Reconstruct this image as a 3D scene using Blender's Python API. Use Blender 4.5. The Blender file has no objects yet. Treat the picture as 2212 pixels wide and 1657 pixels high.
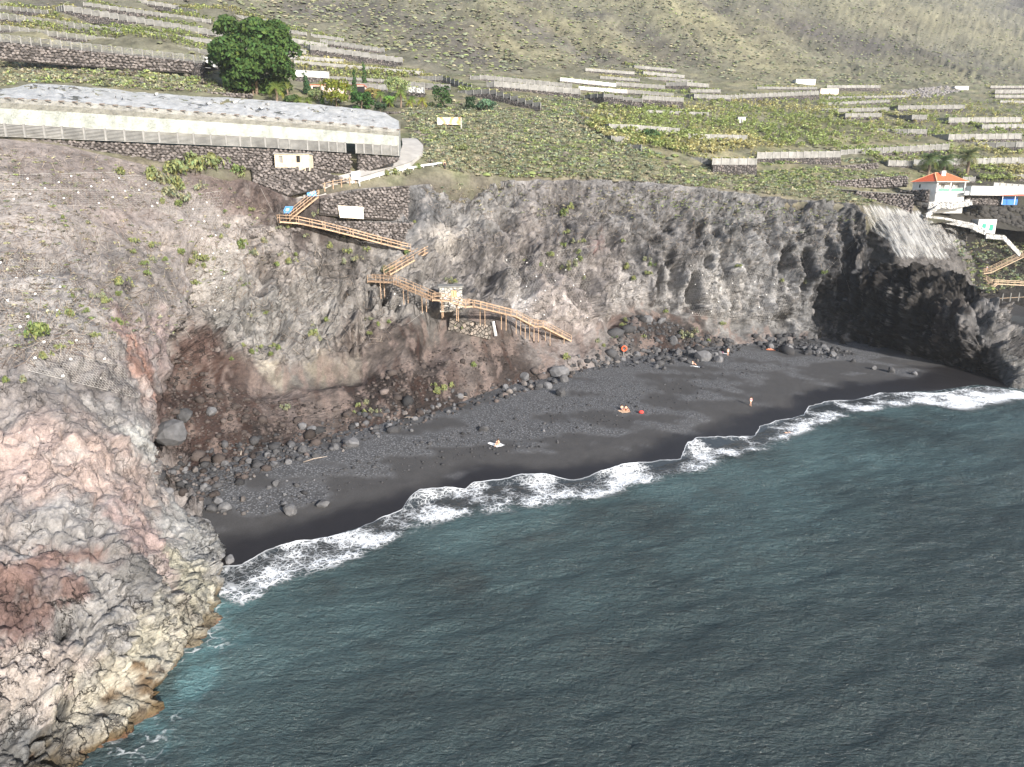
import bpy, bmesh, math, random
import numpy as np
from mathutils import Vector, Matrix
from mathutils.bvhtree import BVHTree

# ------------------------------------------------------------------ camera, sky, sun, exposure
scn = bpy.context.scene
CAM_H = 35.0; PITCH = math.radians(14.0); FPX = 1534.0; PW, PH = 2212.0, 1657.0
cam_d = bpy.data.cameras.new('camera'); cam = bpy.data.objects.new('camera', cam_d)
scn.collection.objects.link(cam); scn.camera = cam
cam.location = (0, 0, CAM_H); cam.rotation_euler = (math.pi/2 - PITCH, 0, 0)
cam_d.sensor_width = 36.0; cam_d.lens = 36.0*FPX/PW; cam_d.clip_start = 0.5; cam_d.clip_end = 12000
SUN_EL = math.radians(21); SUN_AZ = math.atan2(0.57, -0.82)
wd = bpy.data.worlds.new('World'); scn.world = wd; wd.use_nodes = True
wn = wd.node_tree.nodes; wl = wd.node_tree.links
bg = wn['Background']; sky = wn.new('ShaderNodeTexSky'); sky.sky_type = 'NISHITA'; sky.sun_disc = False
sky.sun_elevation = SUN_EL; sky.sun_rotation = SUN_AZ; sky.altitude = 30; sky.air_density = 1.0; sky.dust_density = 1.5
wl.new(sky.outputs['Color'], bg.inputs['Color']); bg.inputs['Strength'].default_value = 0.115
sun_d = bpy.data.lights.new('sun', 'SUN'); sun_d.energy = 5.0; sun_d.angle = math.radians(0.53); sun_d.color = (1.0, 0.945, 0.865)
sun = bpy.data.objects.new('sun', sun_d); scn.collection.objects.link(sun)
to_sun = Vector((math.sin(SUN_AZ)*math.cos(SUN_EL), math.cos(SUN_AZ)*math.cos(SUN_EL), math.sin(SUN_EL)))
sun.rotation_euler = to_sun.to_track_quat('Z', 'Y').to_euler(); sun.location = (40, -40, 120)
scn.view_settings.view_transform = 'Standard'; scn.view_settings.look = 'None'
scn.view_settings.exposure = 1.12; scn.view_settings.gamma = 1.0
scn.cycles.max_bounces = 4; scn.cycles.diffuse_bounces = 2; scn.cycles.glossy_bounces = 2; scn.cycles.transmission_bounces = 2; scn.cycles.transparent_max_bounces = 8; scn.cycles.volume_bounces = 0
scn.render.engine = 'CYCLES'

# ------------------------------------------------------------------ helpers: a place on a sight line at a known distance or height
CP, SP = math.cos(PITCH), math.sin(PITCH)
def ray(x, y):
    a = (x - PW/2)/FPX; b = (PH/2 - y)/FPX
    return np.array([a, CP + b*SP, -SP + b*CP])
def P(x, y, Y):
    d = ray(x, y); return np.array([0, 0, CAM_H]) + d*(Y/d[1])
def Pz(x, y, z):
    d = ray(x, y); return np.array([0, 0, CAM_H]) + d*((z - CAM_H)/d[2])
rng = np.random.default_rng(7); random.seed(7)
def srgb(r, g, b, k=1.0):
    f = lambda c: (c/255/12.92 if c/255 <= 0.04045 else ((c/255+0.055)/1.055)**2.4)
    return np.array([f(r)*k, f(g)*k, f(b)*k])

# ------------------------------------------------------------------ numpy noise
_pt = np.random.default_rng(3).permutation(256); _pt = np.concatenate([_pt, _pt, _pt]).astype(np.int64)
_g = np.random.default_rng(4).normal(size=(256, 3)); _g /= np.linalg.norm(_g, axis=1)[:, None]; _g = _g.astype(np.float32)
def pn(p):
    p = np.asarray(p, dtype=np.float32); i = np.floor(p).astype(np.int64); f = p - i; i &= 255
    u = f*f*f*(f*(f*6-15)+10); out = 0
    for dx in (0, 1):
        hx = _pt[i[:, 0]+dx]; wx = u[:, 0] if dx else 1-u[:, 0]
        for dy in (0, 1):
            hy = _pt[hx + ((i[:, 1]+dy) & 255)]; wy = wx*(u[:, 1] if dy else 1-u[:, 1])
            for dz in (0, 1):
                g = _g[_pt[hy + ((i[:, 2]+dz) & 255)]]
                d = g[:, 0]*(f[:, 0]-dx) + g[:, 1]*(f[:, 1]-dy) + g[:, 2]*(f[:, 2]-dz)
                out = out + wy*(u[:, 2] if dz else 1-u[:, 2])*d
    return out*1.5
def fbm(p, o=4, gain=.5, lac=2.03):
    r = 0; a = 1; p = np.array(p, dtype=np.float32)
    for k in range(o):
        r = r + a*pn(p + 17.3*k); a *= gain; p = p*lac
    return r
def ridged(p, o=4, gain=.5):
    r = 0; a = 1; p = np.array(p, dtype=np.float32)
    for k in range(o):
        r = r + a*(1 - np.abs(pn(p + 9.1*k))*2.2); a *= gain; p = p*2.07
    return r
def worley(p):
    p = np.asarray(p, dtype=np.float32); i = np.floor(p).astype(np.int64); f = p - i
    f1 = np.full(len(p), 9., np.float32); f2 = f1.copy(); cid = np.zeros(len(p), np.int64)
    for dx in (-1, 0, 1):
        for dy in (-1, 0, 1):
            for dz in (-1, 0, 1):
                h = _pt[_pt[_pt[(i[:, 0]+dx) & 255] + ((i[:, 1]+dy) & 255)] + ((i[:, 2]+dz) & 255)]
                o = _g[h]*.38 + .5
                d = np.sqrt((dx+o[:, 0]-f[:, 0])**2 + (dy+o[:, 1]-f[:, 1])**2 + (dz+o[:, 2]-f[:, 2])**2)
                m = d < f1; f2 = np.where(m, f1, np.minimum(f2, d)); cid = np.where(m, h, cid); f1 = np.where(m, d, f1)
    return f1, f2, cid
def sstep(a, b, x):
    t = np.clip((x-a)/(b-a), 0, 1); return t*t*(3-2*t)

# ------------------------------------------------------------------ object helpers
COL = scn.collection
def tag(o, label=None, cat=None, group=None, kind=None):
    if label: o['label'] = label
    if cat: o['category'] = cat
    if group: o['group'] = group
    if kind: o['kind'] = kind
    return o
def link(name, me, mat=None, parent=None):
    o = bpy.data.objects.new(name, me); COL.objects.link(o)
    if mat is not None and me is not None and len(me.materials) == 0: me.materials.append(mat)
    if parent is not None: o.parent = parent
    return o
def empty(name, loc=(0, 0, 0), rz=0.0):
    o = bpy.data.objects.new(name, None); COL.objects.link(o); o.location = loc; o.rotation_euler = (0, 0, rz); o.empty_display_size = .3
    return o
def mesh_np(name, V, F, cols=None, smooth=False, attrs=None):
    """V (n,3), F (m,k) with constant k."""
    V = np.asarray(V, np.float32); F = np.asarray(F, np.int32); me = bpy.data.meshes.new(name)
    k = F.shape[1]; me.vertices.add(len(V)); me.vertices.foreach_set('co', V.ravel())
    me.loops.add(F.size); me.loops.foreach_set('vertex_index', F.ravel())
    me.polygons.add(len(F)); me.polygons.foreach_set('loop_start', np.arange(0, F.size, k, dtype=np.int32))
    me.polygons.foreach_set('loop_total', np.full(len(F), k, np.int32))
    if smooth: me.polygons.foreach_set('use_smooth', np.ones(len(F), bool))
    if cols is not None:
        ca = me.color_attributes.new('col', 'FLOAT_COLOR', 'POINT')
        c4 = np.ones((len(V), 4), np.float32); c4[:, :3] = cols; ca.data.foreach_set('color', c4.ravel())
    for an, av in (attrs or {}).items():
        a = me.attributes.new(an, 'FLOAT', 'POINT'); a.data.foreach_set('value', np.asarray(av, np.float32))
    me.update(); me.validate(clean_customdata=False); return me
class MB:
    """collects quads / tris of one mesh"""
    def __init__(s): s.v = []; s.f = []
    def add(s, vs, fs):
        n = len(s.v); s.v += [tuple(map(float, q)) for q in vs]; s.f += [tuple(i+n for i in f) for f in fs]; return s
    def box(s, c, d, M=None):
        x, y, z = d[0]/2, d[1]/2, d[2]/2
        vs = [Vector((sx*x, sy*y, sz*z)) for sz in (-1, 1) for sx, sy in ((-1, -1), (1, -1), (1, 1), (-1, 1))]
        if M is not None: vs = [M @ v for v in vs]
        c = Vector(c); vs = [v+c for v in vs]
        return s.add(vs, [(3, 2, 1, 0), (4, 5, 6, 7), (0, 1, 5, 4), (1, 2, 6, 5), (2, 3, 7, 6), (3, 0, 4, 7)])
    def bar(s, a, b, w, h=None, up=(0, 0, 1)):
        a = Vector(a); b = Vector(b); h = h or w; d = (b-a)
        if d.length < 1e-6: return s
        d.normalize(); upv = Vector(up)
        if abs(d.dot(upv)) > .98: upv = Vector((0, 1, 0))
        r = d.cross(upv).normalized(); u = r.cross(d).normalized(); vs = []
        for q in (a, b):
            for sx, sy in ((-1, -1), (1, -1), (1, 1), (-1, 1)): vs.append(q + r*sx*w/2 + u*sy*h/2)
        return s.add(vs, [(3, 2, 1, 0), (4, 5, 6, 7), (0, 1, 5, 4), (1, 2, 6, 5), (2, 3, 7, 6), (3, 0, 4, 7)])
    def tube(s, pts, rad, n=6):
        pts = [Vector(p) for p in pts]; rad = rad if hasattr(rad, '__len__') else [rad]*len(pts); rings = []
        for i, p in enumerate(pts):
            d = (pts[min(i+1, len(pts)-1)] - pts[max(i-1, 0)]).normalized()
            a = Vector((1, 0, 0)) if abs(d.x) < .9 else Vector((0, 1, 0)); r = d.cross(a).normalized(); u = r.cross(d)
            rings.append([p + (r*math.cos(2*math.pi*k/n) + u*math.sin(2*math.pi*k/n))*rad[i] for k in range(n)])
        vs = [v for r in rings for v in r]; fs = []
        for i in range(len(pts)-1):
            for k in range(n): fs.append((i*n+k, i*n+(k+1) % n, (i+1)*n+(k+1) % n, (i+1)*n+k))
        fs.append(tuple(range(n-1, -1, -1))); fs.append(tuple((len(pts)-1)*n+k for k in range(n)))
        return s.add(vs, fs)
    def poly(s, vs): return s.add(vs, [tuple(range(len(vs)))])
    def mesh(s, name='m', smooth=False):
        me = bpy.data.meshes.new(name); me.from_pydata(s.v, [], s.f)
        if smooth: me.polygons.foreach_set('use_smooth', [True]*len(me.polygons))
        me.update(); return me
    def build(s, name, mat, parent=None, smooth=False): return link(name, s.mesh(name, smooth), mat, parent)

# ------------------------------------------------------------------ materials
def newmat(name):
    m = bpy.data.materials.new(name); m.use_nodes = True; nt = m.node_tree
    return m, nt, nt.nodes['Principled BSDF']
def N(nt, typ, **kw):
    n = nt.nodes.new(typ)
    for k, v in kw.items():
        if k in n.inputs.keys() if isinstance(k, str) else False: n.inputs[k].default_value = v
        else: setattr(n, k, v)
    return n
def noise_node(nt, scale, detail=4, rough=.55, vec=None, dist=0.0):
    n = nt.nodes.new('ShaderNodeTexNoise'); n.inputs['Scale'].default_value = scale; n.inputs['Detail'].default_value = detail
    n.inputs['Roughness'].default_value = rough; n.inputs['Distortion'].default_value = dist
    if vec is not None: nt.links.new(vec, n.inputs['Vector'])
    return n
def ramp(nt, fac, stops):
    r = nt.nodes.new('ShaderNodeValToRGB'); e = r.color_ramp.elements
    while len(e) < len(stops): e.new(.5)
    for q, (p, c) in zip(e, stops):
        q.position = p; q.color = (*c, 1) if hasattr(c, '__len__') else (c, c, c, 1)
    nt.links.new(fac, r.inputs['Fac']); return r.outputs['Color']
def mixc(nt, a, b, fac, typ='MIX'):
    m = nt.nodes.new('ShaderNodeMix'); m.data_type = 'RGBA'; m.blend_type = typ
    for sock, val in ((m.inputs[6], a), (m.inputs[7], b), (m.inputs[0], fac)):
        if hasattr(val, 'is_linked') or isinstance(val, bpy.types.NodeSocket): nt.links.new(val, sock)
        elif hasattr(val, '__len__'): sock.default_value = (*val[:3], 1)
        else: sock.default_value = val
    return m.outputs[2]
def mathn(nt, op, a, b=None, c=None, clamp=False):
    m = nt.nodes.new('ShaderNodeMath'); m.operation = op; m.use_clamp = clamp
    for i, val in enumerate((a, b, c)):
        if val is None: continue
        if isinstance(val, bpy.types.NodeSocket): nt.links.new(val, m.inputs[i])
        else: m.inputs[i].default_value = val
    return m.outputs[0]
def maprange(nt, v, a, b, c=0., d=1.):
    m = nt.nodes.new('ShaderNodeMapRange'); m.interpolation_type = 'SMOOTHSTEP'; nt.links.new(v, m.inputs[0])
    for i, q in enumerate((a, b, c, d)): m.inputs[i+1].default_value = q
    return m.outputs[0]
def bump(nt, bsdf, h, strength=.6, dist=.1, chain=None):
    b = nt.nodes.new('ShaderNodeBump'); b.inputs['Strength'].default_value = strength; b.inputs['Distance'].default_value = dist
    nt.links.new(h, b.inputs['Height'])
    if chain is not None: nt.links.new(chain, b.inputs['Normal'])
    nt.links.new(b.outputs[0], bsdf.inputs['Normal']); return b.outputs[0]
def objpos(nt, scale=(1, 1, 1), kind='pos'):
    if kind == 'pos': o = nt.nodes.new('ShaderNodeNewGeometry').outputs['Position']
    else: o = nt.nodes.new('ShaderNodeTexCoord').outputs['Object']
    if scale != (1, 1, 1):
        m = nt.nodes.new('ShaderNodeMapping'); m.inputs['Scale'].default_value = scale; nt.links.new(o, m.inputs[0]); o = m.outputs[0]
    return o
def attr(nt, name, out='Color'):
    a = nt.nodes.new('ShaderNodeAttribute'); a.attribute_name = name; return a.outputs[out]
def simple(name, col, rough=.8, var=.25, scale=2.0, bmp=0.0, spec=.3, metal=0.0, kind='pos', objvar=0.0):
    m, nt, b = newmat(name); v = objpos(nt, kind=kind); n = noise_node(nt, scale, 5, .6, v)
    lo = [c*(1-var) for c in col]; hi = [min(1, c*(1+var)) for c in col]
    c = ramp(nt, n.outputs['Fac'], [(.3, lo), (.7, hi)])
    if objvar:
        oi = nt.nodes.new('ShaderNodeObjectInfo'); h = nt.nodes.new('ShaderNodeHueSaturation')
        nt.links.new(c, h.inputs['Color']); nt.links.new(maprange(nt, oi.outputs['Random'], 0, 1, 1-objvar, 1+objvar), h.inputs['Value']); c = h.outputs[0]
    nt.links.new(c, b.inputs['Base Color']); b.inputs['Roughness'].default_value = rough; b.inputs['Metallic'].default_value = metal
    b.inputs['Specular IOR Level'].default_value = spec
    if bmp: bump(nt, b, n.outputs['Fac'], bmp, .05)
    return m
def vcol_mat(name, rough=.9, var=.3, scale=3.0, bmp=.5, spec=.2, fine=14.0, trans=0.0, bdist=.25):
    m, nt, b = newmat(name); v = objpos(nt); c = attr(nt, 'col')
    n1 = noise_node(nt, scale, 6, .62, v); n2 = noise_node(nt, fine, 4, .6, v)
    n3 = noise_node(nt, scale*2.6, 5, .7, v)
    f = mathn(nt, 'ADD', mathn(nt, 'MULTIPLY', n1.outputs['Fac'], .4), mathn(nt, 'ADD', mathn(nt, 'MULTIPLY', n3.outputs['Fac'], .35), mathn(nt, 'MULTIPLY', n2.outputs['Fac'], .25)))
    c2 = mixc(nt, c, ramp(nt, f, [(.36, 1-var), (.5, 1.0), (.64, 1+var*.8)]), 1.0, 'MULTIPLY')
    nt.links.new(c2, b.inputs['Base Color']); b.inputs['Roughness'].default_value = rough; b.inputs['Specular IOR Level'].default_value = spec
    if bmp: bump(nt, b, f, bmp, bdist)
    if trans:
        t = nt.nodes.new('ShaderNodeBsdfTranslucent'); nt.links.new(c2, t.inputs['Color']); mx = nt.nodes.new('ShaderNodeMixShader'); mx.inputs[0].default_value = trans
        nt.links.new(b.outputs[0], mx.inputs[1]); nt.links.new(t.outputs[0], mx.inputs[2]); nt.links.new(mx.outputs[0], nt.nodes['Material Output'].inputs[0])
    return m

def rock_mat(name):
    m, nt, b = newmat(name); v = objpos(nt); c = attr(nt, 'col'); rk = attr(nt, 'rocky', 'Fac')
    mp = nt.nodes.new('ShaderNodeMapping'); mp.inputs['Scale'].default_value = (1, 1, .5); nt.links.new(v, mp.inputs[0])
    A = noise_node(nt, .55, 6, .62, mp.outputs[0], .3); A.noise_type = 'RIDGED_MULTIFRACTAL'; A.normalize = True
    C = noise_node(nt, 1.7, 6, .72, v); D = noise_node(nt, 6.5, 3, .65, v)
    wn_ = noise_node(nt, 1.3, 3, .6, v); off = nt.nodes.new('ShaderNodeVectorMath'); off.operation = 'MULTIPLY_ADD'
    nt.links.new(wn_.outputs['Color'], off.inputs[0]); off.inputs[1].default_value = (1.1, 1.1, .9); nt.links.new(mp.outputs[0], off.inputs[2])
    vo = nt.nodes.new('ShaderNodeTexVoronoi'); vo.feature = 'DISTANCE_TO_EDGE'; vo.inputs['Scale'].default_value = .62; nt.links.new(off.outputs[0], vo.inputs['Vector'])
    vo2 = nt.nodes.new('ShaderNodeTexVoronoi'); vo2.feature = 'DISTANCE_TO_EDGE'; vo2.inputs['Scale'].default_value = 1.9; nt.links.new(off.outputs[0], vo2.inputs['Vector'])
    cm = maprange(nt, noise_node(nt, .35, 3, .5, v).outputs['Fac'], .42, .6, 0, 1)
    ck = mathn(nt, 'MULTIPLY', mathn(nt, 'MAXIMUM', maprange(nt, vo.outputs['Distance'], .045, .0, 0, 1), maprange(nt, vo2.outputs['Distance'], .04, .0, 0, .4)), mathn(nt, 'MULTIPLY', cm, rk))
    tone = mixc(nt, ramp(nt, C.outputs['Fac'], [(.34, .76), (.5, 1.0), (.66, 1.22)]), ramp(nt, A.outputs['Fac'], [(.25, .58), (.55, 1.0), (.85, 1.30)]), mathn(nt, 'MULTIPLY', rk, .55), 'MULTIPLY')  # ridged hollows darkened, crests lightened: cavity shade put into the rock colour
    c2 = mixc(nt, c, tone, 1.0, 'MULTIPLY'); c2 = mixc(nt, c2, ramp(nt, D.outputs['Fac'], [(.33, .88), (.67, 1.12)]), 1.0, 'MULTIPLY')
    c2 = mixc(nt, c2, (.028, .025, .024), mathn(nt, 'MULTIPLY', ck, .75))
    nt.links.new(c2, b.inputs['Base Color']); b.inputs['Roughness'].default_value = .93; b.inputs['Specular IOR Level'].default_value = .12
    h = mathn(nt, 'ADD', mathn(nt, 'MULTIPLY', C.outputs['Fac'], .5), mathn(nt, 'ADD', mathn(nt, 'MULTIPLY', mathn(nt, 'MULTIPLY', A.outputs['Fac'], rk), 1.0), mathn(nt, 'ADD', mathn(nt, 'MULTIPLY', D.outputs['Fac'], .10), mathn(nt, 'MULTIPLY', ck, -.35))))
    bump(nt, b, h, 1.0, .75); return m

# ------------------------------------------------------------------ lofted ground surfaces
def catmull(Pc, t):
    n = Pc.shape[0]; i = np.clip(np.floor(t).astype(int), 0, n-2); f = (t-i)
    f = f.reshape((-1,)+(1,)*(Pc.ndim-1))
    p0 = Pc[np.maximum(i-1, 0)]; p1 = Pc[i]; p2 = Pc[i+1]; p3 = Pc[np.minimum(i+2, n-1)]
    m1 = (p2-p0)*.38; m2 = (p3-p1)*.38
    return p1*(2*f**3-3*f**2+1) + m1*(f**3-2*f**2+f) + p2*(-2*f**3+3*f**2) + m2*(f**3-f**2)
def loft(ctrl, res_u, nv, fine=None):
    """ctrl [ncol][nrow][3] -> grid points, u,v params"""
    C = np.array(ctrl, float); L = np.linalg.norm(np.diff(C, axis=0), axis=2).mean(axis=1)
    ts = np.concatenate([np.linspace(i, i+1, max(2, int(math.ceil(l/(fine(i) if fine else res_u)))), endpoint=False) for i, l in enumerate(L)] + [[len(L)]])
    A = catmull(C, ts)                       # fine in u
    tv = np.linspace(0, C.shape[1]-1, nv)
    G = catmull(np.swapaxes(A, 0, 1), tv)    # (nv, nu, 3)
    return G, ts, tv
def grid_faces(nv, nu):
    a = np.arange(nv*nu).reshape(nv, nu); return np.stack([a[:-1, :-1], a[:-1, 1:], a[1:, 1:], a[1:, :-1]], -1).reshape(-1, 4)
def grid_normals(G):
    du = np.gradient(G, axis=1); dv = np.gradient(G, axis=0); n = np.cross(du, dv)
    return n/np.maximum(np.linalg.norm(n, axis=2, keepdims=True), 1e-9)
BVHS = []
def add_bvh(G, step=3):
    g = G[::step, ::step]; nv, nu = g.shape[:2]
    BVHS.append(BVHTree.FromPolygons([tuple(p) for p in g.reshape(-1, 3)], grid_faces(nv, nu).tolist()))
def hit(x, y):
    d = ray(x, y); d = Vector(d).normalized(); o = Vector((0, 0, CAM_H)); best = None
    for b in BVHS:
        r = b.ray_cast(o, d)
        if r[0] is not None and (best is None or r[3] < best[1]): best = (r[0], r[3], r[1])
    return best
def hitp(x, y, dflt=150.0):
    h = hit(x, y); return h[0].copy() if h else Vector(P(x, y, dflt))
def drop(x, y, top=400):
    best = None
    for b in BVHS:
        r = b.ray_cast(Vector((x, y, top)), Vector((0, 0, -1)))
        if r[0] is not None and (best is None or r[0].z > best): best = r[0].z
    return 0.0 if best is None else best
def blend_colors(V, seeds, warp=2.0, power=2.0):
    """albedo of each rock / soil zone: seeds are world points with a colour and a reach"""
    W = V + warp*np.stack([fbm(V*.22+k*31, 4, .6) for k in range(3)], 1) + .45*np.stack([pn(V*1.3+k*13) for k in range(3)], 1)
    num = np.zeros_like(V); den = np.zeros(len(V))
    for p, c, r in seeds:
        d2 = ((W-p)**2).sum(1)/(r*r); w = 1/(d2+.05)**power
        num += w[:, None]*c; den += w
    return num/den[:, None]
# ================================================================== the ground: cliff, hillside, beach, sea
def poly_dist(q, pl):
    best = np.full(len(q), 1e9); side = np.zeros(len(q))
    for a, b in zip(pl[:-1], pl[1:]):
        ab = b-a; t = np.clip(((q-a)@ab)/(ab@ab), 0, 1); p = a+t[:, None]*ab; dd = np.linalg.norm(q-p, axis=1)
        cr = ab[0]*(q[:, 1]-a[1]) - ab[1]*(q[:, 0]-a[0]); m = dd < best; side = np.where(m, np.sign(cr), side); best = np.where(m, dd, best)
    return best*np.where(side > 0, -1, 1)        # positive to seaward (right of the line direction is the sea)
def PP(l): return [P(*q) for q in l]
CLIFF = [
 [(-300,1900,27),(-250,1650,33),(-200,1400,38),(-150,1200,44),(-120,1000,52),(-100,850,60),(-100,700,70),(-100,500,86),(-100,310,108)],
 [(60,1790,33.5),(40,1640,36.5),(20,1420,41),(10,1220,46.5),(0,1020,54),(0,860,62),(0,700,71.5),(0,500,88),(0,300,111)],
 [(195,1665,37.8),(180,1560,40),(160,1380,43.5),(150,1200,48),(150,1020,55.5),(150,860,63),(150,700,72.5),(150,500,92),(150,318,116)],
 [(305,1550,42.6),(295,1440,45.5),(290,1300,48),(290,1180,52),(295,1040,60),(300,880,72),(300,720,84),(300,530,101),(300,353,121)],
 [(380,1440,48.2),(372,1375,50.3),(365,1290,53),(360,1200,56.5),(340,1080,63),(320,950,73),(335,800,84),(350,600,98),(380,366,125)],
 [(436,1350,54),(432,1312,55.5),(427,1260,57.5),(418,1190,61),(388,1110,66),(322,990,76),(345,800,87),(385,620,101),(430,372,127.5)],
 [(466,1245,62.3),(460,1215,63.6),(452,1180,65.5),(438,1140,68.6),(385,1070,74.5),(312,985,81),(368,765,92),(410,620,103),(460,378,129)],
 [(350,1035,80),(345,1010,84),(350,970,86.5),(360,920,89),(372,850,92),(385,780,95.5),(395,730,99),(440,600,109),(500,383,131)],
 [(470,1005,85.2),(480,985,88.5),(470,940,91),(460,890,94),(450,830,98),(470,760,103),(490,690,109),(500,560,118),(545,392,129.5)],
 [(620,972,91.4),(630,945,95.5),(620,905,99),(600,860,103),(600,822,107),(600,760,109.5),(600,680,116),(620,560,124.5),(640,428,130.5)],
 [(790,932,99.4),(800,905,103),(790,870,106.5),(780,830,111),(770,800,115),(740,700,121.5),(730,640,127.5),(745,560,132.5),(770,408,138)],
 [(930,896,107.6),(940,870,111.5),(930,820,115.5),(920,770,120),(910,720,124),(890,660,129.5),(880,600,134),(890,545,138.5),(895,400,146)],
 [(1090,842,124),(1100,812,127.5),(1085,770,130.5),(1070,730,133.5),(1060,690,136.5),(1060,640,141),(1050,570,146),(1040,480,152),(1020,392,158)],
 [(1260,805,137),(1270,775,141),(1265,755,144),(1260,730,147),(1250,700,149.5),(1250,640,152),(1240,560,156),(1230,480,161),(1220,388,167)],
 [(1400,772,151),(1400,745,156),(1395,715,159),(1390,690,161),(1380,665,162),(1385,620,163.5),(1390,550,166),(1390,480,169),(1390,392,174)],
 [(1560,752,162),(1560,728,166),(1560,710,167.5),(1560,690,168.5),(1555,660,169.5),(1555,600,170.5),(1560,540,173),(1560,470,176),(1560,412,181)],
 [(1700,742,171),(1700,715,175.5),(1700,700,176.3),(1700,675,177),(1700,640,178),(1700,590,179),(1700,530,181),(1700,480,183),(1700,428,188)],
 [(1790,755,169),(1790,735,177),(1800,715,178),(1800,690,178.5),(1810,650,179.5),(1820,600,181),(1830,550,182),(1845,500,184),(1855,447,188)],
 [(1890,780,159),(1890,760,165),(1895,740,166),(1900,715,167),(1900,690,168),(1900,660,170),(1890,630,173),(1882,600,176),(1880,568,179)],
 [(2000,810,146.5),(2000,795,151),(2000,770,152.5),(2000,740,154),(2000,700,156),(2000,660,159),(1995,625,163),(1990,597,167),(1980,574,170)],
 [(2110,830,140),(2110,815,143.5),(2110,790,144.5),(2105,750,146),(2100,715,148),(2100,690,151),(2095,660,155),(2090,630,158),(2080,602,162)],
 [(2203,842,137),(2198,825,140.5),(2192,800,142),(2182,775,143.5),(2168,752,145),(2152,727,147),(2142,702,150),(2132,672,153),(2117,632,157)],
 [(2225,835,142),(2222,815,146),(2216,798,148),(2202,775,149.5),(2182,751,151),(2160,722,152.5),(2146,694,154.5),(2134,668,156.5),(2118,630,160)],
 [(2225,815,158),(2218,795,159),(2205,778,160),(2185,757,161),(2168,735,162),(2152,712,163),(2142,690,164),(2132,664,165),(2116,628,166)],
 [(2150,770,176),(2145,760,177),(2140,745,178),(2130,725,179),(2120,705,180),(2110,685,181),(2100,660,181),(2090,635,181),(2080,612,181)],
 [(2100,750,196),(2100,740,197),(2095,720,197),(2085,700,197),(2075,680,196),(2060,655,194),(2040,630,190),(2010,605,187),(1985,588,184)],
]
ctrl = [PP(c) for c in CLIFF]
ctrl = [[p+np.array([-75., -14, 0]) for p in ctrl[0]], [p+np.array([-28., -5, 0]) for p in ctrl[0]]] + ctrl      # the coast goes on to the left
for k in range(len(ctrl)):
    ctrl[k][0] = ctrl[k][0] + np.array([0, -.3, -2.2 if k < 9 or k > 19 else -1.0])
G, ts, tv = loft(ctrl, .40, 385, lambda i: 1.6 if i < 2 else .17 if i < 8 else .36 if i < 19 else .34 if i < 24 else .9); nv, nu = G.shape[:2]
Nn = grid_normals(G)
flip = np.sign((Nn*(np.array([0, 0, 60.]) - G)).sum(-1).mean()); Nn *= flip
U = np.broadcast_to(ts[None, :]-2, (nv, nu)).reshape(-1); VV = np.broadcast_to(tv[:, None], (nv, nu)).reshape(-1)
talus_top = np.interp(U, [0, 6.2, 7, 8, 9, 10, 11, 12, 13, 14, 15, 16, 17, 25], [-1, -1, 4.6, 4.6, 4.45, 4.4, 4.7, 4.3, 3.5, 4.3, 3.4, 1.5, .3, -1])
V0 = G.reshape(-1, 3); n0 = Nn.reshape(-1, 3)
tw = fbm(V0*.13+5, 3)
talus = 1 - sstep(-.35, .25, VV - talus_top + .5*tw)
softup = sstep(6.0, 7.4, VV)*(1-sstep(7.2, 9.0, U))          # netted earth slope at upper left
rock = (1-talus)*(1-.75*softup)
stretch = np.array([.22, .22, .075])
Wp = V0 + 1.8*np.stack([fbm(V0*.12+k*11, 3) for k in range(3)], 1)
ribs = ridged(Wp*stretch, 3, .45)-.9
med = fbm(Wp*.42, 5, .55); fin = ridged(V0*np.array([1.2, 1.2, .8]), 3)-.8
f1, f2, cid = worley(Wp*np.array([.36, .36, .20])); plate = sstep(.02, .20, f2-f1)
Wq0 = V0 + .9*np.stack([fbm(V0*.35+k*15, 3) for k in range(3)], 1)
Wq = V0 + .5*np.stack([fbm(V0*.5+k*5, 2) for k in range(3)], 1)
f1b, f2b, cidb = worley(Wq*np.array([1.0, 1.0, .62])+3); plateb = sstep(.03, .22, f2b-f1b)
near = 1-sstep(5.6, 7.2, U)                                   # jointed lava of the left promontory
nearlow = near*(1-sstep(2.1, 3.6, VV + .5*tw))
head = sstep(17.3, 18.2, U)                                   # dark right headland
big = ridged(Wp*np.array([.10, .10, .045])+8, 2, .5)-.8        # large buttresses
def saw(t): f = t-np.floor(t); return f*sstep(1.0, .86, f)
sawA = saw(V0[:, 2]*.36 + .9*fbm(V0*.10+2, 3) + .10*fbm(V0*.9, 2)); sawB = saw(V0[:, 2]*.8 + .03*V0[:, 0] + 1.1*fbm(V0*.16+12, 3) + .15*fbm(V0*1.1, 2))
gro = np.exp(-(pn(Wp*np.array([.34, .34, .045])+21)/.07)**2); gro2 = np.exp(-(pn(Wp*np.array([.8, .8, .14])+51)/.09)**2)
gmask = rock*(1-near)*sstep(-.35, .25, fbm(V0*.08+44, 3)); upper = sstep(5.2, 6.6, VV)
ribs2 = 1-np.abs(pn(V0*np.array([.27, .27, .018])+63))*2.6 + .5*(1-np.abs(pn(V0*np.array([.6, .6, .05])+83))*2.4)
lowr = sstep(2.5, 4.2, VV)*(1-sstep(6.3, 7.6, VV))
d = rock*(1-near)*(1.9*ribs2*lowr*sstep(9.5, 11.5, U) + 1.0*ribs2*lowr*(1-sstep(9.5, 11.5, U)) + 2.0*big + 1.35*ribs + .75*med + .22*fin + (.35+.75*upper)*(sawA-.4) + .25*(sawB-.4) + .30*(cidb/255.-.5)+.16*plateb)
d -= gmask*(2.4*gro*sstep(-.2, .3, med+.2)*(1-.5*upper) + .8*gro2)
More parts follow.
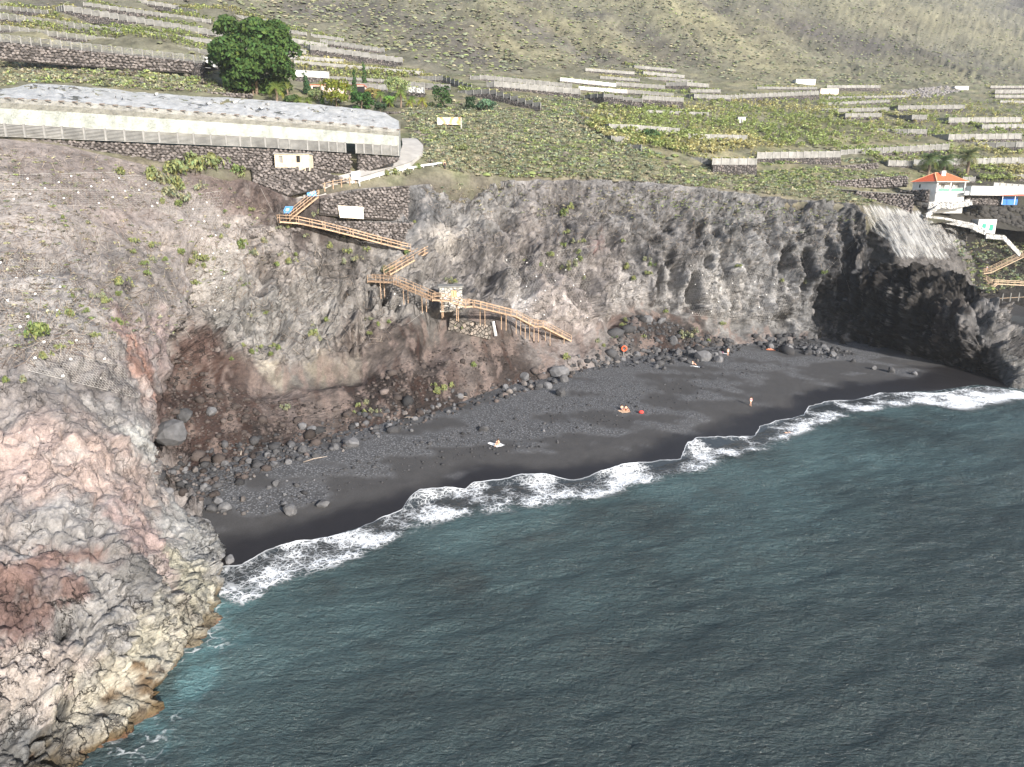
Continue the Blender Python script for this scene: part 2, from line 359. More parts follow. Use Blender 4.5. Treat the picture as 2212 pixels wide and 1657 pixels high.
d += rock*head*(.7*(cid/255.-.5)+.35*plate+.35*(cidb/255.-.5)+.5*(sawB-.4))
crkA = np.exp(-(pn(Wq0*np.array([.42, .42, .10])+7)/.04)**2); crkB = np.exp(-(pn(Wq0*np.array([.85, .85, .45])+27)/.05)**2)
blk = .25+.75*nearlow
d += rock*near*(.9*big+.55*med + .35*(sawA-.4) + .45*(sawB-.4)*blk + blk*(.85*(cid/255.-.5) + .35*plate + .42*(cidb/255.-.5) + .16*plateb) + (.07+.10*nearlow)*fbm(V0*1.9, 4, .62) - .85*crkA - .30*crkB*blk)
d += talus*(.45*fbm(V0*.18, 3) + .28*fbm(V0*np.array([.9, .5, .5]), 4) + .10*fbm(V0*3.1, 2))
d += (1-talus)*.75*softup*(.5*fbm(V0*.25, 4) + .15*fbm(V0*1.6, 3))
d *= 1-.8*sstep(8.3, 8.9, U)*(1-sstep(11.2, 11.8, U))*sstep(6.9, 7.35, VV)
# hollows (+ push in) and buttresses (push out) seen on the face: pixel, radius m across, radius m up, depth m
FEAT = [(440,610,1.5,5.5,-5.5),(450,560,1.5,4,-5),(478,600,2.2,7,3.0),(470,550,1.6,4,2.2),(890,445,1.2,5,-4),(905,480,2.6,6,1.8),(1000,600,2.2,4,-2.5),(990,560,3,3,-1.5),(1062,560,2,4,-2),(1005,400,2.2,3.2,-2),
 (1125,600,1.5,6,-3),(1160,640,1.6,6,2.0),(1085,620,1.8,7,2.0),(1215,590,1.8,4.5,-3),(1240,600,1.5,3.5,-2.2),(1195,640,2,6,1.5),(1290,640,2.2,5,1.6),(1330,660,3,3,-2.2),(1345,590,2,3,-1.5),(1270,700,3,4,2.2),(1330,690,3,1.6,-2.5),
 (1420,560,1.8,6,1.2),(1460,600,2,6,-2),(1560,575,1.2,6,-3.4),(1585,600,1.4,6,1.6),(1690,695,4.5,2.6,-4.5),(1660,690,1.6,5,1.8),(1745,700,2,5,1.4),(1600,700,2.5,2.5,-2),(1640,640,1.6,5,-1.6),
 (1960,770,6,2.2,-4.5),(2050,780,5,3.0,-4.5),(2140,790,3.2,4.5,-4.5),(2020,720,1.2,6,1.6),(2100,690,5,2.2,1.6),(1930,690,7,4,-1.6),(2185,790,2,5,1.2),
 (165,1500,.5,4.5,-2.6),(140,1350,.45,3,-1.6),(210,1150,.6,1.8,-1.6),(340,1250,.5,2.5,-1.2),(20,1560,2.5,1.2,-2.2),(150,1560,3,.9,-1.8),(450,1290,.7,3,.6),(395,780,2.2,4,-2.6),(420,800,2.4,3,-1.8),(330,930,1.4,4,.9),(600,835,2,1.2,-1.2),(700,815,2.4,1,-1.5),(770,815,2,1.2,-1.2),(560,840,2,1,-1),
 (955,720,2.5,5,-2.5),(930,760,2,4,-1.8),(1060,700,5,3.4,1.6),(1360,705,4,4,1.2),(520,940,3,3,.6),
 (1060,600,1.1,4,-4),(1025,640,1.0,3,-3),(1420,610,1.1,5,-4),(1445,570,1.3,3,-3.4),(1500,610,1.1,4,-4),(1525,560,1.2,3,-3),(1690,565,1.2,5,-4),(1740,590,1.4,5,-4),(1775,640,1.5,5,-3.5),(1365,560,1.2,4,-3.5),(1270,610,1.1,4,-4),(1180,520,1.4,3,-3),(1100,470,1.6,3,-3),(1300,475,1.6,2.6,-3),(1450,480,1.8,2.4,-3.2),(1520,500,1.6,2.4,-3),(1600,500,1.8,2.6,-3.4),(1660,480,1.6,2.4,-3),(1400,520,2.2,1.6,-2.6),(1350,455,2.5,1.3,-2.4),(1560,455,2.5,1.3,-2.4),(1200,440,2.5,1.3,-2.2),(1100,430,2.4,1.3,-2.2),
 (560,620,.9,3,-2.6),(640,640,.9,3.4,-2.8),(690,600,.9,3,-2.6),(740,650,.9,3,-2.8),(600,700,.9,2.6,-2.4),(520,640,.9,3,-2.6),(785,660,1.0,3,-3),(830,640,1.0,3,-3),(575,585,.9,2.6,-2.6),(700,700,.9,2.4,-2.2),(480,700,.8,2.6,-2.2),(545,700,.8,2.4,-2.2),(655,590,.8,3,1.4),(720,640,.8,3.2,1.6),(580,655,.8,3,1.4),(810,640,.8,3,1.6),(620,690,.8,2.6,1.3),(300,640,1,3,-1.6),(200,520,2,2,-1.6),(340,660,1,3,1.2),(100,560,2,2,-1.5),(270,580,1.2,3,-1.4),(365,520,1.2,3,-1.8)]
add_bvh(G, 3)
for fx, fy, ru, rv, dep in FEAT:
    h = hit(fx, fy)
    if h is None: continue
    c = np.array(h[0]); dv = V0-c; hor = np.sqrt(dv[:, 0]**2 + dv[:, 1]**2*.35); w = np.exp(-((hor/ru)**2 + (dv[:, 2]/rv)**2)); d += dep*w*(1.45 if abs(dep) > 1.3 else 1.0)
edge = sstep(-.1, .12, VV)*(1-sstep(7.75, 8.0, VV)*.8)
Vc = V0 + n0*(d*edge)[:, None]
Gd = Vc.reshape(nv, nu, 3); BVHS.clear(); add_bvh(Gd, 2)
SE = [(60,1000,190,160,150,5),(200,1000,188,158,146,5),(150,830,150,140,138,6),(250,900,170,164,162,3),(300,775,185,128,104,2.5),(310,930,190,190,186,2.2),(150,1120,165,160,158,5),(300,1140,185,152,146,4),
 (100,1250,150,112,102,4),(40,1330,140,102,95,3),(410,1150,172,172,170,3),(290,1250,152,150,150,3),(200,1350,170,166,164,3),(60,1450,195,178,168,3),(200,1480,196,186,160,3),(330,1390,200,192,165,3),(430,1240,190,184,155,2.2),
 (60,1600,112,114,114,2.5),(270,1560,135,104,60,1.6),(200,1620,150,118,66,1.6),(340,1470,140,108,62,1.5),(50,450,160,148,142,6),(200,430,138,122,116,6),(200,600,142,132,128,6),(100,650,158,150,147,6),(300,600,136,126,122,6),(350,700,168,142,140,3),
 (280,715,154,124,120,3),(400,540,155,142,136,5),(470,600,165,158,152,4),(550,650,155,152,149,5),(650,660,154,149,145,5),(560,560,165,153,147,5),(600,806,186,174,152,1.7),(690,792,182,168,144,1.6),(770,795,160,146,130,1.8),(640,760,140,134,130,3),(830,740,120,104,96,4),
 (430,770,112,80,70,3),(500,880,116,88,78,4),(430,920,110,80,72,4),(600,880,152,130,124,3),(690,870,152,130,120,3),(560,950,88,74,70,3),(800,860,84,70,66,4),(850,780,144,126,118,2.5),(905,765,74,58,55,2),(900,850,80,66,62,4),
 (1000,790,152,132,124,3),(1050,740,134,112,102,2.5),(1080,790,92,77,72,3),(1030,715,146,134,124,2.5),(930,440,104,104,107,6),(1000,430,120,118,118,6),(960,500,156,148,140,4),(1050,560,110,105,105,6),(1150,550,118,110,108,6),
 (1200,640,156,143,139,5),(1130,640,166,161,161,4),(1200,705,176,158,152,3.5),(1250,480,104,100,101,6),(1300,580,120,112,110,5),(1330,640,152,146,144,5),(1290,530,128,94,92,2.2),(1400,450,110,108,110,7),(1450,520,98,96,98,7),(1450,630,142,139,138,5),
 (1550,610,148,145,143,6),(1600,480,108,108,110,7),(1650,560,122,122,124,6),(1700,640,128,127,128,5),(1750,520,96,96,98,6),(1820,600,78,78,82,6),(1340,690,112,90,84,3),(1420,720,90,77,73,4),(1500,720,96,85,81,4),
 (1900,650,66,64,64,6),(2000,650,72,67,64,6),(2040,690,98,84,80,3),(2150,700,122,120,122,4),(2000,760,58,56,58,5),(2100,780,60,58,60,5),(1900,590,52,48,47,5),(2185,800,112,112,112,3),(850,620,150,144,140,4),(720,600,128,120,116,4),(640,480,95,82,78,4),(560,430,112,92,86,4)]
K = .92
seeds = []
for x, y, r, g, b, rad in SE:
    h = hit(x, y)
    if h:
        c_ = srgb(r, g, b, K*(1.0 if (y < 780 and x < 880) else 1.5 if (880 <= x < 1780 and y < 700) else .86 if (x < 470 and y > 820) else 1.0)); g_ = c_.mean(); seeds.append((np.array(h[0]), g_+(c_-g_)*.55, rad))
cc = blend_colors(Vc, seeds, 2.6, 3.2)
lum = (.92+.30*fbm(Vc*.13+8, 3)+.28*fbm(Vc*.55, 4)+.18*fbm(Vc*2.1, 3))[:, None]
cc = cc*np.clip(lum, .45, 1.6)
# mineral bloom on the promontory, grey lava crusts, ochre weed at the tide mark, cracks
bloom = (near*rock*sstep(.25, .75, fbm(Vc*.45+40, 4)))[:, None]; cc = cc*(1-.3*bloom) + srgb(200, 196, 194, K*.9)*.3*bloom
crust = (near*rock*sstep(.15, .5, fbm(Vc*.3+70, 4)))[:, None]; cc = cc*(1-.35*crust) + srgb(146, 146, 147, K)*.35*crust
tide = ((1-sstep(.2, 1.2, Vc[:, 2]+.5*fbm(Vc*.7, 3)))*near)[:, None]; cc = cc*(1-.7*tide) + srgb(128, 108, 72, .5)*.7*tide
cor = ((1-sstep(-.25, .12, Vc[:, 2]+.25*fbm(Vc*.9, 3)))*near)[:, None]; cc = cc*(1-.6*cor) + srgb(190, 130, 112, .5)*.6*cor
cc *= (1-.56*talus)[:, None]
fan = fbm(np.stack([U*5.5+.25*fbm(Vc*.3, 3), VV*.55, U*0], 1)+90, 4, .6); sandy = (talus*sstep(.12, .42, fan))[:, None]; cc = cc*(1-.75*sandy) + srgb(150, 134, 128, .50)*.75*sandy
redd = (talus*sstep(.1, .5, fbm(np.stack([U*7+3, VV*.8, U*0], 1)+190, 3))*(1-sandy[:, 0]))[:, None]; cc = cc*(1-.45*redd) + srgb(100, 76, 68, .42)*.45*redd
streak = (rock*(1-near)*sstep(.15, .7, pn(Vc*np.array([.9, .9, .12])+33)))[:, None]; cc = cc*(1-.5*streak)+srgb(182, 176, 172, K)*.5*streak
dstr = (rock*(1-near)*sstep(.12, .6, pn(Vc*np.array([.7, .7, .07])+133)))[:, None]; cc *= 1-.42*dstr
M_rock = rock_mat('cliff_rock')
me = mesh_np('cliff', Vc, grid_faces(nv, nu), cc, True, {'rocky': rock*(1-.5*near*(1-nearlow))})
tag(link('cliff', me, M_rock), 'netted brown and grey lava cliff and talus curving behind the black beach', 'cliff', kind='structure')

# ---- hillside, terraced slopes and mountain
def hc(x, rows): return [P(x if not isinstance(q[0], tuple) else q[0], *q) for q in rows]
HILL = [
 hc(-500, [(330,95),(300,108),(282,124),(245,150),(205,185),(165,207),(122,226),(60,256),(0,298),(-80,365),(-160,450),(-260,560)]),
 hc(-150, [(330,100),(298,111),(280,126),(243,152),(203,186),(163,207),(121,226),(60,256),(0,298),(-80,365),(-160,450),(-260,560)]),
 hc(60,  [(325,106),(300,112),(280,127),(243,153),(203,187),(160,207),(120,226),(60,257),(0,300),(-80,368),(-160,455),(-260,560)]),
 hc(300, [(365,111),(350,116),(330,129),(282,156),(230,184),(168,207),(135,226),(70,260),(0,310),(-80,385),(-160,470),(-260,580)]),
 hc(520, [(410,125),(392,130),(362,134.5),(315,152),(252,186),(195,215),(160,235),(95,275),(0,340),(-80,425),(-160,520),(-260,640)]),
 hc(720, [(440,140),(405,146),(378,139),(330,153),(262,188),(215,222),(180,250),(110,300),(0,385),(-80,480),(-160,580),(-260,700)]),
 hc(900, [(420,146),(393,149),(352,153),(303,171),(250,195),(205,232),(172,268),(110,322),(0,420),(-80,530),(-160,640),(-260,760)]),
 hc(1100,[(410,155),(386,160),(345,168),(300,183),(250,209),(205,252),(170,300),(115,355),(0,470),(-80,590),(-160,700),(-260,820)]),
 hc(1300,[(410,164),(388,169),(352,178),(310,195),(260,226),(215,275),(175,335),(120,395),(0,535),(-80,660),(-160,780),(-260,900)]),
 hc(1500,[(425,174),(404,179),(368,190),(320,211),(265,248),(215,305),(175,380),(115,455),(0,610),(-80,740),(-160,870),(-260,1000)]),
 hc(1700,[(445,184),(425,189),(390,201),(335,226),(275,266),(222,326),(182,410),(115,525),(0,710),(-80,860),(-160,1000),(-260,1150)]),
 hc(1850,[(465,186),(446,191),(408,205),(350,230),(283,271),(227,335),(186,425),(110,580),(0,810),(-80,980),(-160,1130),(-260,1300)]),
 hc(2040,[(480,196),(455,204),(420,214),(360,238),(290,280),(232,345),(190,450),(105,670),(0,960),(-60,1150),(-120,1320),(-200,1500)]),
 hc(2212,[(500,220),(480,226),(430,232),(370,246),(297,287),(237,352),(194,465),(105,760),(8,1120),(6,1300),(10,1600),(14,1900)]),
 hc(2450,[(500,222),(480,230),(435,238),(375,252),(300,292),(240,356),(198,470),(115,800),(30,1200),(26,1400),(24,1700),(20,2000)]),
 hc(2800,[(500,222),(480,230),(435,238),(375,255),(300,298),(240,362),(200,480),(125,830),(50,1250),(40,1450),(30,1700),(20,2000)]),
]
_tx = [c[8][0] for c in CLIFF[:18]]; _ty = [c[8][1] for c in CLIFF[:18]]; _tY = [c[8][2] for c in CLIFF[:18]]
for col, xx in zip(HILL, [-500,-150,60,300,520,720,900,1100,1300,1500,1700,1850]):
    p = P(xx, np.interp(xx, _tx, _ty), np.interp(xx, _tx, _tY)); col[1] = p + np.array([0, .8, -.15]); col[0] = p + np.array([0, 5, -9.])
HILL = [[p+np.array([-75., -14, 0]) for p in HILL[0]]] + HILL + [[p+np.array([260., 0, 0]) for p in HILL[-1]]]
G2, ts2, tv2 = loft(HILL, 2.8, 200, lambda i: 8.0 if i in (0, 16) else 2.8); nv2, nu2 = G2.shape[:2]
V2 = G2.reshape(-1, 3); n2 = grid_normals(G2).reshape(-1, 3); n2 *= np.sign(n2[:, 2].mean())
U2 = np.broadcast_to(ts2[None, :]-1, (nv2, nu2)).reshape(-1); R2 = np.broadcast_to(tv2[:, None], (nv2, nu2)).reshape(-1)
mount = sstep(5.7, 7.0, R2 + .0*U2)
# spurs and gullies run down the mountain towards the right
axis = V2[:, 0]*.80 + V2[:, 1]*-.25 + V2[:, 2]*.5
gul = fbm(np.stack([axis*.016, V2[:, 2]*.003, V2[:, 1]*.0012], 1)+3, 4, .55)
d2 = (1-mount)*(.45*fbm(V2*.09, 4) + .25*fbm(V2*.5, 3)) + mount*(13*gul*sstep(5.8, 8, R2) + 1.6*fbm(V2*.05, 4) + .5*fbm(V2*.3, 3))
d2 *= sstep(.8, 1.4, R2)
BVHS.append(BVHTree.FromPolygons([tuple(p) for p in G2[::2, ::2].reshape(-1, 3)], grid_faces(*G2[::2, ::2].shape[:2]).tolist()))
ROADC = [(640,415),(700,405),(770,385),(830,367),(875,345),(893,325),(885,305)]
_rp = [np.array(hitp(x, y)) for x, y in ROADC]
_rd = np.abs(poly_dist(V2[:, :2], np.array([p[:2] for p in _rp]))); d2 *= sstep(2.5, 8, _rd); BVHS.pop()
for pl in ([(1155,-5),(1200,38),(1262,85),(1300,112)], [(1000,20),(1060,75),(1110,125)], [(1680,60),(1760,110),(1850,150)], [(1480,60),(1520,110)], [(1930,90),(2020,140),(2100,165)]):
    BVHS.append(BVHTree.FromPolygons([tuple(p) for p in G2[::2, ::2].reshape(-1, 3)], grid_faces(*G2[::2, ::2].shape[:2]).tolist())); q = np.array([np.array(hitp(*p))[:2] for p in pl]); BVHS.pop()
    dd_ = np.abs(poly_dist(V2[:, :2], q)); d2 -= 3.5*np.exp(-(dd_/3.0)**2); d2 += 1.2*np.exp(-((dd_-6)/3.0)**2)
Vh = V2 + n2*d2[:, None]; Gh = Vh.reshape(nv2, nu2, 3); add_bvh(Gh, 2)
grass = sstep(-.15, .5, fbm(V2*np.array([.012, .006, .012])+20, 4) + .5*gul)[:, None]
ash = sstep(.1, .6, fbm(V2*.02+50, 4)-.4*gul)[:, None]
base = srgb(136, 134, 118, .56)*np.ones_like(V2)
base = base*(1-grass*.45) + srgb(172, 168, 138, .52)*grass*.45
base = base*(1-ash*.7) + srgb(120, 116, 116, .5)*ash*.7
def zone(pts):
    w = np.zeros(len(V2))
    for x, y, rad in pts:
        h = hit(x, y)
        if h is not None: q = V2-np.array(h[0]); w = np.maximum(w, np.exp(-((q+.25*rad*np.stack([fbm(V2*.05+k, 3) for k in range(3)], 1))**2).sum(1)/rad**2))
    return w[:, None]
za = zone([(800,25,26),(880,55,24),(950,85,22),(1010,60,18),(1770,70,50),(1840,100,50),(1960,110,46),(2060,140,40),(1420,118,24),(1180,60,14)]); base = base*(1-.75*za)+srgb(104, 99, 99, .5)*.75*za
zg = zone([(1230,60,34),(1330,100,30),(1130,110,24),(1500,30,60),(1590,80,50),(1680,140,40),(1950,40,70)]); base = base*(1-.5*zg)+srgb(182, 176, 140, .55)*.5*zg
low = srgb(140, 138, 118, .58)*np.ones_like(V2); dry = sstep(-.1, .5, fbm(V2*.06+9, 4))[:, None]
low = low*(1-dry*.45) + srgb(190, 180, 142, .55)*dry*.45
pat = sstep(.0, .5, fbm(V2*.15+19, 4))[:, None]; low = low*(1-pat*.6) + srgb(130, 140, 100, .5)*pat*.6
hcol = low*(1-mount[:, None]) + base*mount[:, None]
hcol *= np.clip(.80+.34*fbm(V2*.3, 4)+.25*fbm(V2*.05+5, 3), .35, 1.5)[:, None]
rim = (1-sstep(1.0, 1.7, R2))[:, None]; hcol = hcol*(1-rim*.5)+srgb(118, 110, 108, .5)*rim*.5
farR = (sstep(11.6, 12.2, U2)*(1-sstep(2.6, 3.4, R2)))[:, None]; hcol = hcol*(1-farR*.85)+srgb(62, 60, 58, .5)*farR*.85
M_hill = vcol_mat('hillside_soil', .95, .5, .35, .8, .1, 2.2, bdist=.6)
tag(link('hillside', mesh_np('hillside', Vh, grid_faces(nv2, nu2), hcol, True), M_hill), 'scrubby volcanic hillside and mountain slope above the cliff', 'hillside', kind='structure')

# ---- slope behind the headland, under the red-roofed house
SLOPE = [PP(c) for c in [
 [(1862,640,192),(1864,585,192),(1866,545,193),(1867,515,194),(1868,480,195),(1868,444,196),(1868,436,203)],
 [(1950,630,178),(1945,590,180),(1938,555,183),(1930,525,186),(1920,490,190),(1908,452,195),(1900,440,203)],
 [(2040,650,181),(2035,595,184),(2030,562,187),(2022,530,190),(2010,495,194),(1995,462,199),(1985,450,206)],
 [(2085,660,190),(2080,600,194),(2075,565,197),(2065,535,200),(2055,505,203),(2045,482,206),(2035,468,212)],
 [(2120,680,202),(2112,630,206),(2108,590,209),(2105,560,211),(2100,530,213),(2095,505,215),(2090,482,221)],
 [(2165,690,216),(2155,650,222),(2150,610,226),(2148,575,228),(2146,545,229),(2144,515,230),(2142,485,232)],
 [(2240,695,218),(2240,655,225),(2240,615,229),(2240,580,231),(2240,545,232),(2240,510,233),(2240,470,235)],
 [(2500,700,218),(2500,655,225),(2500,615,229),(2500,580,231),(2500,545,232),(2500,510,233),(2500,470,235)]]]
SLOPE.append([p+np.array([200., 0, 0]) for p in SLOPE[-1]])
G3, ts3, tv3 = loft(SLOPE, .6, 110, lambda i: 5.0 if i == 7 else .6); nv3, nu3 = G3.shape[:2]; V3 = G3.reshape(-1, 3); n3 = grid_normals(G3).reshape(-1, 3)
n3 *= np.sign((n3*(np.array([0, 0, 60.])-V3)).sum(1).mean())
V3 = V3 + n3*(.9*fbm(V3*.22, 4)+.35*fbm(V3*.9, 3))[:, None]; add_bvh(V3.reshape(nv3, nu3, 3), 2)
u3 = np.broadcast_to(ts3[None, :], (nv3, nu3)).reshape(-1)
c3 = np.where((sstep(3.2, 4.4, u3) > .5)[:, None], srgb(70, 68, 66, .5), srgb(140, 136, 134, .5))*np.clip(1+.3*fbm(V3*.5, 4), .5, 1.5)[:, None]
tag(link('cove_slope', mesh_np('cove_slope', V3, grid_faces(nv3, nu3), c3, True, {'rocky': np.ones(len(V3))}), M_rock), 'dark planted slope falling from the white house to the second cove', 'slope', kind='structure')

# ---- beaches
def BZ(l): return [Pz(*q) for q in l]
BEACH = [BZ(c) for c in [
 [(420,1400,-2.5),(400,1330,-1.5),(330,1230,.1),(280,1160,1.2),(240,1090,2.6),(200,1020,2.2)],
 [(560,1380,-2.5),(510,1300,-1.5),(462,1240,.05),(432,1160,1.0),(372,1080,2.2),(290,1000,2.2)],
 [(750,1300,-2.5),(700,1230,-1.5),(622,1178,.15),(560,1100,1.5),(470,1012,2.9),(400,955,2.2)],
 [(960,1220,-2.5),(900,1150,-1.5),(842,1112,.15),(780,1040,1.6),(680,962,2.9),(600,900,2.2)],
 [(1120,1170,-2.5),(1080,1110,-1.5),(1022,1050,.15),(960,980,1.7),(870,908,3.0),(800,850,2.2)],
 [(1320,1150,-2.5),(1280,1090,-1.5),(1232,1038,.15),(1180,960,1.7),(1030,862,3.2),(970,800,2.2)],
 [(1500,1100,-2.5),(1450,1050,-1.5),(1422,1003,.15),(1370,910,1.8),(1215,802,3.4),(1150,755,2.2)],
 [(1720,1000,-2.5),(1680,960,-1.5),(1642,930,.15),(1580,850,1.8),(1400,767,3.5),(1350,720,2.2)],
 [(1840,940,-2.5),(1800,910,-1.5),(1762,878,.15),(1720,812,1.6),(1600,738,3.2),(1560,700,2.2)],
 [(1970,890,-2.5),(1940,870,-1.5),(1902,850,.15),(1860,800,1.4),(1765,738,2.8),(1740,690,2.2)],
 [(2090,885,-2.5),(2060,862,-1.5),(2040,838,.05),(1992,806,1.0),(1922,772,1.8),(1900,740,2.2)],
 [(2180,880,-2.5),(2150,860,-1.5),(2122,838,-.3),(2082,820,.2),(2042,807,.6),(2020,780,1.0)],
 [(2290,890,-2.5),(2260,870,-1.5),(2232,852,-1),(2202,837,-.6),(2182,822,-.5),(2150,800,-0.3)]]]
G4, ts4, tv4 = loft(BEACH, .5, 120); nv4, nu4 = G4.shape[:2]; V4 = G4.reshape(-1, 3).copy()
V4[:, 2] += (.10*fbm(V4*.15, 3) + .035*fbm(V4*1.3, 3))*sstep(.2, .9, V4[:, 2])
add_bvh(V4.reshape(nv4, nu4, 3), 2)
dry = sstep(.55, 1.25, V4[:, 2] + .35*fbm(V4*np.array([.11, .11, .2])+4, 4))
gravel = sstep(-.05, .35, fbm(V4*np.array([.09, .16, .1])+14, 4) + .35*(V4[:, 2]-1.7))*dry
wet = srgb(52, 50, 53, .40)*np.ones_like(V4)
c4 = wet*(1-dry[:, None]) + srgb(88, 87, 88, .5)*dry[:, None]
c4 = c4*(1-gravel[:, None]*.85) + srgb(140, 141, 145, .6)*gravel[:, None]*.85
c4 *= np.clip(1+.12*fbm(V4*.8, 3)+.10*fbm(V4*4, 2)*gravel, .6, 1.4)[:, None]
def sand_material():
    m, nt, b = newmat('black_sand'); v = objpos(nt); c = attr(nt, 'col'); g = attr(nt, 'gravel', 'Fac'); w = attr(nt, 'wet', 'Fac')
    vo = nt.nodes.new('ShaderNodeTexVoronoi'); vo.inputs['Scale'].default_value = 3.2; nt.links.new(v, vo.inputs['Vector'])
    vo2 = nt.nodes.new('ShaderNodeTexVoronoi'); vo2.inputs['Scale'].default_value = 8; nt.links.new(v, vo2.inputs['Vector'])
    n = noise_node(nt, 6, 5, .6, v)
    peb = mathn(nt, 'MULTIPLY', maprange(nt, vo.outputs['Distance'], .05, .6, 1.5, .5), maprange(nt, vo2.outputs['Distance'], .05, .6, 1.25, .75))
    f = mixc(nt, ramp(nt, n.outputs['Fac'], [(.35, .85), (.65, 1.12)]), peb, g)
    c2 = mixc(nt, c, f, 1.0, 'MULTIPLY'); nt.links.new(c2, b.inputs['Base Color'])
    nt.links.new(maprange(nt, w, 0, 1, .92, .42), b.inputs['Roughness']); b.inputs['Specular IOR Level'].default_value = .25
    h = mathn(nt, 'ADD', mathn(nt, 'MULTIPLY', mathn(nt, 'MULTIPLY', peb, g), .7), mathn(nt, 'MULTIPLY', n.outputs['Fac'], .25))
    bump(nt, b, h, .7, .12); return m
M_sand = sand_material()
tag(link('beach', mesh_np('beach', V4, grid_faces(nv4, nu4), c4, True, {'gravel': gravel, 'wet': 1-dry}), M_sand), 'black volcanic sand beach with grey gravel bands', 'beach', kind='structure')
COVE = [BZ(c) for c in [[(2080,760,-.5),(2075,740,.5),(2060,720,1.5),(2040,700,3)], [(2180,770,-.5),(2170,740,1.0),(2150,690,2.2),(2120,640,8)], [(2260,775,-.5),(2260,745,1.0),(2260,690,2.2),(2260,655,4)], [(2500,775,-.5),(2500,745,1.0),(2500,690,2.2),(2500,655,4)]]]
COVE.append([p+np.array([200., 0, 0]) for p in COVE[-1]])
G5, _, _ = loft(COVE, .7, 60, lambda i: 5.0 if i == 3 else .7); V5 = G5.reshape(-1, 3); add_bvh(G5, 2)
c5 = np.where((fbm(V5*.1, 3) > 0)[:, None], srgb(96, 100, 104, .5), srgb(72, 72, 76, .5))
tag(link('cove_beach', mesh_np('cove_beach', V5, grid_faces(*G5.shape[:2]), c5, True, {'gravel': np.full(len(V5), .5), 'wet': np.zeros(len(V5))}), M_sand), 'dark grey sand of the second cove behind the headland', 'beach', kind='structure')

# ---- sea
FRONT = [(462,1240),(480,1224),(520,1219),(560,1197),(600,1181),(640,1169),(700,1160),(760,1145),(820,1119),(868,1101),(884,1081),(905,1066),(960,1056),(1004,1055),(1022,1044),(1080,1038),(1130,1030),(1170,1028),(1230,1037),(1260,1033),(1300,1019),(1350,1006),(1400,1000),(1470,990),(1484,962),(1510,951),(1570,946),(1630,940),(1641,923),(1680,909),(1735,896),(1746,879),(1790,867),(1850,862),(1900,849),(1960,846),(2030,848),(2080,840),(2120,834),(2160,838),(2212,846)]
BACK = [(470,1300),(545,1345),(590,1285),(660,1262),(770,1225),(840,1190),(910,1155),(1010,1132),(1110,1118),(1210,1108),(1310,1084),(1410,1052),(1510,1034),(1570,1008),(1660,980),(1750,940),(1830,912),(1910,890),(2000,880),(2100,896),(2180,876),(2260,866)]
fr = np.array([Pz(x, y, .12)[:2] for x, y in FRONT])
def axis_pts(fine0, fine1, step, lo, hi):
    f = np.arange(fine0, fine1, step); a = fine0 - np.geomspace(step, fine0-lo, 24)[::-1]; b = fine1 + np.geomspace(step, hi-fine1, 24); return np.concatenate([a, f, b])
xs = axis_pts(-42, 118, .56, -3000, 4000); ys = axis_pts(28, 150, .46, -3000, 4000)
X, Y = np.meshgrid(xs, ys); S = np.stack([X.ravel(), Y.ravel(), np.zeros(X.size)], 1)
sd = poly_dist(S[:, :2], fr)
prom = np.array([Pz(x, y, 0)[:2] for x, y in [(60,1790),(195,1665),(305,1550),(380,1440),(436,1350),(466,1245)]]); pdist = np.abs(poly_dist(S[:, :2], prom))
amp = sstep(0, 14, sd)*.9+.1
ca, sa = math.cos(.42), math.sin(.42); sx = S[:, 0]*ca + S[:, 1]*sa; sy = -S[:, 0]*sa + S[:, 1]*ca
wv = np.stack([sx*.10, sy*.30, sx*0], 1)
S[:, 2] = amp*(.26*pn(np.stack([sx*.025, sy*.085, sx*0+11], 1)) + .20*fbm(wv, 3) + .11*ridged(np.stack([sx*.28, sy*.85, sx*0+7], 1), 3, .5) - .12 + .04*fbm(np.stack([sx*1.1, sy*2.2, sx*0+3], 1), 2))
S[:, 2] -= .5*sstep(-1.0, -4, sd)
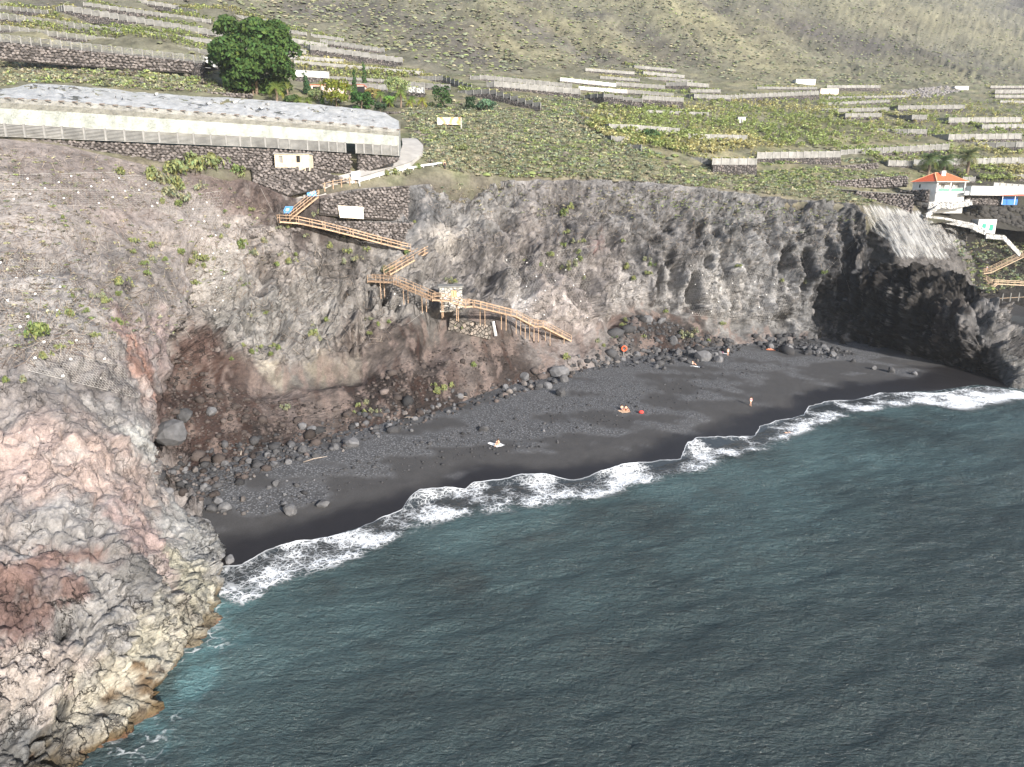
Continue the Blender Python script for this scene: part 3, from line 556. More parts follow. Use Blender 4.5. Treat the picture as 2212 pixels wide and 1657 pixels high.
def sea_material():
    m, nt, b = newmat('sea_water'); v = objpos(nt); s = attr(nt, 'shore', 'Fac'); pr = attr(nt, 'prom', 'Fac')
    mp = nt.nodes.new('ShaderNodeMapping'); mp.inputs['Rotation'].default_value = (0, 0, -.42); mp.inputs['Scale'].default_value = (.45, 1.25, 1); nt.links.new(v, mp.inputs[0])
    n1 = noise_node(nt, .05, 4, .55, v); n2 = noise_node(nt, 1.35, 6, .62, mp.outputs[0], .6); n3 = noise_node(nt, 4.5, 5, .6, mp.outputs[0], .4)
    teal = mathn(nt, 'MULTIPLY', maprange(nt, s, 45, 1, 0, 1), ramp(nt, n1.outputs['Fac'], [(.38, .1), (.66, 1.0)]))
    c = mixc(nt, srgb(64, 78, 80, .66), srgb(98, 124, 127, .70), teal)
    brown = mathn(nt, 'MULTIPLY', maprange(nt, noise_node(nt, .11, 4, .6, v).outputs['Fac'], .52, .74, 0, .45), maprange(nt, s, 45, 4, .35, 1))
    c = mixc(nt, c, srgb(78, 73, 68, .6), brown)
    pt = mathn(nt, 'MULTIPLY', maprange(nt, pr, 9, .5, 0, 1), maprange(nt, noise_node(nt, .22, 4, .6, v).outputs['Fac'], .45, .65, 0, .9))
    c = mixc(nt, c, srgb(120, 165, 170, .7), mathn(nt, 'MULTIPLY', pt, .7))
    # thin foam lace drifting near the rocks and the swash
    vo = nt.nodes.new('ShaderNodeTexVoronoi'); vo.feature = 'DISTANCE_TO_EDGE'; vo.inputs['Scale'].default_value = .75
    wn_ = noise_node(nt, .7, 3, .6, v); off = nt.nodes.new('ShaderNodeVectorMath'); off.operation = 'MULTIPLY_ADD'
    nt.links.new(wn_.outputs['Color'], off.inputs[0]); off.inputs[1].default_value = (1.8, 1.8, 0); nt.links.new(v, off.inputs[2]); nt.links.new(off.outputs[0], vo.inputs['Vector'])
    lace = maprange(nt, vo.outputs['Distance'], .10, .01, 0, 1)
    near_ = mathn(nt, 'MAXIMUM', maprange(nt, s, 7, 1, 0, 1), mathn(nt, 'MULTIPLY', maprange(nt, pr, 5.5, .3, 0, 1), maprange(nt, noise_node(nt, .16, 3, .5, v).outputs['Fac'], .46, .62, 0, 1)))
    foam = mathn(nt, 'MULTIPLY', mathn(nt, 'MULTIPLY', lace, near_), maprange(nt, n2.outputs['Fac'], .42, .62, 0, 1))
    c = mixc(nt, c, (.75, .78, .8), mathn(nt, 'MULTIPLY', foam, .8))
    nt.links.new(c, b.inputs['Base Color']); b.inputs['IOR'].default_value = 1.33; b.inputs['Specular IOR Level'].default_value = .5
    nt.links.new(maprange(nt, foam, 0, .5, .16, .8), b.inputs['Roughness'])
    n4 = noise_node(nt, 2.2, 5, .62, v, .5); h = mathn(nt, 'ADD', mathn(nt, 'MULTIPLY', n2.outputs['Fac'], .75), mathn(nt, 'ADD', mathn(nt, 'MULTIPLY', n3.outputs['Fac'], .35), mathn(nt, 'MULTIPLY', n4.outputs['Fac'], .6))); bump(nt, b, h, 1.0, .55); return m
M_sea = sea_material()
tag(link('sea', mesh_np('sea', S, grid_faces(len(ys), len(xs)), None, True, {'shore': np.clip(sd, -5, 200), 'prom': np.clip(pdist, 0, 200)}), M_sea), 'dark teal rippled sea in front of the beach', 'sea', kind='structure')
# swash: sheet of foamy water running up the sand
def resample(pts, n):
    pts = np.array(pts, float); L = np.concatenate([[0], np.cumsum(np.linalg.norm(np.diff(pts, axis=0), axis=1))]); t = np.linspace(0, L[-1], n)
    return np.stack([np.interp(t, L, pts[:, k]) for k in range(pts.shape[1])], 1)
nF = 900; fl = resample([Pz(x, y, .2) for x, y in FRONT], nF)
bk = np.array([Pz(x, y, 0) for x, y in BACK])
bl = np.array([bk[:, :2][0]]*nF); bb = resample(bk, 2000)
# pair each front point with the back line at the same share of length
bl = resample(bk, nF)
sm = lambda a, k: np.stack([np.convolve(np.pad(a[:, j], k, 'edge'), np.ones(2*k+1)/(2*k+1), 'valid') for j in range(a.shape[1])], 1)
bl = sm(bl, 12); fl2 = sm(fl, 1)
fj = fbm(np.stack([np.arange(nF)*.09, np.zeros(nF), np.zeros(nF)], 1), 4)
wdir = fl2-bl; wdir /= np.linalg.norm(wdir, axis=1)[:, None]; fl2 = fl2 + wdir*(.28*fj)[:, None]
NW = 40; w = np.linspace(0, 1, NW)
SW = fl2[None]*(1-w)[:, None, None] + bl[None]*w[:, None, None]
SWv = SW.reshape(-1, 3); vpar = np.repeat(w, nF); upar = np.tile(np.arange(nF)*.16, NW)
zs = np.array([.0]); bz = np.zeros(len(SWv))
from_b = BVHS[3]
for i, p in enumerate(SWv):
    r = from_b.ray_cast(Vector((p[0], p[1], 50)), Vector((0, 0, -1))); bz[i] = r[0].z if r[0] is not None else -1
SWv[:, 2] = np.maximum(bz + .05, .10) + .05*np.exp(-((vpar-.02)/.02)**2) + .06*fbm(SWv*1.2, 2)*sstep(.05, .3, vpar) + .14*np.exp(-((vpar-.75)/.16)**2)
SWv[:, 2] -= .30*sstep(.93, 1.0, vpar)
width = np.tile(np.linalg.norm(fl2-bl, axis=1), NW)
def foam_material():
    m, nt, b = newmat('surf_foam'); v = objpos(nt); e = attr(nt, 'across', 'Fac'); wd_ = attr(nt, 'wid', 'Fac')
    dist = mathn(nt, 'MULTIPLY', e, wd_)
    wn_ = noise_node(nt, .9, 4, .6, v); off = nt.nodes.new('ShaderNodeVectorMath'); off.operation = 'MULTIPLY_ADD'
    nt.links.new(wn_.outputs['Color'], off.inputs[0]); off.inputs[1].default_value = (1.2, 1.2, 0); nt.links.new(v, off.inputs[2])
    vo = nt.nodes.new('ShaderNodeTexVoronoi'); vo.feature = 'DISTANCE_TO_EDGE'; vo.inputs['Scale'].default_value = 1.6; nt.links.new(off.outputs[0], vo.inputs['Vector'])
    vo2 = nt.nodes.new('ShaderNodeTexVoronoi'); vo2.feature = 'DISTANCE_TO_EDGE'; vo2.inputs['Scale'].default_value = 4.5; nt.links.new(off.outputs[0], vo2.inputs['Vector'])
    vo3 = nt.nodes.new('ShaderNodeTexVoronoi'); vo3.feature = 'DISTANCE_TO_EDGE'; vo3.inputs['Scale'].default_value = .55; nt.links.new(off.outputs[0], vo3.inputs['Vector'])
    lace = mathn(nt, 'MAXIMUM', mathn(nt, 'MAXIMUM', maprange(nt, vo.outputs['Distance'], .15, .01, 0, 1), maprange(nt, vo3.outputs['Distance'], .09, .01, 0, 1)), maprange(nt, vo2.outputs['Distance'], .20, .02, 0, .75))
    big = noise_node(nt, .16, 4, .6, v)
    cover = mathn(nt, 'ADD', maprange(nt, big.outputs['Fac'], .36, .68, -.30, .42), attr(nt, 'white', 'Fac'))
    f = mathn(nt, 'ADD', mathn(nt, 'MULTIPLY', lace, .62), cover); f = maprange(nt, f, .28, .95, 0, 1)
    lip = mathn(nt, 'MULTIPLY', maprange(nt, dist, .36, .06, 0, .9), maprange(nt, big.outputs['Fac'], .36, .52, .35, 1)); f = mathn(nt, 'MAXIMUM', f, lip)
    fade = mathn(nt, 'MULTIPLY', maprange(nt, e, 1.0, .72, 0, 1), 1.0); f = mathn(nt, 'MULTIPLY', f, fade)
    c = mixc(nt, srgb(70, 76, 80, .6), (.86, .88, .90), f); nt.links.new(c, b.inputs['Base Color'])
    nt.links.new(maprange(nt, f, 0, 1, .22, .75), b.inputs['Roughness']); b.inputs['IOR'].default_value = 1.33
    bump(nt, b, f, .5, .08)
    al = mathn(nt, 'MULTIPLY', maprange(nt, e, .9, .35, 0, 1), .88); al = mathn(nt, 'MAXIMUM', al, f); nt.links.new(al, b.inputs['Alpha']); return m
white = np.interp(upar/upar.max(), [0, .1, .25, .32, .5, .6, .72, .8, .88, 1], [.16, .0, -.18, .06, -.08, .0, -.1, .08, .38, .2])
white = white + .30*np.exp(-((vpar-.62)/.22)**2) - .05
tag(link('surf_foam', mesh_np('surf_foam', SWv, grid_faces(NW, nF), None, True, {'across': vpar, 'wid': width, 'white': white}), foam_material()), 'white lacy foam of the wave running up the black sand', 'foam', kind='stuff')
# ================================================================== materials for built things
M_conc = simple('weathered_concrete', (.17, .168, .162), .9, .34, .8, .2, objvar=.08)
M_conc2 = simple('pale_concrete', (.215, .212, .205), .9, .3, .6, .2, objvar=.10)
M_post = simple('concrete_post', (.25, .246, .238), .9, .2, 1.5, objvar=.06)
M_white = simple('white_paint', (.62, .615, .60), .7, .10, 1.2, .1)
M_wood = simple('larch_timber', (.36, .25, .17), .8, .35, 3.0, .2, objvar=.15)
M_wood2 = simple('weathered_timber', (.42, .32, .23), .85, .3, 3.0, .2)
M_dwood = simple('grey_timber', (.16, .13, .11), .85, .3, 3.0, .2)
M_tile = simple('terracotta_tile', (.52, .11, .05), .7, .2, 2.5, .3)
M_dark = simple('dark_opening', (.012, .012, .013), .6, .1)
M_asph = simple('worn_road_concrete', (.30, .29, .28), .92, .16, .5, .2)
M_steel = simple('galvanised_steel', (.62, .63, .65), .45, .12, 2.0, metal=.3)
M_black = simple('black_rubber', (.02, .02, .02), .8, .1)
M_blue = simple('blue_panel', (.02, .18, .52), .5, .12)
M_green = simple('green_paint', (.03, .28, .18), .6, .15)
M_glass = simple('green_glass', (.06, .22, .20), .12, .1, spec=.6)
M_cloth = simple('white_windbreak_cloth', (.46, .46, .45), .8, .12, .5, .3)
M_gcloth = simple('grey_windbreak_cloth', (.30, .30, .295), .85, .12, .5, .3)
M_tan = simple('tan_block', (.50, .43, .33), .9, .25, 1.6, .3)
M_orange = simple('orange_buoy', (.75, .10, .03), .5, .1)
M_pink = simple('pink_plaster', (.66, .52, .47), .8, .12)
M_soilslab = simple('terrace_soil', (.12, .10, .08), .95, .3, 1.0, .4)
def basalt_mat(name, col, scale, gap=.10):
    m, nt, b = newmat(name); v = objpos(nt)
    wn_ = noise_node(nt, scale*.8, 3, .5, v); off = nt.nodes.new('ShaderNodeVectorMath'); off.operation = 'MULTIPLY_ADD'
    nt.links.new(wn_.outputs['Color'], off.inputs[0]); off.inputs[1].default_value = (.35/scale,)*3; nt.links.new(v, off.inputs[2])
    e = nt.nodes.new('ShaderNodeTexVoronoi'); e.feature = 'DISTANCE_TO_EDGE'; e.inputs['Scale'].default_value = scale; nt.links.new(off.outputs[0], e.inputs['Vector'])
    c = nt.nodes.new('ShaderNodeTexVoronoi'); c.inputs['Scale'].default_value = scale; nt.links.new(off.outputs[0], c.inputs['Vector'])
    sep = nt.nodes.new('ShaderNodeSeparateColor'); nt.links.new(c.outputs['Color'], sep.inputs[0])
    tint = ramp(nt, sep.outputs[0], [(0, [q*.55 for q in col]), (.5, col), (1, (col[0]*1.7, col[1]*1.6, col[2]*1.55))])
    n = noise_node(nt, scale*5, 4, .6, v); tint = mixc(nt, tint, ramp(nt, n.outputs['Fac'], [(.3, .75), (.7, 1.25)]), 1.0, 'MULTIPLY')
    col_ = mixc(nt, [q*.18 for q in col], tint, maprange(nt, e.outputs['Distance'], .01, gap, 0, 1)); nt.links.new(col_, b.inputs['Base Color'])
    b.inputs['Roughness'].default_value = .9; b.inputs['Specular IOR Level'].default_value = .2
    bump(nt, b, maprange(nt, e.outputs['Distance'], 0, gap*1.6, 0, 1), 1.0, .25); return m
M_drywall = basalt_mat('dry_stone_basalt', (.10, .092, .09), 1.5)
M_stone = simple('basalt_stone', (.135, .12, .115), .92, .35, 2.6, .5, objvar=.45)
M_core = simple('wall_core', (.035, .031, .029), .95, .2)

# ================================================================== terrace walls
def uq(label):  return label
def unit_lattice(n=7, gap=.45):
    mb = MB(); h = 1.0/n
    for k in range(n): mb.box((.5, 0, (k+.5)*h), (1.0, .7, h*(1-gap)))
    return mb.mesh('lattice')
def unit_boards(n=4):
    mb = MB(); h = 1.0/n
    for k in range(n): mb.box((.5, 0, (k+.5)*h), (1.0, .8 if k % 2 else .6, h*.95))
    mb.box((.5, 0, .5), (.99, .3, .985)); return mb.mesh('board_panel')
def unit_cloth():
    V = []; F = []; n = 12
    for i in range(n+1):
        for k in range(7): V.append((i/n, .5*math.sin(i*1.9+k*.4)*.6+.3*math.sin(k*1.7+i), k/6 + (.02*math.sin(i*2.3) if k == 6 else 0)))
    for i in range(n):
        for k in range(6): a = i*7+k; F.append((a, a+7, a+8, a+1))
    me = bpy.data.meshes.new('cloth'); me.from_pydata(V, [], F); me.polygons.foreach_set('use_smooth', [True]*len(F)); me.update(); return me
UL = unit_lattice(); UL.materials.append(M_conc2); UB = unit_boards(); UB.materials.append(M_conc); UBW = UB.copy(); UBW.materials.clear(); UBW.materials.append(M_conc2)
UC = unit_cloth(); UC.materials.append(M_cloth); UCG = UC.copy(); UCG.materials.clear(); UCG.materials.append(M_gcloth)
UP = MB().box((0, 0, .5), (1, 1, 1)).mesh('post'); UP.materials.append(M_post)
WALLS = []     # (points3d top, panel m, base z, top of stone z) for planting
def place(name, me, parent, o, xd, length, height, thick):
    ob = bpy.data.objects.new(name, me); COL.objects.link(ob); ob.parent = parent
    ob.location = o; ob.rotation_euler = (0, 0, math.atan2(xd.y, xd.x)); ob.scale = (length, thick, height); return ob
def terrace_wall(pts, panel, stone, label, style='b', bay=3.0, group='windbreak walls of the banana terraces', plants=True, back=13.0, dYs=None, name='terrace_wall', cat='wall', embed=1.2):
    pw = []
    for i, q in enumerate(pts):
        x, y = q[:2]; dy = 1.7*q[2] if len(q) > 2 else 0.0
        h = hit(x, y+panel+stone); Yb = (h[0].y if h else 250.0)
        pw.append([x, y, Yb, dy])
    Ym = sum(p[2] for p in pw)/len(pw)
    W = []
    for x, y, Yb, dy in pw:
        Yq = .75*Yb + .25*Ym + dy
        W.append((Vector(P(x, y, Yq)), Vector(P(x, y+panel, Yq)), Vector(P(x, y+panel+stone, Yq))))
    root = empty(name, tuple(W[0][2])); tag(root, label, cat, group); o0 = W[0][2]
    sb = MB()
    for (t0, s0, b0), (t1, s1, b1) in zip(W[:-1], W[1:]):
        d = (t1-t0); d.z = 0; L = d.length; d.normalize(); n = max(1, round(L/bay)); nrm = Vector((d.y, -d.x, 0))
        if nrm.y > 0: nrm = -nrm
        for k in range(n):
            f0, f1 = k/n, (k+1)/n; a = t0.lerp(t1, f0); b = t0.lerp(t1, f1); zt = min(a.z, b.z)*.5+max(a.z, b.z)*.5; zs = s0.lerp(s1, (f0+f1)/2).z
            me = {'l': UL, 'b': UB, 'w': UBW, 'c': UC, 'g': UCG}[style]
            place('panel', me, root, Vector((a.x, a.y, zs)) - o0, d, L/n*.97, zt-zs, .14 if style in 'lbw' else .35)
            p = place('post', UP, root, Vector((a.x, a.y, zs-.1)) + nrm*.06 - o0, d, .22, zt-zs+.22, .22)
        place('post', UP, root, Vector((t1.x, t1.y, s1.z-.1)) + nrm*.06 - o0, d, .22, t1.z-s1.z+.22, .22)
        # stone footing, a battered wall under the panels
        th = .55; ba = Vector((b0.x, b0.y, b0.z-embed)); bb = Vector((b1.x, b1.y, b1.z-embed))
        vs = [Vector((s0.x, s0.y, s0.z)) + nrm*.12, Vector((s1.x, s1.y, s1.z)) + nrm*.12, bb + nrm*.35, ba + nrm*.35,
              Vector((s0.x, s0.y, s0.z)) - nrm*th, Vector((s1.x, s1.y, s1.z)) - nrm*th, bb - nrm*th, ba - nrm*th]
        sb.add([v-o0 for v in vs], [(0, 1, 2, 3), (4, 7, 6, 5), (0, 4, 5, 1), (0, 3, 7, 4), (1, 5, 6, 2)])
    sb.build('stone_base', M_drywall, root)
    if plants:
        WALLS.append(([w[0] for w in W], [w[1].z for w in W]))
        g = MB()
        for (t0, s0, b0), (t1, s1, b1) in zip(W[:-1], W[1:]):
            za, zb = s0.z*.65+t0.z*.35, s1.z*.65+t1.z*.35
            g.add([(t0.x, t0.y+.25, za), (t1.x, t1.y+.25, zb), (t1.x*1.02, t1.y+back, zb+.3), (t0.x*1.02, t0.y+back, za+.3)], [(0, 1, 2, 3)])
        go = g.build('terrace_ground', M_soilslab); go['kind'] = 'structure'; go['label'] = 'brown planted soil of a banana terrace'; go['category'] = 'terrace'
    return root
TW = [  # top-edge points (x, y, extra depth), panel px, stone px, style, label
 ([(-60,67),(0,73),(440,121)],[17,33],'l','long white slatted wall on tall dry stone, lowest of the upper left terraces',0),
 ([(-60,47),(0,53),(490,112)],[12,4],'l','slatted terrace wall directly above the tall dry stone wall, upper left',0),
 ([(-60,20),(0,27),(250,60)],[14,3],'l','slatted wall of the third terrace from below, ending at a dark gap',0),
 ([(254,60),(498,90)],[10,4],'b','grey panel wall continuing right of the dark gap, upper left',0),
 ([(-40,6),(0,11),(103,22)],[9,3],'l','short slatted wall at the left edge near the top corner',0),
 ([(112,18,9),(138,10,0),(485,68)],[13,9],'b','long grey wall with a shaded left return on the upper left terraces',0),
 ([(180,4),(455,42)],[8,2],'b','thin grey wall one terrace above the long returned wall',0),
 ([(300,-2),(575,42)],[8,2],'b','thin grey wall nearest the scrub slope, upper left',0),
 ([(370,12),(425,22)],[8,1],'b','very short grey wall below the scrub slope, upper left',0),
 ([(500,60),(615,77)],[8,3],'w','pale wall just above the big round tree',0),
 ([(594,59),(662,70)],[7,2],'b','short grey wall above and right of the big tree',0),
 ([(672,73),(742,82)],[7,2],'b','highest short wall at the foot of the dark scree',0),
 ([(629,82),(706,95)],[10,2],'w','pale wall second above the big tree on its right',0),
 ([(692,84),(830,104)],[9,2],'b','long grey wall below the dark scree',0),
 ([(655,99,6),(671,96,0),(869,125)],[11,7],'w','bright wall with returned left corner on dark stones, centre left terraces',0),
 ([(603,102),(660,107)],[10,3],'w','pale wall touching the right side of the big tree crown',0),
 ([(623,119),(741,128)],[8,2],'w','thin pale wall right of the big tree crown',0),
 ([(636,130),(912,154)],[7,3],'w','very long thin pale wall right of the big tree',0),
 ([(636,151),(710,155)],[14,10],'c','white cloth wall behind the garden beside the big tree',0),
 ([(710,164),(842,172)],[6,3],'b','low wall behind the cypresses of the garden',0),
 ([(880,176),(972,183)],[11,4],'b','grey wall above the garden palms, right end',0),
 ([(722,175),(836,183)],[12,5],'w','pale wall right behind the garden cypresses',0),
 ([(880,187),(917,190)],[12,9],'c','short white wall behind the garden palms',0),
 ([(883,166,8),(956,163,0),(1019,185)],[10,3],'b','grey wall with kinked corner above the scrub, centre',0),
 ([(990,196,10),(1057,192,0),(1168,223)],[10,11],'b','grey wall sloping right down to the scrub hill, dark return at left',0),
 ([(1016,166,5),(1037,161,0),(1235,181)],[10,3],'b','long grey wall crossing the centre, third above the scrub hill',0),
 ([(1052,178,5),(1068,175,0),(1253,192)],[12,8],'w','long pale wall on dark stone above the scrub hill, centre',0),
 ([(1265,147),(1370,155)],[6,2],'w','left one of the two highest centre walls under the mountain',0),
 ([(1351,142,6),(1371,141,0),(1460,149)],[6,2],'w','highest centre wall under the mountain, dark return at left',0),
 ([(1373,156,6),(1390,154,0),(1478,162)],[7,2],'w','second highest centre wall with dark return',0),
 ([(1297,164),(1381,170)],[6,2],'b','short wall left of the second row of centre terraces',0),
 ([(1384,168,6),(1433,166,0),(1496,173)],[7,2],'b','third highest centre wall with long dark return',0),
 ([(1210,167),(1331,180)],[8,2],'c','upper strip of white sagging windbreak cloth, centre terraces',0),
 ([(1331,177),(1436,184)],[8,2],'b','grey wall right of the upper white cloth strip',0),
 ([(1440,178,5),(1484,177,0),(1531,181)],[8,8],'w','block-like wall corner on dark stones, centre terraces',0),
 ([(1250,186),(1355,194)],[8,2],'c','lower strip of white sagging windbreak cloth, centre terraces',0),
 ([(1356,193),(1454,201)],[8,2],'b','grey wall right of the lower white cloth strip',0),
 ([(1263,205,9),(1305,201,0),(1388,214)],[8,17],'b','sloping wall on tall rubble with shaded left return, centre',0),
 ([(1388,206),(1476,211)],[9,15],'b','level wall on tall pale rubble stones, centre',0),
 ([(1480,204,5),(1500,203,0),(1579,206),(1613,203),(1769,196)],[9,5],'b','very long grey wall ending at the pink shed',0),
 ([(1492,193),(1556,193)],[7,2],'b','short grey wall above the very long wall, centre right',0),
 ([(1384,237),(1530,243)],[6,2],'w','thin wall almost hidden among banana plants, centre right',0),
 ([(1298,244),(1322,245)],[6,2],'w','tiny wall end at the left of the banana field',0),
 ([(1250,266,10),(1316,268,0),(1364,269),(1467,277)],[11,2],'w','white wall with dark left return below the banana field',0),
 ([(1487,289),(1613,292)],[12,2],'w','white board wall in the middle of the lower banana field',0),
 ([(1263,291,9),(1321,294,0),(1356,295)],[10,3],'b','dark corner wall at the left end of the lower banana field',0),
 ([(1318,309,6),(1386,313,0)],[12,3],'b','dark block wall facing the scrub hill, upper of two',0),
 ([(1386,318,16),(1430,336,8),(1539,342,0)],[13,3],'b','long dark block wall bordering the scrub hill',0),
 ([(1539,342),(1634,342)],[14,20],'w','white lattice wall above tall dark stones near the cliff edge',0),
 ([(1636,329),(1816,326)],[14,11],'w','bright white board wall above the black field walls',0),
 ([(1816,324),(2050,310)],[13,3],'b','grey panel wall rising towards the right above the house',0),
 ([(2050,309,10),(2196,306,0),(2260,305)],[12,11],'b','dark wall at the right edge second above the house',0),
 ([(1780,276,10),(1962,279,0),(2002,279)],[10,3],'b','half shaded wall in the middle right terraces',0),
 ([(1940,291,14),(2050,290,0),(2207,288)],[12,4],'w','pale lattice wall with long shaded left half, right terraces',0),
 ([(1803,247,7),(1827,245,0),(1904,244)],[9,5],'b','grey wall with dark corner left of the middle right terraces',0),
 ([(1904,249,12),(1971,248,0),(2002,248)],[10,7],'b','mostly shaded wall adjoining the grey corner wall, right',0),
 ([(1975,258,14),(2050,254,0),(2207,253)],[11,3],'w','long pale wall with dark left part, right terraces',0),
 ([(2097,271,6),(2122,269,0),(2260,267)],[9,2],'w','pale wall at the right edge with a small dark return',0),
 ([(1920,230,6),(1941,228,0),(2084,226)],[9,4],'b','grey panelled wall below the stone slide',0),
 ([(1790,209),(1964,205)],[5,2],'b','thin wall two rows below the pink shed',0),
 ([(1777,222),(1922,215)],[6,2],'b','thin wall three rows below the pink shed',0),
 ([(1777,235),(1920,232)],[8,2],'b','thin wall four rows below the pink shed',0),
 ([(1787,184),(1902,184)],[6,7],'w','pale wall on stones right above the pink shed',0),
 ([(2140,185),(2260,185)],[5,2],'w','highest wall at the far right edge',0),
 ([(2150,194),(2260,193)],[8,3],'w','second wall at the far right edge',0),
 ([(2150,205),(2260,205)],[6,2],'w','third wall at the far right edge',0),
 ([(2161,217),(2260,218)],[5,2],'w','fourth wall at the far right edge',0),
 ([(1636,187),(1764,188)],[5,2],'b','thin wall left of the pink shed',0),
 ([(1895,348,5),(1920,346,0),(1970,347)],[12,3],'w','pale wall beside the green gate above the house lane',0),
 ([(1974,345),(2045,343),(2260,339)],[13,4],'w','long pale lattice wall behind the palms of the house',0),
 ([(2080,382),(2106,382)],[10,2],'b','short wall between the palms and the white terrace',0),
 ([(2110,381,6),(2150,379,2),(2260,375,0)],[10,3],'b','grey shaded wall above the white terrace right of the house',0),
 ([(2147,394),(2200,398),(2270,402)],[20,2],'g','tall grey cloth wall at the right edge above the red awning',0),
 ([(417,131,5),(465,120,0),(492,120)],[25,4],'c','white cloth wall against the left side of the big tree',0),
]
for pts, (pn_, st_), sty, lab, _ in TW:
    terrace_wall(pts, pn_, st_, lab, sty, plants=('cloth wall' not in lab or 'strip' in lab))

# ================================================================== dry stone walls built of single stones
def stone_variants(n=10):
    out = []
    for k in range(n):
        bm = bmesh.new(); bmesh.ops.create_icosphere(bm, subdivisions=1, radius=.5); r = random.Random(50+k)
        planes = [(Vector((r.gauss(0, 1), r.gauss(0, 1)*.6, r.gauss(0, 1))).normalized(), r.uniform(.30, .44)) for _ in range(7)]
        for v in bm.verts:
            v.co *= r.uniform(.95, 1.25)
            for nrm, dd in planes:
                q = v.co.dot(nrm)
                if q > dd: v.co -= nrm*(q-dd)
        me = bpy.data.meshes.new('stone'); bm.to_mesh(me); bm.free(); me.materials.append(M_stone); out.append(me)
    return out
STONES = stone_variants()
def stone_wall(top, bot, label, size=.6, maxp=300, name='dry_stone_wall', group=None, core=True, thick=.8):
    """top / bot: lists of (px, py, Y) with the same length"""
    T = [Vector(P(*q)) for q in top]; B = [Vector(P(*q)) for q in bot]
    root = empty(name, tuple(B[0])); tag(root, label, 'wall', group); o0 = B[0]
    def at(u, v):
        i = min(int(u), len(T)-2); f = u-i; return B[i].lerp(B[i+1], f).lerp(T[i].lerp(T[i+1], f), v)
    cb = MB()
    for i in range(len(T)-1):
        d = T[i+1]-T[i]; d.z = 0; n = Vector((d.y, -d.x, 0)).normalized(); n = -n if n.y > 0 else n
        lo = Vector((0, 0, -.25)); q = [T[i]-n*.12, T[i+1]-n*.12, B[i+1]+lo-n*.12, B[i]+lo-n*.12]; k = [p-n*thick for p in q]
        cb.add([p-o0 for p in q+k], [(0, 1, 2, 3), (4, 7, 6, 5), (0, 4, 5, 1), (0, 3, 7, 4), (1, 5, 6, 2)])
    cb.build('wall_core', M_core, root)
    L = [(T[i+1]-T[i]).length for i in range(len(T)-1)]; spots = []; r = random.Random(len(label))
    for i, l in enumerate(L):
        nu_ = max(1, int(l/size)); d = (T[i+1]-T[i]).normalized(); n = Vector((d.y, -d.x, 0)).normalized(); n = -n if n.y > 0 else n
        for a in range(nu_):
            hgt = (at(i+(a+.5)/nu_, 1)-at(i+(a+.5)/nu_, 0)).length; rows = max(1, int(round(hgt/(size*.72))))
            for b in range(rows):
                u = i + min(.999, max(0, (a+.5+r.uniform(-.28, .28)+.5*(b % 2))/nu_)); v = (b+.5+r.uniform(-.22, .22))/rows
                spots.append((at(u, v)+n*r.uniform(-.08, .06), math.atan2(d.y, d.x), size*r.uniform(.95, 1.55), size*r.uniform(.75, 1.15)))
    r.shuffle(spots); rest = MB()
    for k, (p, a, sx, sz) in enumerate(spots):
        me = STONES[r.randrange(len(STONES))]
        if k < maxp:
            o = bpy.data.objects.new('stone', me); COL.objects.link(o); o.parent = root; o.location = p-o0; o.rotation_euler = (r.uniform(-.15, .15), r.uniform(-.4, .4) + (math.pi if r.random() < .5 else 0), a); o.scale = (sx, size*1.0, sz)
        else:
            Mx = Matrix.Translation(p-o0) @ Matrix.Rotation(a, 4, 'Z') @ Matrix.Rotation(r.uniform(-.4, .4), 4, 'Y') @ Matrix.Diagonal((sx, size, sz, 1))
            rest.add([Mx @ v.co for v in me.vertices], [tuple(f.vertices) for f in me.polygons])
    if rest.v: o = rest.build('stone_rest', M_stone, root); o['kind'] = 'stuff'
    return root
def fy(x): return 112 + 34*x/860.0
stone_wall([(0,91,209),(140,105,211),(280,119,213),(417,133,216)], [(0,128,209),(140,139,211),(280,149,213),(417,156,216)], 'tall dry stone wall under the white slatted wall, upper left', .95, 290)
stone_wall([(60,300,fy(60)),(200,306,fy(200)),(345,312,fy(345)),(450,316,fy(450)),(580,322,fy(580))], [(60,306,fy(60)-.6),(200,333,fy(200)-.8),(345,368,fy(345)-1),(450,366,fy(450)-1),(580,362,fy(580)-1)], 'black dry stone wall under the left part of the greenhouse fence', .62, 300)
stone_wall([(580,322,fy(580)),(675,327,fy(675)),(757,332,fy(757))], [(580,362,fy(580)-1),(675,363,fy(675)-1),(757,378,fy(757)-1)], 'black dry stone wall behind the small block house', .62, 230)
stone_wall([(773,333,fy(773)),(862,341,fy(862))], [(773,376,fy(773)-1),(858,347,fy(858)-1)], 'black dry stone wall beside the road, right of the dark notch', .62, 120)
stone_wall([(542,362,131),(672,362,134),(742,384,138.2)], [(548,393,130.3),(622,421,131.3),(752,393,137.8)], 'grey dry stone wall below the block house, along the road', .62, 260)
stone_wall([(694,430,132.2),(779,410,136.8),(883,401,143.5)], [(690,461,131.3),(779,470,135.6),(880,475,142)], 'high dry stone wall holding up the road end, around the pale plaster patch', .66, 300)
stone_wall([(645,478,129.6),(760,478,134.4),(893,482,141)], [(649,484,129.2),(760,508,133.4),(882,532,139)], 'dry stone wall above the railed footpath', .62, 280)
stone_wall([(515,489,122.6),(600,490,126.8),(648,492,128.6)], [(520,514,121.8),(605,506,126.2),(648,500,128.2)], 'low dry stone wall left of the footpath corner', .6, 120)
stone_wall([(1640,361,226),(1728,364,219),(1897,352,226)], [(1640,374,226),(1728,384,218.6),(1897,364,225.6)], 'upper black field wall of the three left of the house', .8, 120)
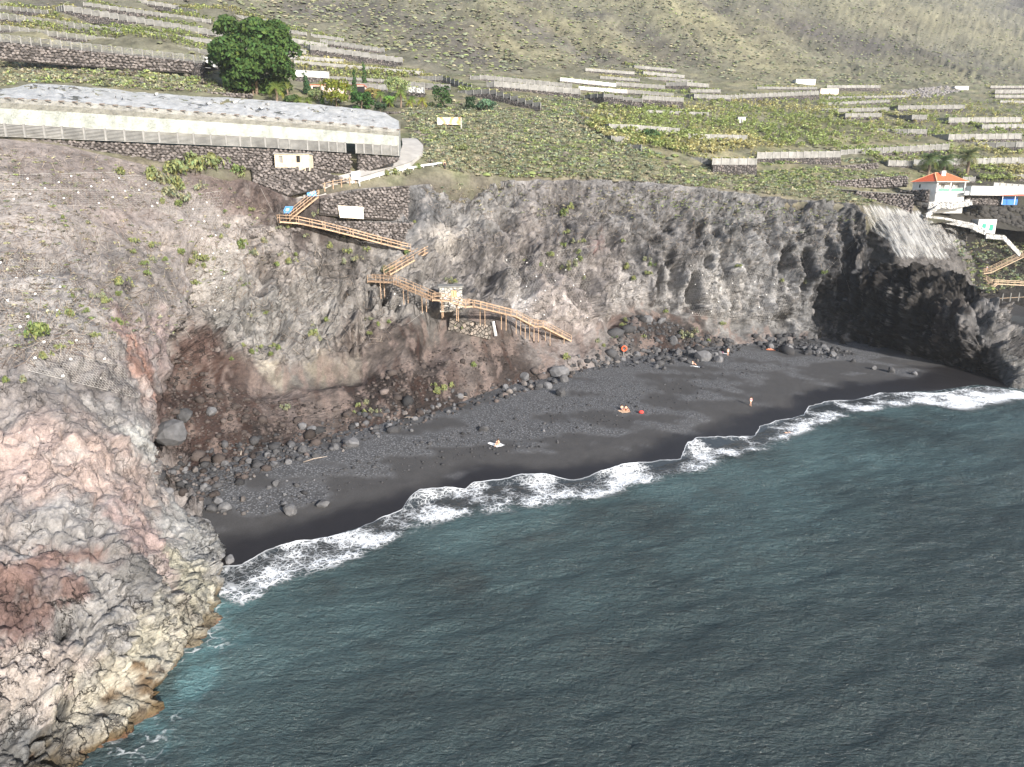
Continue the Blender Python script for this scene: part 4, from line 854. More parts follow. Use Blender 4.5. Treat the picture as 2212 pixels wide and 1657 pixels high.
stone_wall([(1680,397,208),(1717,397,203),(1960,379,210)], [(1680,402,208),(1717,412,202.6),(1960,402,209.6)], 'middle black field wall left of the house, rising to the right', .8, 140)
stone_wall([(1782,408,203),(1852,411,198),(1852,413,198),(1905,416,197),(1973,421,196)], [(1790,420,202.6),(1852,430,197.6),(1852,430,197.6),(1905,440,196.6),(1970,462,195.6)], 'lowest stepped black wall left of the house with pale coping', .75, 150)
stone_wall([(1940,412,205),(2006,409,198)], [(1942,428,204.6),(2002,436,197.6)], 'black stone wall at the left foot of the house', .75, 50)
stone_wall([(2085,414,201),(2170,414,208)], [(2085,440,200.6),(2170,444,207.6)], 'black stone wall under the white terrace right of the house', .75, 90)
stone_wall([(1757,352,233),(1797,352,231)], [(1757,361,233),(1797,361,231)], 'small black stone block above the upper black field wall', .8, 20)
cop = MB()
for a, b in (((1782,408,203),(1852,411,198)), ((1852,413,198),(1905,416,197)), ((1905,416,197),(1973,421,196))):
    cop.bar(P(*a), P(*b), .7, .12)
tag(cop.build('wall_coping', M_conc2), 'thin pale concrete coping on the lowest stepped black wall', 'coping')
# plaster patch on the road wall
pp = MB(); q = [Vector(P(728,444,133.7)), Vector(P(783,447,136.6)), Vector(P(784,473,135.8)), Vector(P(733,470,133.0))]; fw = Vector((.25, -.5, 0))
pp.add([v+fw for v in q]+[v-fw*.3 for v in q], [(0, 1, 2, 3), (0, 4, 5, 1), (1, 5, 6, 2), (2, 6, 7, 3), (3, 7, 4, 0)])
tag(pp.build('plaster_patch', simple('cream_plaster', (.62, .55, .44), .9, .2, 1.2, .2)), 'cream plaster patch on the high dry stone wall', 'plaster')

# ================================================================== greenhouse and its fence
gh = empty('greenhouse', P(400, 325, fy(400))); tag(gh, 'long greenhouse of torn grey white plastic above the cliff', 'greenhouse'); go0 = Vector(gh.location)
EAV = [(-120,204),(0,211),(170,221),(390,239),(576,253),(720,265),(862,280)]; RDG = [(-120,200),(0,193),(70,181),(170,186),(287,197),(391,206),(576,216),(700,227),(779,235),(829,244),(866,262)]
FTOP = [(-120,259),(0,265),(576,296),(862,314)]; FBOT = [(-120,289),(0,295),(576,319),(862,337)]
ip = lambda L, x: float(np.interp(x, [q[0] for q in L], [q[1] for q in L]))
def gpt(L, x, dY): return P(x, ip(L, x), fy(x)+dY)
nx, ny = 240, 34; xs_ = np.linspace(-100, 862, nx); V = np.zeros((ny, nx, 3))
for i, x in enumerate(xs_):
    e = gpt(EAV, x, 1.0); r_ = gpt(RDG, x, 15.0)
    for k in range(ny):
        f = k/(ny-1); V[k, i] = e*(1-f)+r_*f; V[k, i, 2] += .55*math.sin(f*math.pi)*(.6) - .18*math.sin(i/nx*math.pi*26)**2*math.sin(f*math.pi)
V = V.reshape(-1, 3); V[:, 2] += .16*fbm(V*.35, 3) + .05*fbm(V*1.6, 3)
Fq = grid_faces(ny, nx); cen = V[Fq].mean(1); fv = np.repeat(np.arange(ny-1)/(ny-1), nx-1)
tear = fbm(cen*np.array([.22, .30, .3])+61, 4) + .35*fbm(cen*1.1+5, 2); hole = (tear > .66+.35*np.abs(fv-.45)) & (fv > .05) & (fv < .9)
hole |= (fbm(cen*np.array([.35, .5, .3])+77, 4) > .60) & (fv > .12) & (fv < .8)
hole |= (fbm(cen*np.array([.5, .12, .1])+13, 3) > .62) & (fv > .45) & (fv < .95)
o = link('roof_sheet', mesh_np('roof_sheet', V-np.array(go0), Fq[~hole], None, True), None, gh)
def plastic(name, col, a, stripes=0.0):
    m, nt, b = newmat(name); v = objpos(nt); n = noise_node(nt, .55, 5, .65, v); n2 = noise_node(nt, 3.5, 4, .6, v)
    w = nt.nodes.new('ShaderNodeMapping'); w.inputs['Scale'].default_value = (1.2, .25, .25); nt.links.new(v, w.inputs[0]); n3 = noise_node(nt, 1.2, 4, .6, w.outputs[0])
    c = ramp(nt, n.outputs['Fac'], [(.32, [q*.74 for q in col]), (.5, col), (.68, [min(.95, q*1.16) for q in col])]); c = mixc(nt, c, ramp(nt, n3.outputs['Fac'], [(.35, .8), (.65, 1.1)]), .8, 'MULTIPLY')
    nt.links.new(c, b.inputs['Base Color']); b.inputs['Roughness'].default_value = .55; b.inputs['Specular IOR Level'].default_value = .35
    bump(nt, b, n2.outputs['Fac'], 1.0, .3)
    t = nt.nodes.new('ShaderNodeBsdfTranslucent'); nt.links.new(c, t.inputs['Color']); tr = nt.nodes.new('ShaderNodeBsdfTransparent')
    m1 = nt.nodes.new('ShaderNodeMixShader'); m1.inputs[0].default_value = .25; nt.links.new(b.outputs[0], m1.inputs[1]); nt.links.new(t.outputs[0], m1.inputs[2])
    m2 = nt.nodes.new('ShaderNodeMixShader'); m2.inputs[0].default_value = a; nt.links.new(m1.outputs[0], m2.inputs[1]); nt.links.new(tr.outputs[0], m2.inputs[2]); nt.links.new(m2.outputs[0], nt.nodes['Material Output'].inputs[0]); return m
o.data.materials.append(plastic('greenhouse_plastic', (.50, .51, .525), .10))
# inner shade net seen through the tears, and hoops
V2_ = V.copy(); V2_[:, 2] -= 1.3 + .25*fbm(V*.4+8, 2)
link('inner_net', mesh_np('inner_net', V2_-np.array(go0), Fq, None, True), simple('inner_shade_net', (.38, .39, .37), .9, .35, .6), gh)
# loose white flaps of torn sheet
fl = MB(); r = random.Random(4)
for k in range(150):
    i = r.randrange(4, nx-4); kk = r.randrange(6, ny-8); c = Vector(V.reshape(ny, nx, 3)[kk, i])
    if tear[(min(kk, ny-2))*(nx-1)+min(i, nx-2)] < .15: continue
    a = r.uniform(0, 6.28); l = r.uniform(.6, 1.8); wv_ = r.uniform(.3, .8); dx = Vector((math.cos(a), math.sin(a), 0)); dy = Vector((-dx.y, dx.x, 0)); z = r.uniform(.05, .35)
    vs = []
    for q in range(4): vs += [c+dx*l*q/3+Vector((0, 0, z*math.sin(q*1.3+.3)+.1))-go0, c+dx*l*q/3+dy*wv_*(1-q*.15)+Vector((0, 0, z*math.cos(q*1.7)+.15))-go0]
    fl.add(vs, [(0, 1, 3, 2), (2, 3, 5, 4), (4, 5, 7, 6)])
ob = fl.build('torn_flaps', M_cloth, gh, True); ob['kind'] = 'stuff'
bands = [('side_sheet', 0, .20, (.36, .355, .335)), ('side_sheet', .20, .42, (.27, .265, .235)), ('side_sheet', .42, 1.06, (.47, .50, .465))]
for nm, f0, f1, colr in bands:
    Vb = []; m_ = 5
    for k in range(m_):
        f = f0+(f1-f0)*k/(m_-1)
        for i, x in enumerate(np.linspace(-100, 862, 200)):
            e = gpt(EAV, x, .9-.03*(f0*10)); b_ = gpt(FTOP, x, .9-.03*(f0*10)); p = e*(1-f)+b_*f; p[1] += .10*math.sin(i*.9+k) + .06*math.sin(i*2.3); Vb.append(p)
    Vb = np.array(Vb); link(nm, mesh_np(nm, Vb-np.array(go0), grid_faces(m_, 200), None, True), plastic('side_plastic', colr, .06), gh)
# end wall at the road
ew = MB(); e0 = Vector(gpt(EAV, 862, 1)); r0 = Vector(gpt(RDG, 864, 15)); f0 = Vector(P(862, 337, fy(862)+1)); 
back = r0.copy(); back.z = f0.z+.5
ew.add([e0-go0, r0-go0, back-go0, f0-go0], [(0, 1, 2, 3)]); ew.build('end_sheet', plastic('end_plastic', (.40, .41, .40), .05), gh)
ep = MB()
for x in np.linspace(-100, 862, 34):
    e = Vector(gpt(EAV, x, .6)); b_ = Vector(gpt(FTOP, x, .6)); pp_ = MB();  pp_.bar(e-go0+Vector((-.45, -.05, .02)), e-go0+Vector((.45, -.05, .02)), .10, .16); pp_.build('frame_post', M_dwood, gh)
fen = empty('lattice_fence', P(400, 320, fy(400)-.6)); tag(fen, 'white concrete slatted fence along the foot of the greenhouse', 'fence'); fo = Vector(fen.location)
posts = [-100,-60,-20,14,55,98,137,184,230,271,312,346,386,420,457,490,520,543,574,602,626,665,690,711,729,747,770,787,806,825,845,861]
US = unit_lattice(9, .38); US.materials.append(M_conc2)
for k, x in enumerate(posts):
    b0 = Vector(gpt(FBOT, x, -.6)); t0 = Vector(gpt(FTOP, x, -.6)); place('post', UP, fen, b0-fo, Vector((1, 0, 0)), .26, t0.z-b0.z, .24)
    if k+1 < len(posts) and posts[k+1] != 770:
        x1 = posts[k+1]; b1 = Vector(gpt(FBOT, x1, -.6)); d = b1-b0; d.z = 0; L_ = d.length; d.normalize(); t1 = Vector(gpt(FTOP, x1, -.6)); place('slat_panel', US, fen, Vector((b0.x, b0.y+.12, (b0.z+b1.z)/2))-fo, d, L_, ((t0.z+t1.z)-(b0.z+b1.z))/2*.98, .09)

# ================================================================== road, guard rail, board, block house
LE = [(622,416),(690,401),(755,384),(805,368),(845,353),(865,337),(870,322),(868,306)]; RE = [(655,421),(705,412),(772,395),(832,377),(888,360),(913,338),(915,322),(898,303)]
nR = 60; le = resample([np.array(hitp(*q)) for q in LE], nR); re_ = resample([np.array(hitp(*q)) for q in RE], nR)
ker = np.ones(9)/9
for a in (le, re_): a[:, 2] = np.convolve(np.pad(a[:, 2], 4, 'edge'), ker, 'valid')
zz = (le[:, 2]+re_[:, 2])/2; RV = []
for k in range(6):
    f = k/5; p = le*(1-f)+re_*f; p[:, 2] = zz*.5+p[:, 2]*.5+.85; RV.append(p)
RV = np.array(RV).reshape(-1, 3); skirt = RV.copy(); skirt[:, 2] -= 2.2
tag(link('road', mesh_np('road', RV, grid_faces(6, nR), None, True), M_asph), 'pale concrete road curving round the end of the greenhouse', 'road', kind='structure')
tag(link('road_edge', mesh_np('road_edge', np.concatenate([re_+[0, 0, .85], re_-[0, .1, 2.0], le+[0, 0, .85], le-[0, -.1, 2.0]]), np.concatenate([grid_faces(2, nR), grid_faces(2, nR)+2*nR])), M_asph), 'concrete edge of the road', 'road', kind='structure')
gr = empty('guard_rail', tuple(re_[20])); tag(gr, 'white steel guard rail along the outer side of the road', 'rail'); g0 = Vector(gr.location)
gpts = [(775,391),(820,378),(870,366),(915,357),(955,352)]; g3 = [Vector(hitp(x, y+6)) for x, y in gpts]
g3 = [Vector((p.x, p.y, 0)) + Vector((0, 0, P(x, y, p.y)[2])) for p, (x, y) in zip(g3, gpts)]
rb = MB()
for a, b in zip(g3[:-1], g3[1:]): rb.bar(a-g0, b-g0, .10, .38)
rb.build('beam', M_steel, gr)
for k in range(9):
    f = k/8*(len(g3)-1); i = min(int(f), len(g3)-2); p = g3[i].lerp(g3[i+1], f-i); MB().bar(p-g0-Vector((0, -.1, 1.2)), p-g0+Vector((0, .1, .1)), .12).build('post', M_steel, gr)
nb = empty('notice_board', hitp(766, 398)); tag(nb, 'blank white notice board on two posts at the road side', 'board')
Yb = nb.location.y-.2; a = Vector(P(759,371,Yb))-nb.location; b = Vector(P(777,371,Yb))-nb.location; c = Vector(P(776,388,Yb))-nb.location
MB().box(((a.x+b.x)/2, a.y, (a.z+c.z)/2), (b.x-a.x, .08, a.z-c.z)).build('panel', simple('white_board', (.85, .85, .85), .5, .03), nb)
for px_ in (a.x+.1, b.x-.1): MB().box((px_, a.y+.08, a.z/2-.2), (.1, .1, a.z+.4)).build('post', M_steel, nb)
pf = empty('rope_fence', hitp(700, 408)); tag(pf, 'line of short wooden posts with rails along the lower road edge', 'fence'); po = Vector(pf.location)
prev = None
for x, y in [(689,416),(702,412),(720,407),(738,404),(756,400),(769,396)]:
    p = Vector(hitp(x, y)); p.z += .35; q = p+Vector((0, 0, 1.1)); MB().bar(p-po-Vector((0, 0, .5)), q-po, .16).build('post', M_wood, pf)
    if prev: MB().bar(prev-po-Vector((0, 0, .15)), q-po-Vector((0, 0, .15)), .07).build('rail', M_wood2, pf); MB().bar(prev-po-Vector((0, 0, .6)), q-po-Vector((0, 0, .6)), .07).build('rail', M_wood2, pf)
    prev = q
# block house
Yh = 133.4; bh = empty('block_house', P(630, 362, Yh)); tag(bh, 'small tan block house with four openings under the greenhouse wall', 'house'); b0 = Vector(bh.location)
x0, x1 = P(594, 350, Yh)[0]-b0.x, P(669, 350, Yh)[0]-b0.x; zt = P(630, 333, Yh)[2]-b0.z; w_ = x1-x0
opens = [(.13, .23, .35, .85, 'window'), (.36, .47, 0, .85, 'door'), (.62, .73, .38, .88, 'window'), (.87, .97, 0, .84, 'door')]
wb = MB(); xcur = 0.0
for f0_, f1_, za, zb, _ in opens:
    wb.box((x0+w_*(xcur+f0_)/2, 0, zt/2-.3), (w_*(f0_-xcur), .25, zt+.6)); 
    if za > 0: wb.box((x0+w_*(f0_+f1_)/2, 0, zt*za/2-.3), (w_*(f1_-f0_), .246, zt*za+.6))
    wb.box((x0+w_*(f0_+f1_)/2, 0, zt*(1+zb)/2), (w_*(f1_-f0_), .246, zt*(1-zb))); xcur = f1_
wb.box((x0+w_*(xcur+1)/2, 0, zt/2-.3), (w_*(1-xcur), .25, zt+.6))
wb.box((x0+.12, 1.1, zt/2-.3), (.25, 1.95, zt+.6)); wb.box((x1-.12, 1.1, zt/2-.3), (.25, 1.95, zt+.6)); wb.box(((x0+x1)/2, 2.2, zt/2-.3), (w_, .25, zt+.6)); wb.build('wall', M_tan, bh)
MB().box(((x0+x1)/2, 1.05, zt+.1), (w_+.3, 2.7, .18)).build('roof', M_conc2, bh)
for f0_, f1_, za, zb, kd in opens:
    xc = x0+w_*(f0_+f1_)/2
    if kd == 'door': MB().box((xc, .02, zt*(za+zb)/2), (w_*(f1_-f0_)*.96, .08, zt*(zb-za)*.98)).build('door', M_white, bh)
    else: MB().box((xc, .10, zt*(za+zb)/2), (w_*(f1_-f0_)*.98, .06, zt*(zb-za)*.98)).build('window', M_conc2 if f0_ < .3 else M_dark, bh)
# blue panels
for (x, y, lab, sc_, rz) in [(675, 420, 'blue gridded panel at the top of the upper wooden stair', .72, .35), (624, 456, 'blue gridded panel halfway down beside the upper wooden stair', .8, -.45)]:
    h = Vector(hitp(x, y)); t = empty('blue_panel', tuple(h+Vector((0, -.6, -.3))), rz); tag(t, lab, 'panel')
    Mx = Matrix.Rotation(math.radians(52), 3, 'X')
    MB().box((0, 0, .5), (2.3*sc_, 1.9*sc_, .07), Mx).build('panel', M_blue, t)
    g_ = MB()
    for k in range(6): g_.box(Mx @ Vector(((k-2.5)*.40*sc_, 0, .05)) + Vector((0, 0, .5)), (.05, 1.86*sc_, .03), Mx)
    for k in range(5): g_.box(Mx @ Vector((0, (k-2)*.40*sc_, .056)) + Vector((0, 0, .5)), (2.26*sc_, .05, .03), Mx)
    g_.build('grid_line', simple('light_blue_line', (.25, .5, .8), .5, .05), t)
    MB().box(Mx @ Vector((0, 0, .08)) + Vector((0, 0, .5)), (.75*sc_, .6*sc_, .05), Mx).build('placard', M_white, t)
    for sx in (-.8, .8): MB().bar((sx*sc_, .1, -.6), (sx*sc_, .1, .45), .1).build('post', M_wood, t)

# ================================================================== boardwalk, stairs, path rails
def flight(root, a, b, width=1.3, stairs=False, rail=True, legs=0, mat=None, lw=.075, side=(1,), postgap=1.7, deck=True):
    mat = mat or M_wood; o = Vector(root.location); a = Vector(a); b = Vector(b); d = b-a; L = d.length; hd = Vector((d.x, d.y, 0)).normalized(); n = Vector((hd.y, -hd.x, 0)); n = -n if n.y > 0 else n
    up = Vector((0, 0, 1))
    if deck:
        dk = MB()
        if stairs:
            k_ = max(3, int(abs(d.z)/.19)); 
            for k in range(k_): p = a+d*((k+.5)/k_); dk.box(p-o, (.34, width, .06), Matrix.Rotation(math.atan2(hd.y, hd.x), 3, 'Z'))
        else:
            k_ = max(3, int(L/.22))
            for k in range(k_): p = a+d*((k+.5)/k_); dk.box(p-o, (.19, width, .05), Matrix.Rotation(math.atan2(hd.y, hd.x), 3, 'Z'))
        dk.build('tread' if stairs else 'deck', mat, root)
        for s in (-1, 1): q = n*s*(width/2+.04); MB().bar(a+q-o-up*.12, b+q-o-up*.12, .07, .22).build('stringer', mat, root)
    if rail:
        for s in (-1, 1):
            q = n*s*(width/2+.09)
            MB().bar(a+q-o+up*1.08, b+q-o+up*1.08, .09, .08).build('handrail', mat, root)
            MB().bar(a+q-o+up*.60, b+q-o+up*.60, .05, .09).build('mid_rail', mat, root)
            k_ = max(1, round(L/postgap))
            for k in range(k_+1): p = a+d*(k/k_)+q; MB().bar(p-o-up*.35, p-o+up*1.10, lw).build('post', mat, root)
    for k in range(legs):
        p = a+d*((k+.5)/legs)
        for s in (-1, 1):
            q = p+n*s*(width/2-.05); zb = drop(q.x, q.y, q.z-.2)
            ln = min(3.2, max(.6, q.z-zb+.4)) if zb > 0 else 3.0
            MB().bar(q-o-up*.2, q-o-up*ln+Vector((0, .25, 0)), .12).build('leg', mat, root)
BW = [((799,606,131),(852,609,129),0,1),((856,611,128.5),(936,645,124.5),1,2),((936,646,124.3),(975,649,124.0),0,1),((972,650,123.8),(1003,661,124.6),0,1),((1003,661,124.7),(1018,660,125.3),0,0),((1018,660,125.3),(1110,682,133.0),0,2),((1110,682,133),(1149,703,136.2),1,2),((1149,704,136.4),(1168,703.5,138),0,1),((1168,704,138),(1228,735,144.5),1,2)]
bw = empty('boardwalk', P(936, 646, 124.5)); tag(bw, 'orange timber boardwalk and steps descending past the hut to the beach', 'boardwalk')
for a, b, st, lg in BW: flight(bw, P(*a), P(*b), 1.35, bool(st), True, lg)
s3 = empty('timber_stair', P(836, 591, 131.5)); tag(s3, 'timber stair between the footpath end and the boardwalk landing', 'stair'); flight(s3, P(912,547,137.5), P(836,592,130.3), 1.4, True, True, 0, M_wood); flight(s3, P(912,547,137.5), P(925,543,138.3), 1.4, False, True, 0, M_wood)
s1 = empty('timber_stair', P(620, 473, 134)); tag(s1, 'upper timber stair from the road down to the footpath, beside blue panels', 'stair'); flight(s1, P(684,424,130.3), P(622,474,127.0), 1.5, True, True, 0, M_wood)
fp = empty('footpath_rail', P(643, 479, 131)); tag(fp, 'timber railed footpath crossing below the dry stone walls', 'footpath')
pts = [(602,478,126),(643,481,127.6),(700,493,129.8),(760,508,132),(820,524,134.6),(884,540,137.2)]
for a, b in zip(pts[:-1], pts[1:]): flight(fp, P(*a), P(*b), 1.7, False, True, 0, M_wood, postgap=2.2)
# hut
Yh = 127.0; hut = empty('stone_hut', P(975, 655, Yh)); tag(hut, 'grey masonry hut with a yellow shuttered window beside the boardwalk', 'hut'); h0 = Vector(hut.location)
a = Vector(P(950,650,Yh))-h0; b = Vector(P(999,652,Yh+.6))-h0; zt = P(970, 621, Yh)[2]-h0.z; d = b-a; d.z = 0; L_ = d.length; ang = math.atan2(d.y, d.x); MR = Matrix.Rotation(ang, 3, 'Z'); c0 = (a+b)/2; c0.z = 0
M_hutw = basalt_mat('hut_masonry', (.42, .41, .38), 1.6, .05)
hw = MB(); wx0, wx1, wz0, wz1 = .02*L_, .24*L_, .38*zt, .80*zt
def hb(c, d_): hw.box(c0 + MR @ Vector(c), d_, MR)
hb((( -L_/2+wx0)/2, 0, zt/2-.8), (wx0+L_/2, .3, zt+1.6)); hb(((wx1+L_/2)/2, 0, zt/2-.8), (L_/2-wx1, .3, zt+1.6)); hb(((wx0+wx1)/2, 0, wz0/2-.8), (wx1-wx0, .296, wz0+1.6)); hb(((wx0+wx1)/2, 0, (wz1+zt)/2), (wx1-wx0, .296, zt-wz1))
hb((-L_/2+.15, 1.7, zt/2-.8), (.3, 3.1, zt+1.6)); hb((L_/2-.15, 1.7, zt/2-.8), (.3, 3.1, zt+1.6)); hb((0, 3.3, zt/2-.8), (L_, .3, zt+1.6)); hw.build('wall', M_hutw, hut)
rf = MB(); rf.box(c0 + MR @ Vector((0, 1.6, zt+.10)), (L_+.5, 3.9, .24), MR); ro = rf.build('roof', M_conc, hut)
wnd = MB(); wnd.box(c0 + MR @ Vector(((wx0+wx1)/2, .05, (wz0+wz1)/2)), (wx1-wx0, .06, wz1-wz0), MR); wo = wnd.build('window', simple('yellow_shutter', (.70, .50, .24), .6, .1), hut)
fr_ = MB()
for q in (wx0, (wx0+wx1)/2, wx1): fr_.box(c0 + MR @ Vector((q, -.16, (wz0+wz1)/2)), (.09, .10, wz1-wz0+.1), MR)
for q in (wz0, wz1): fr_.box(c0 + MR @ Vector(((wx0+wx1)/2, -.165, q)), (wx1-wx0+.1, .09, .09), MR)
fr_.build('frame', M_wood, wo)
# old masonry below the hut
om = empty('ruined_wall', P(1010, 730, 124)); tag(om, 'ruined pale masonry terrace below the boardwalk', 'ruin'); o0 = Vector(om.location)
tq = [(972,688),(1020,695),(1062,704)]; bq = [(968,712),(1018,724),(1060,734)]; c_ = MB(); T_ = []; B_ = []
for (a, b) in zip(tq, bq):
    yt = hitp(*b).y-.5; T_.append(Vector(P(*a, yt+.5))-o0); B_.append(Vector(P(*b, yt))-o0)
n_ = 3; vs = T_+B_+[v+Vector((0, 3.5, -.2)) for v in T_]; c_.add(vs, [(0, 1, 4, 3), (1, 2, 5, 4), (0, 6, 7, 1), (1, 7, 8, 2), (0, 3, 6), (2, 8, 5)]); c_.build('masonry', basalt_mat('old_masonry', (.15, .135, .12), 1.4, .06), om)
wp = MB(); wy = hitp(1071, 726).y-.8; wp.bar(Vector(P(1065,694,wy+.4)), Vector(P(1071,726,wy)), .42, .35); tag(wp.build('marker_post', M_white), 'white marker post standing on the ruined masonry', 'post')
# lifebuoy
lb = empty('lifebuoy_stand', hitp(1347, 768)); tag(lb, 'orange lifebuoy on a pale post among dark boulders', 'lifebuoy')
MB().bar((0, 0, -.3), (0, 0, 1.6), .2).build('post', M_conc2, lb)
bm = bmesh.new(); me = bpy.data.meshes.new('ring'); vs = []; fs = []
for i in range(24):
    for k in range(8):
        a, b = i*2*math.pi/24, k*2*math.pi/8; r_ = .50+.13*math.cos(b); vs.append((.05+r_*math.cos(a), -.18+.10*math.sin(b), 1.55+r_*math.sin(a)))
        fs.append((i*8+k, ((i+1) % 24)*8+k, ((i+1) % 24)*8+(k+1) % 8, i*8+(k+1) % 8))
me.from_pydata(vs, [], fs); link('ring', me, M_orange, lb)

# ================================================================== house and neighbours at right
hs = empty('red_roofed_house', P(2030, 436, 199)); tag(hs, 'white house with an orange hipped tile roof and glazed balcony', 'house'); h0 = Vector(hs.location); YH = 199.0
A = Vector(P(1971,408,YH+5))-h0; B = Vector(P(2021,420,YH))-h0; C_ = Vector(P(2083,418,YH+.8))-h0   # left rear, front corner, right corner
ze = P(2021,392,YH)[2]-h0.z; zf = -1.0
for v in (A, B, C_): v.z = 0
Dp = A + (C_-B)
hw = MB(); inset = .9; dvec = (C_-B).normalized(); nvec = Vector((-dvec.y, dvec.x, 0)); nvec = nvec if nvec.y > 0 else -nvec
def wallq(p, q, z0, z1, th=.25):
    hw.bar(p.lerp(q, .5)*0+p+Vector((0, 0, (z0+z1)/2)), q+Vector((0, 0, (z0+z1)/2)), th, z1-z0)
zs_ = ze-2.7     # balcony floor
wallq(A, B, zf-2, ze); wallq(C_, Dp, zf-2, ze); wallq(Dp, A, zf-2, ze); wallq(B+nvec*1.6, C_+nvec*1.6, zf-2, ze); wallq(B, C_, zf-2, zs_)
hw.build('wall', M_white, hs)
bf = MB(); bf.add([B+Vector((0, 0, zs_)), C_+Vector((0, 0, zs_)), C_+nvec*1.7+Vector((0, 0, zs_)), B+nvec*1.7+Vector((0, 0, zs_))], [(0, 1, 2, 3)]); bf.bar(B-nvec*.15+Vector((0, 0, zs_-.1)), C_-nvec*.15+Vector((0, 0, zs_-.1)), .4, .3); bf.build('balcony', M_white, hs)
for f in (0.02, .48, .98): p = B.lerp(C_, f); MB().bar(p+Vector((0, 0, zs_)), p+Vector((0, 0, ze-.05)), .28).build('pillar', M_white, hs)
for f0_, f1_ in ((.07, .44), (.52, .92)): p = B.lerp(C_, f0_)-nvec*.05; q = B.lerp(C_, f1_)-nvec*.05; MB().bar(p+Vector((0, 0, zs_+.5)), q+Vector((0, 0, zs_+.5)), .04, .85).build('glass_panel', M_glass, hs); MB().bar(p+Vector((0, 0, zs_+1.0)), q+Vector((0, 0, zs_+1.0)), .07, .07).build('handrail', M_white, hs)
for f, w__, z0, z1, m__ in ((.12, .5, 1.0, 2.0, M_dark), (.28, .9, .05, 2.1, M_conc2), (.62, .5, .9, 2.0, M_dark), (.78, .9, .05, 2.1, M_conc2)):
    p = B.lerp(C_, f)+nvec*1.44; q = p+dvec*w__; MB().bar(p+Vector((0, 0, zs_+(z0+z1)/2)), q+Vector((0, 0, zs_+(z0+z1)/2)), .08, z1-z0).build('door' if z0 < .5 else 'window', m__, hs)
p = A.lerp(B, .28)+Vector((0, 0, zs_+1.6)); q = A.lerp(B, .34)+Vector((0, 0, zs_+1.6)); MB().bar(p, q, .32, .9).build('window', M_dark, hs)
ov = .45; ctr = (A+B+C_+Dp)/4; ra = (A+B)/2; rb_ = (C_+Dp)/2; r1 = ra.lerp(rb_, .30); r2 = ra.lerp(rb_, .70); zr = ze+2.3
cor_ = [v+(v-ctr).normalized()*.7+Vector((0, 0, ze)) for v in (A, B, C_, Dp)]; R1 = r1+Vector((0, 0, zr)); R2_ = r2+Vector((0, 0, zr))
rf = MB(); rf.add([cor_[0], cor_[1], R1], [(0, 1, 2)]); rf.add([cor_[1], cor_[2], R2_, R1], [(0, 1, 2, 3)]); rf.add([cor_[2], cor_[3], R2_], [(0, 1, 2)]); rf.add([cor_[3], cor_[0], R1, R2_], [(0, 1, 2, 3)])
ro = rf.build('roof', M_tile, hs); ea = MB()
for i in range(4): ea.bar(cor_[i]-Vector((0, 0, .08)), cor_[(i+1) % 4]-Vector((0, 0, .08)), .22, .14)
ea.build('eaves', M_white, ro)
rg = MB()
for a, b in ((cor_[0], R1), (cor_[1], R1), (cor_[2], R2_), (cor_[3], R2_), (R1, R2_)): rg.bar(a+Vector((0, 0, .06)), b+Vector((0, 0, .06)), .22, .12)
rg.build('ridge_tile', simple('pale_ridge', (.66, .36, .22), .7, .1), ro)
MB().box(R1.lerp(R2_, .6)+Vector((0, -.6, -.1)), (1.1, .9, 1.3)).build('chimney', M_white, ro)
def white_wall(name, pts, h, label, th=.45, cat='wall', mat=None):
    """low masonry wall following (px, py, Y) points along its top"""
    q = [Vector(P(*p)) for p in pts]; mb = MB()
    for a, b in zip(q[:-1], q[1:]): mb.bar(a-Vector((0, 0, h/2)), b-Vector((0, 0, h/2)), th, h)
    return tag(mb.build(name, mat or M_wmas), label, cat)
M_wmas = basalt_mat('whitewashed_masonry', (.45, .45, .445), 1.8, .05)
white_wall('white_terrace', [(2084,402,200),(2200,404,210)], 2.4, 'white terrace building right of the red roofed house', 4.0, 'building', M_white)
white_wall('terrace_balustrade', [(2084,413,198),(2175,414,206)], 1.0, 'white balustrade in front of the white terrace', .25, 'balustrade', M_white)
white_wall('masonry_plinth', [(2006,436,197),(2060,436,196.5),(2095,430,197)], 1.8, 'white masonry base below the balcony of the house', .5)
white_wall('stair_parapet', [(2000,462,195),(2030,440,196.5),(2062,438,196.5),(2100,433,198)], 1.2, 'white parapet bending down in front of the house')
white_wall('path_parapet', [(1985,463,197),(2040,470,198),(2100,482,199),(2130,496,199.5)], 1.5, 'white parapet along the path above the draped net')
white_wall('lower_parapet', [(2130,505,199.5),(2168,508,201),(2203,545,207)], 1.3, 'white parapet descending to the second cove')
gs = empty('green_door_shed', P(2132, 500, 203)); tag(gs, 'small white shed with two green doors above the second cove', 'shed'); g0 = Vector(gs.location)
a = Vector(P(2112,494,203))-g0; b = Vector(P(2150,497,204))-g0; zt_ = P(2120,474,203)[2]-g0.z
MB().add([a-Vector((0, 0, 1)), b-Vector((0, 0, 1)), b+Vector((0, 3, -1)), a+Vector((0, 3, -1)), Vector((a.x, a.y, zt_)), Vector((b.x, b.y, zt_)), Vector((b.x, b.y+3, zt_)), Vector((a.x, a.y+3, zt_))], [(0, 1, 5, 4), (1, 2, 6, 5), (2, 3, 7, 6), (3, 0, 4, 7), (4, 5, 6, 7)]).build('wall', M_white, gs)
for f, ww in ((.33, .22), (.75, .22)): p = a.lerp(b, f-.1)-Vector((0, .06, 0)); q = a.lerp(b, f+.1)-Vector((0, .06, 0)); MB().bar(p+Vector((0, 0, .6)), q+Vector((0, 0, .6)), .1, 1.7).build('door', M_green, gs)
aw = empty('red_awning', P(2190, 440, 206)); tag(aw, 'red awning over a blue tarpaulin at the right edge', 'awning'); a0 = Vector(aw.location)
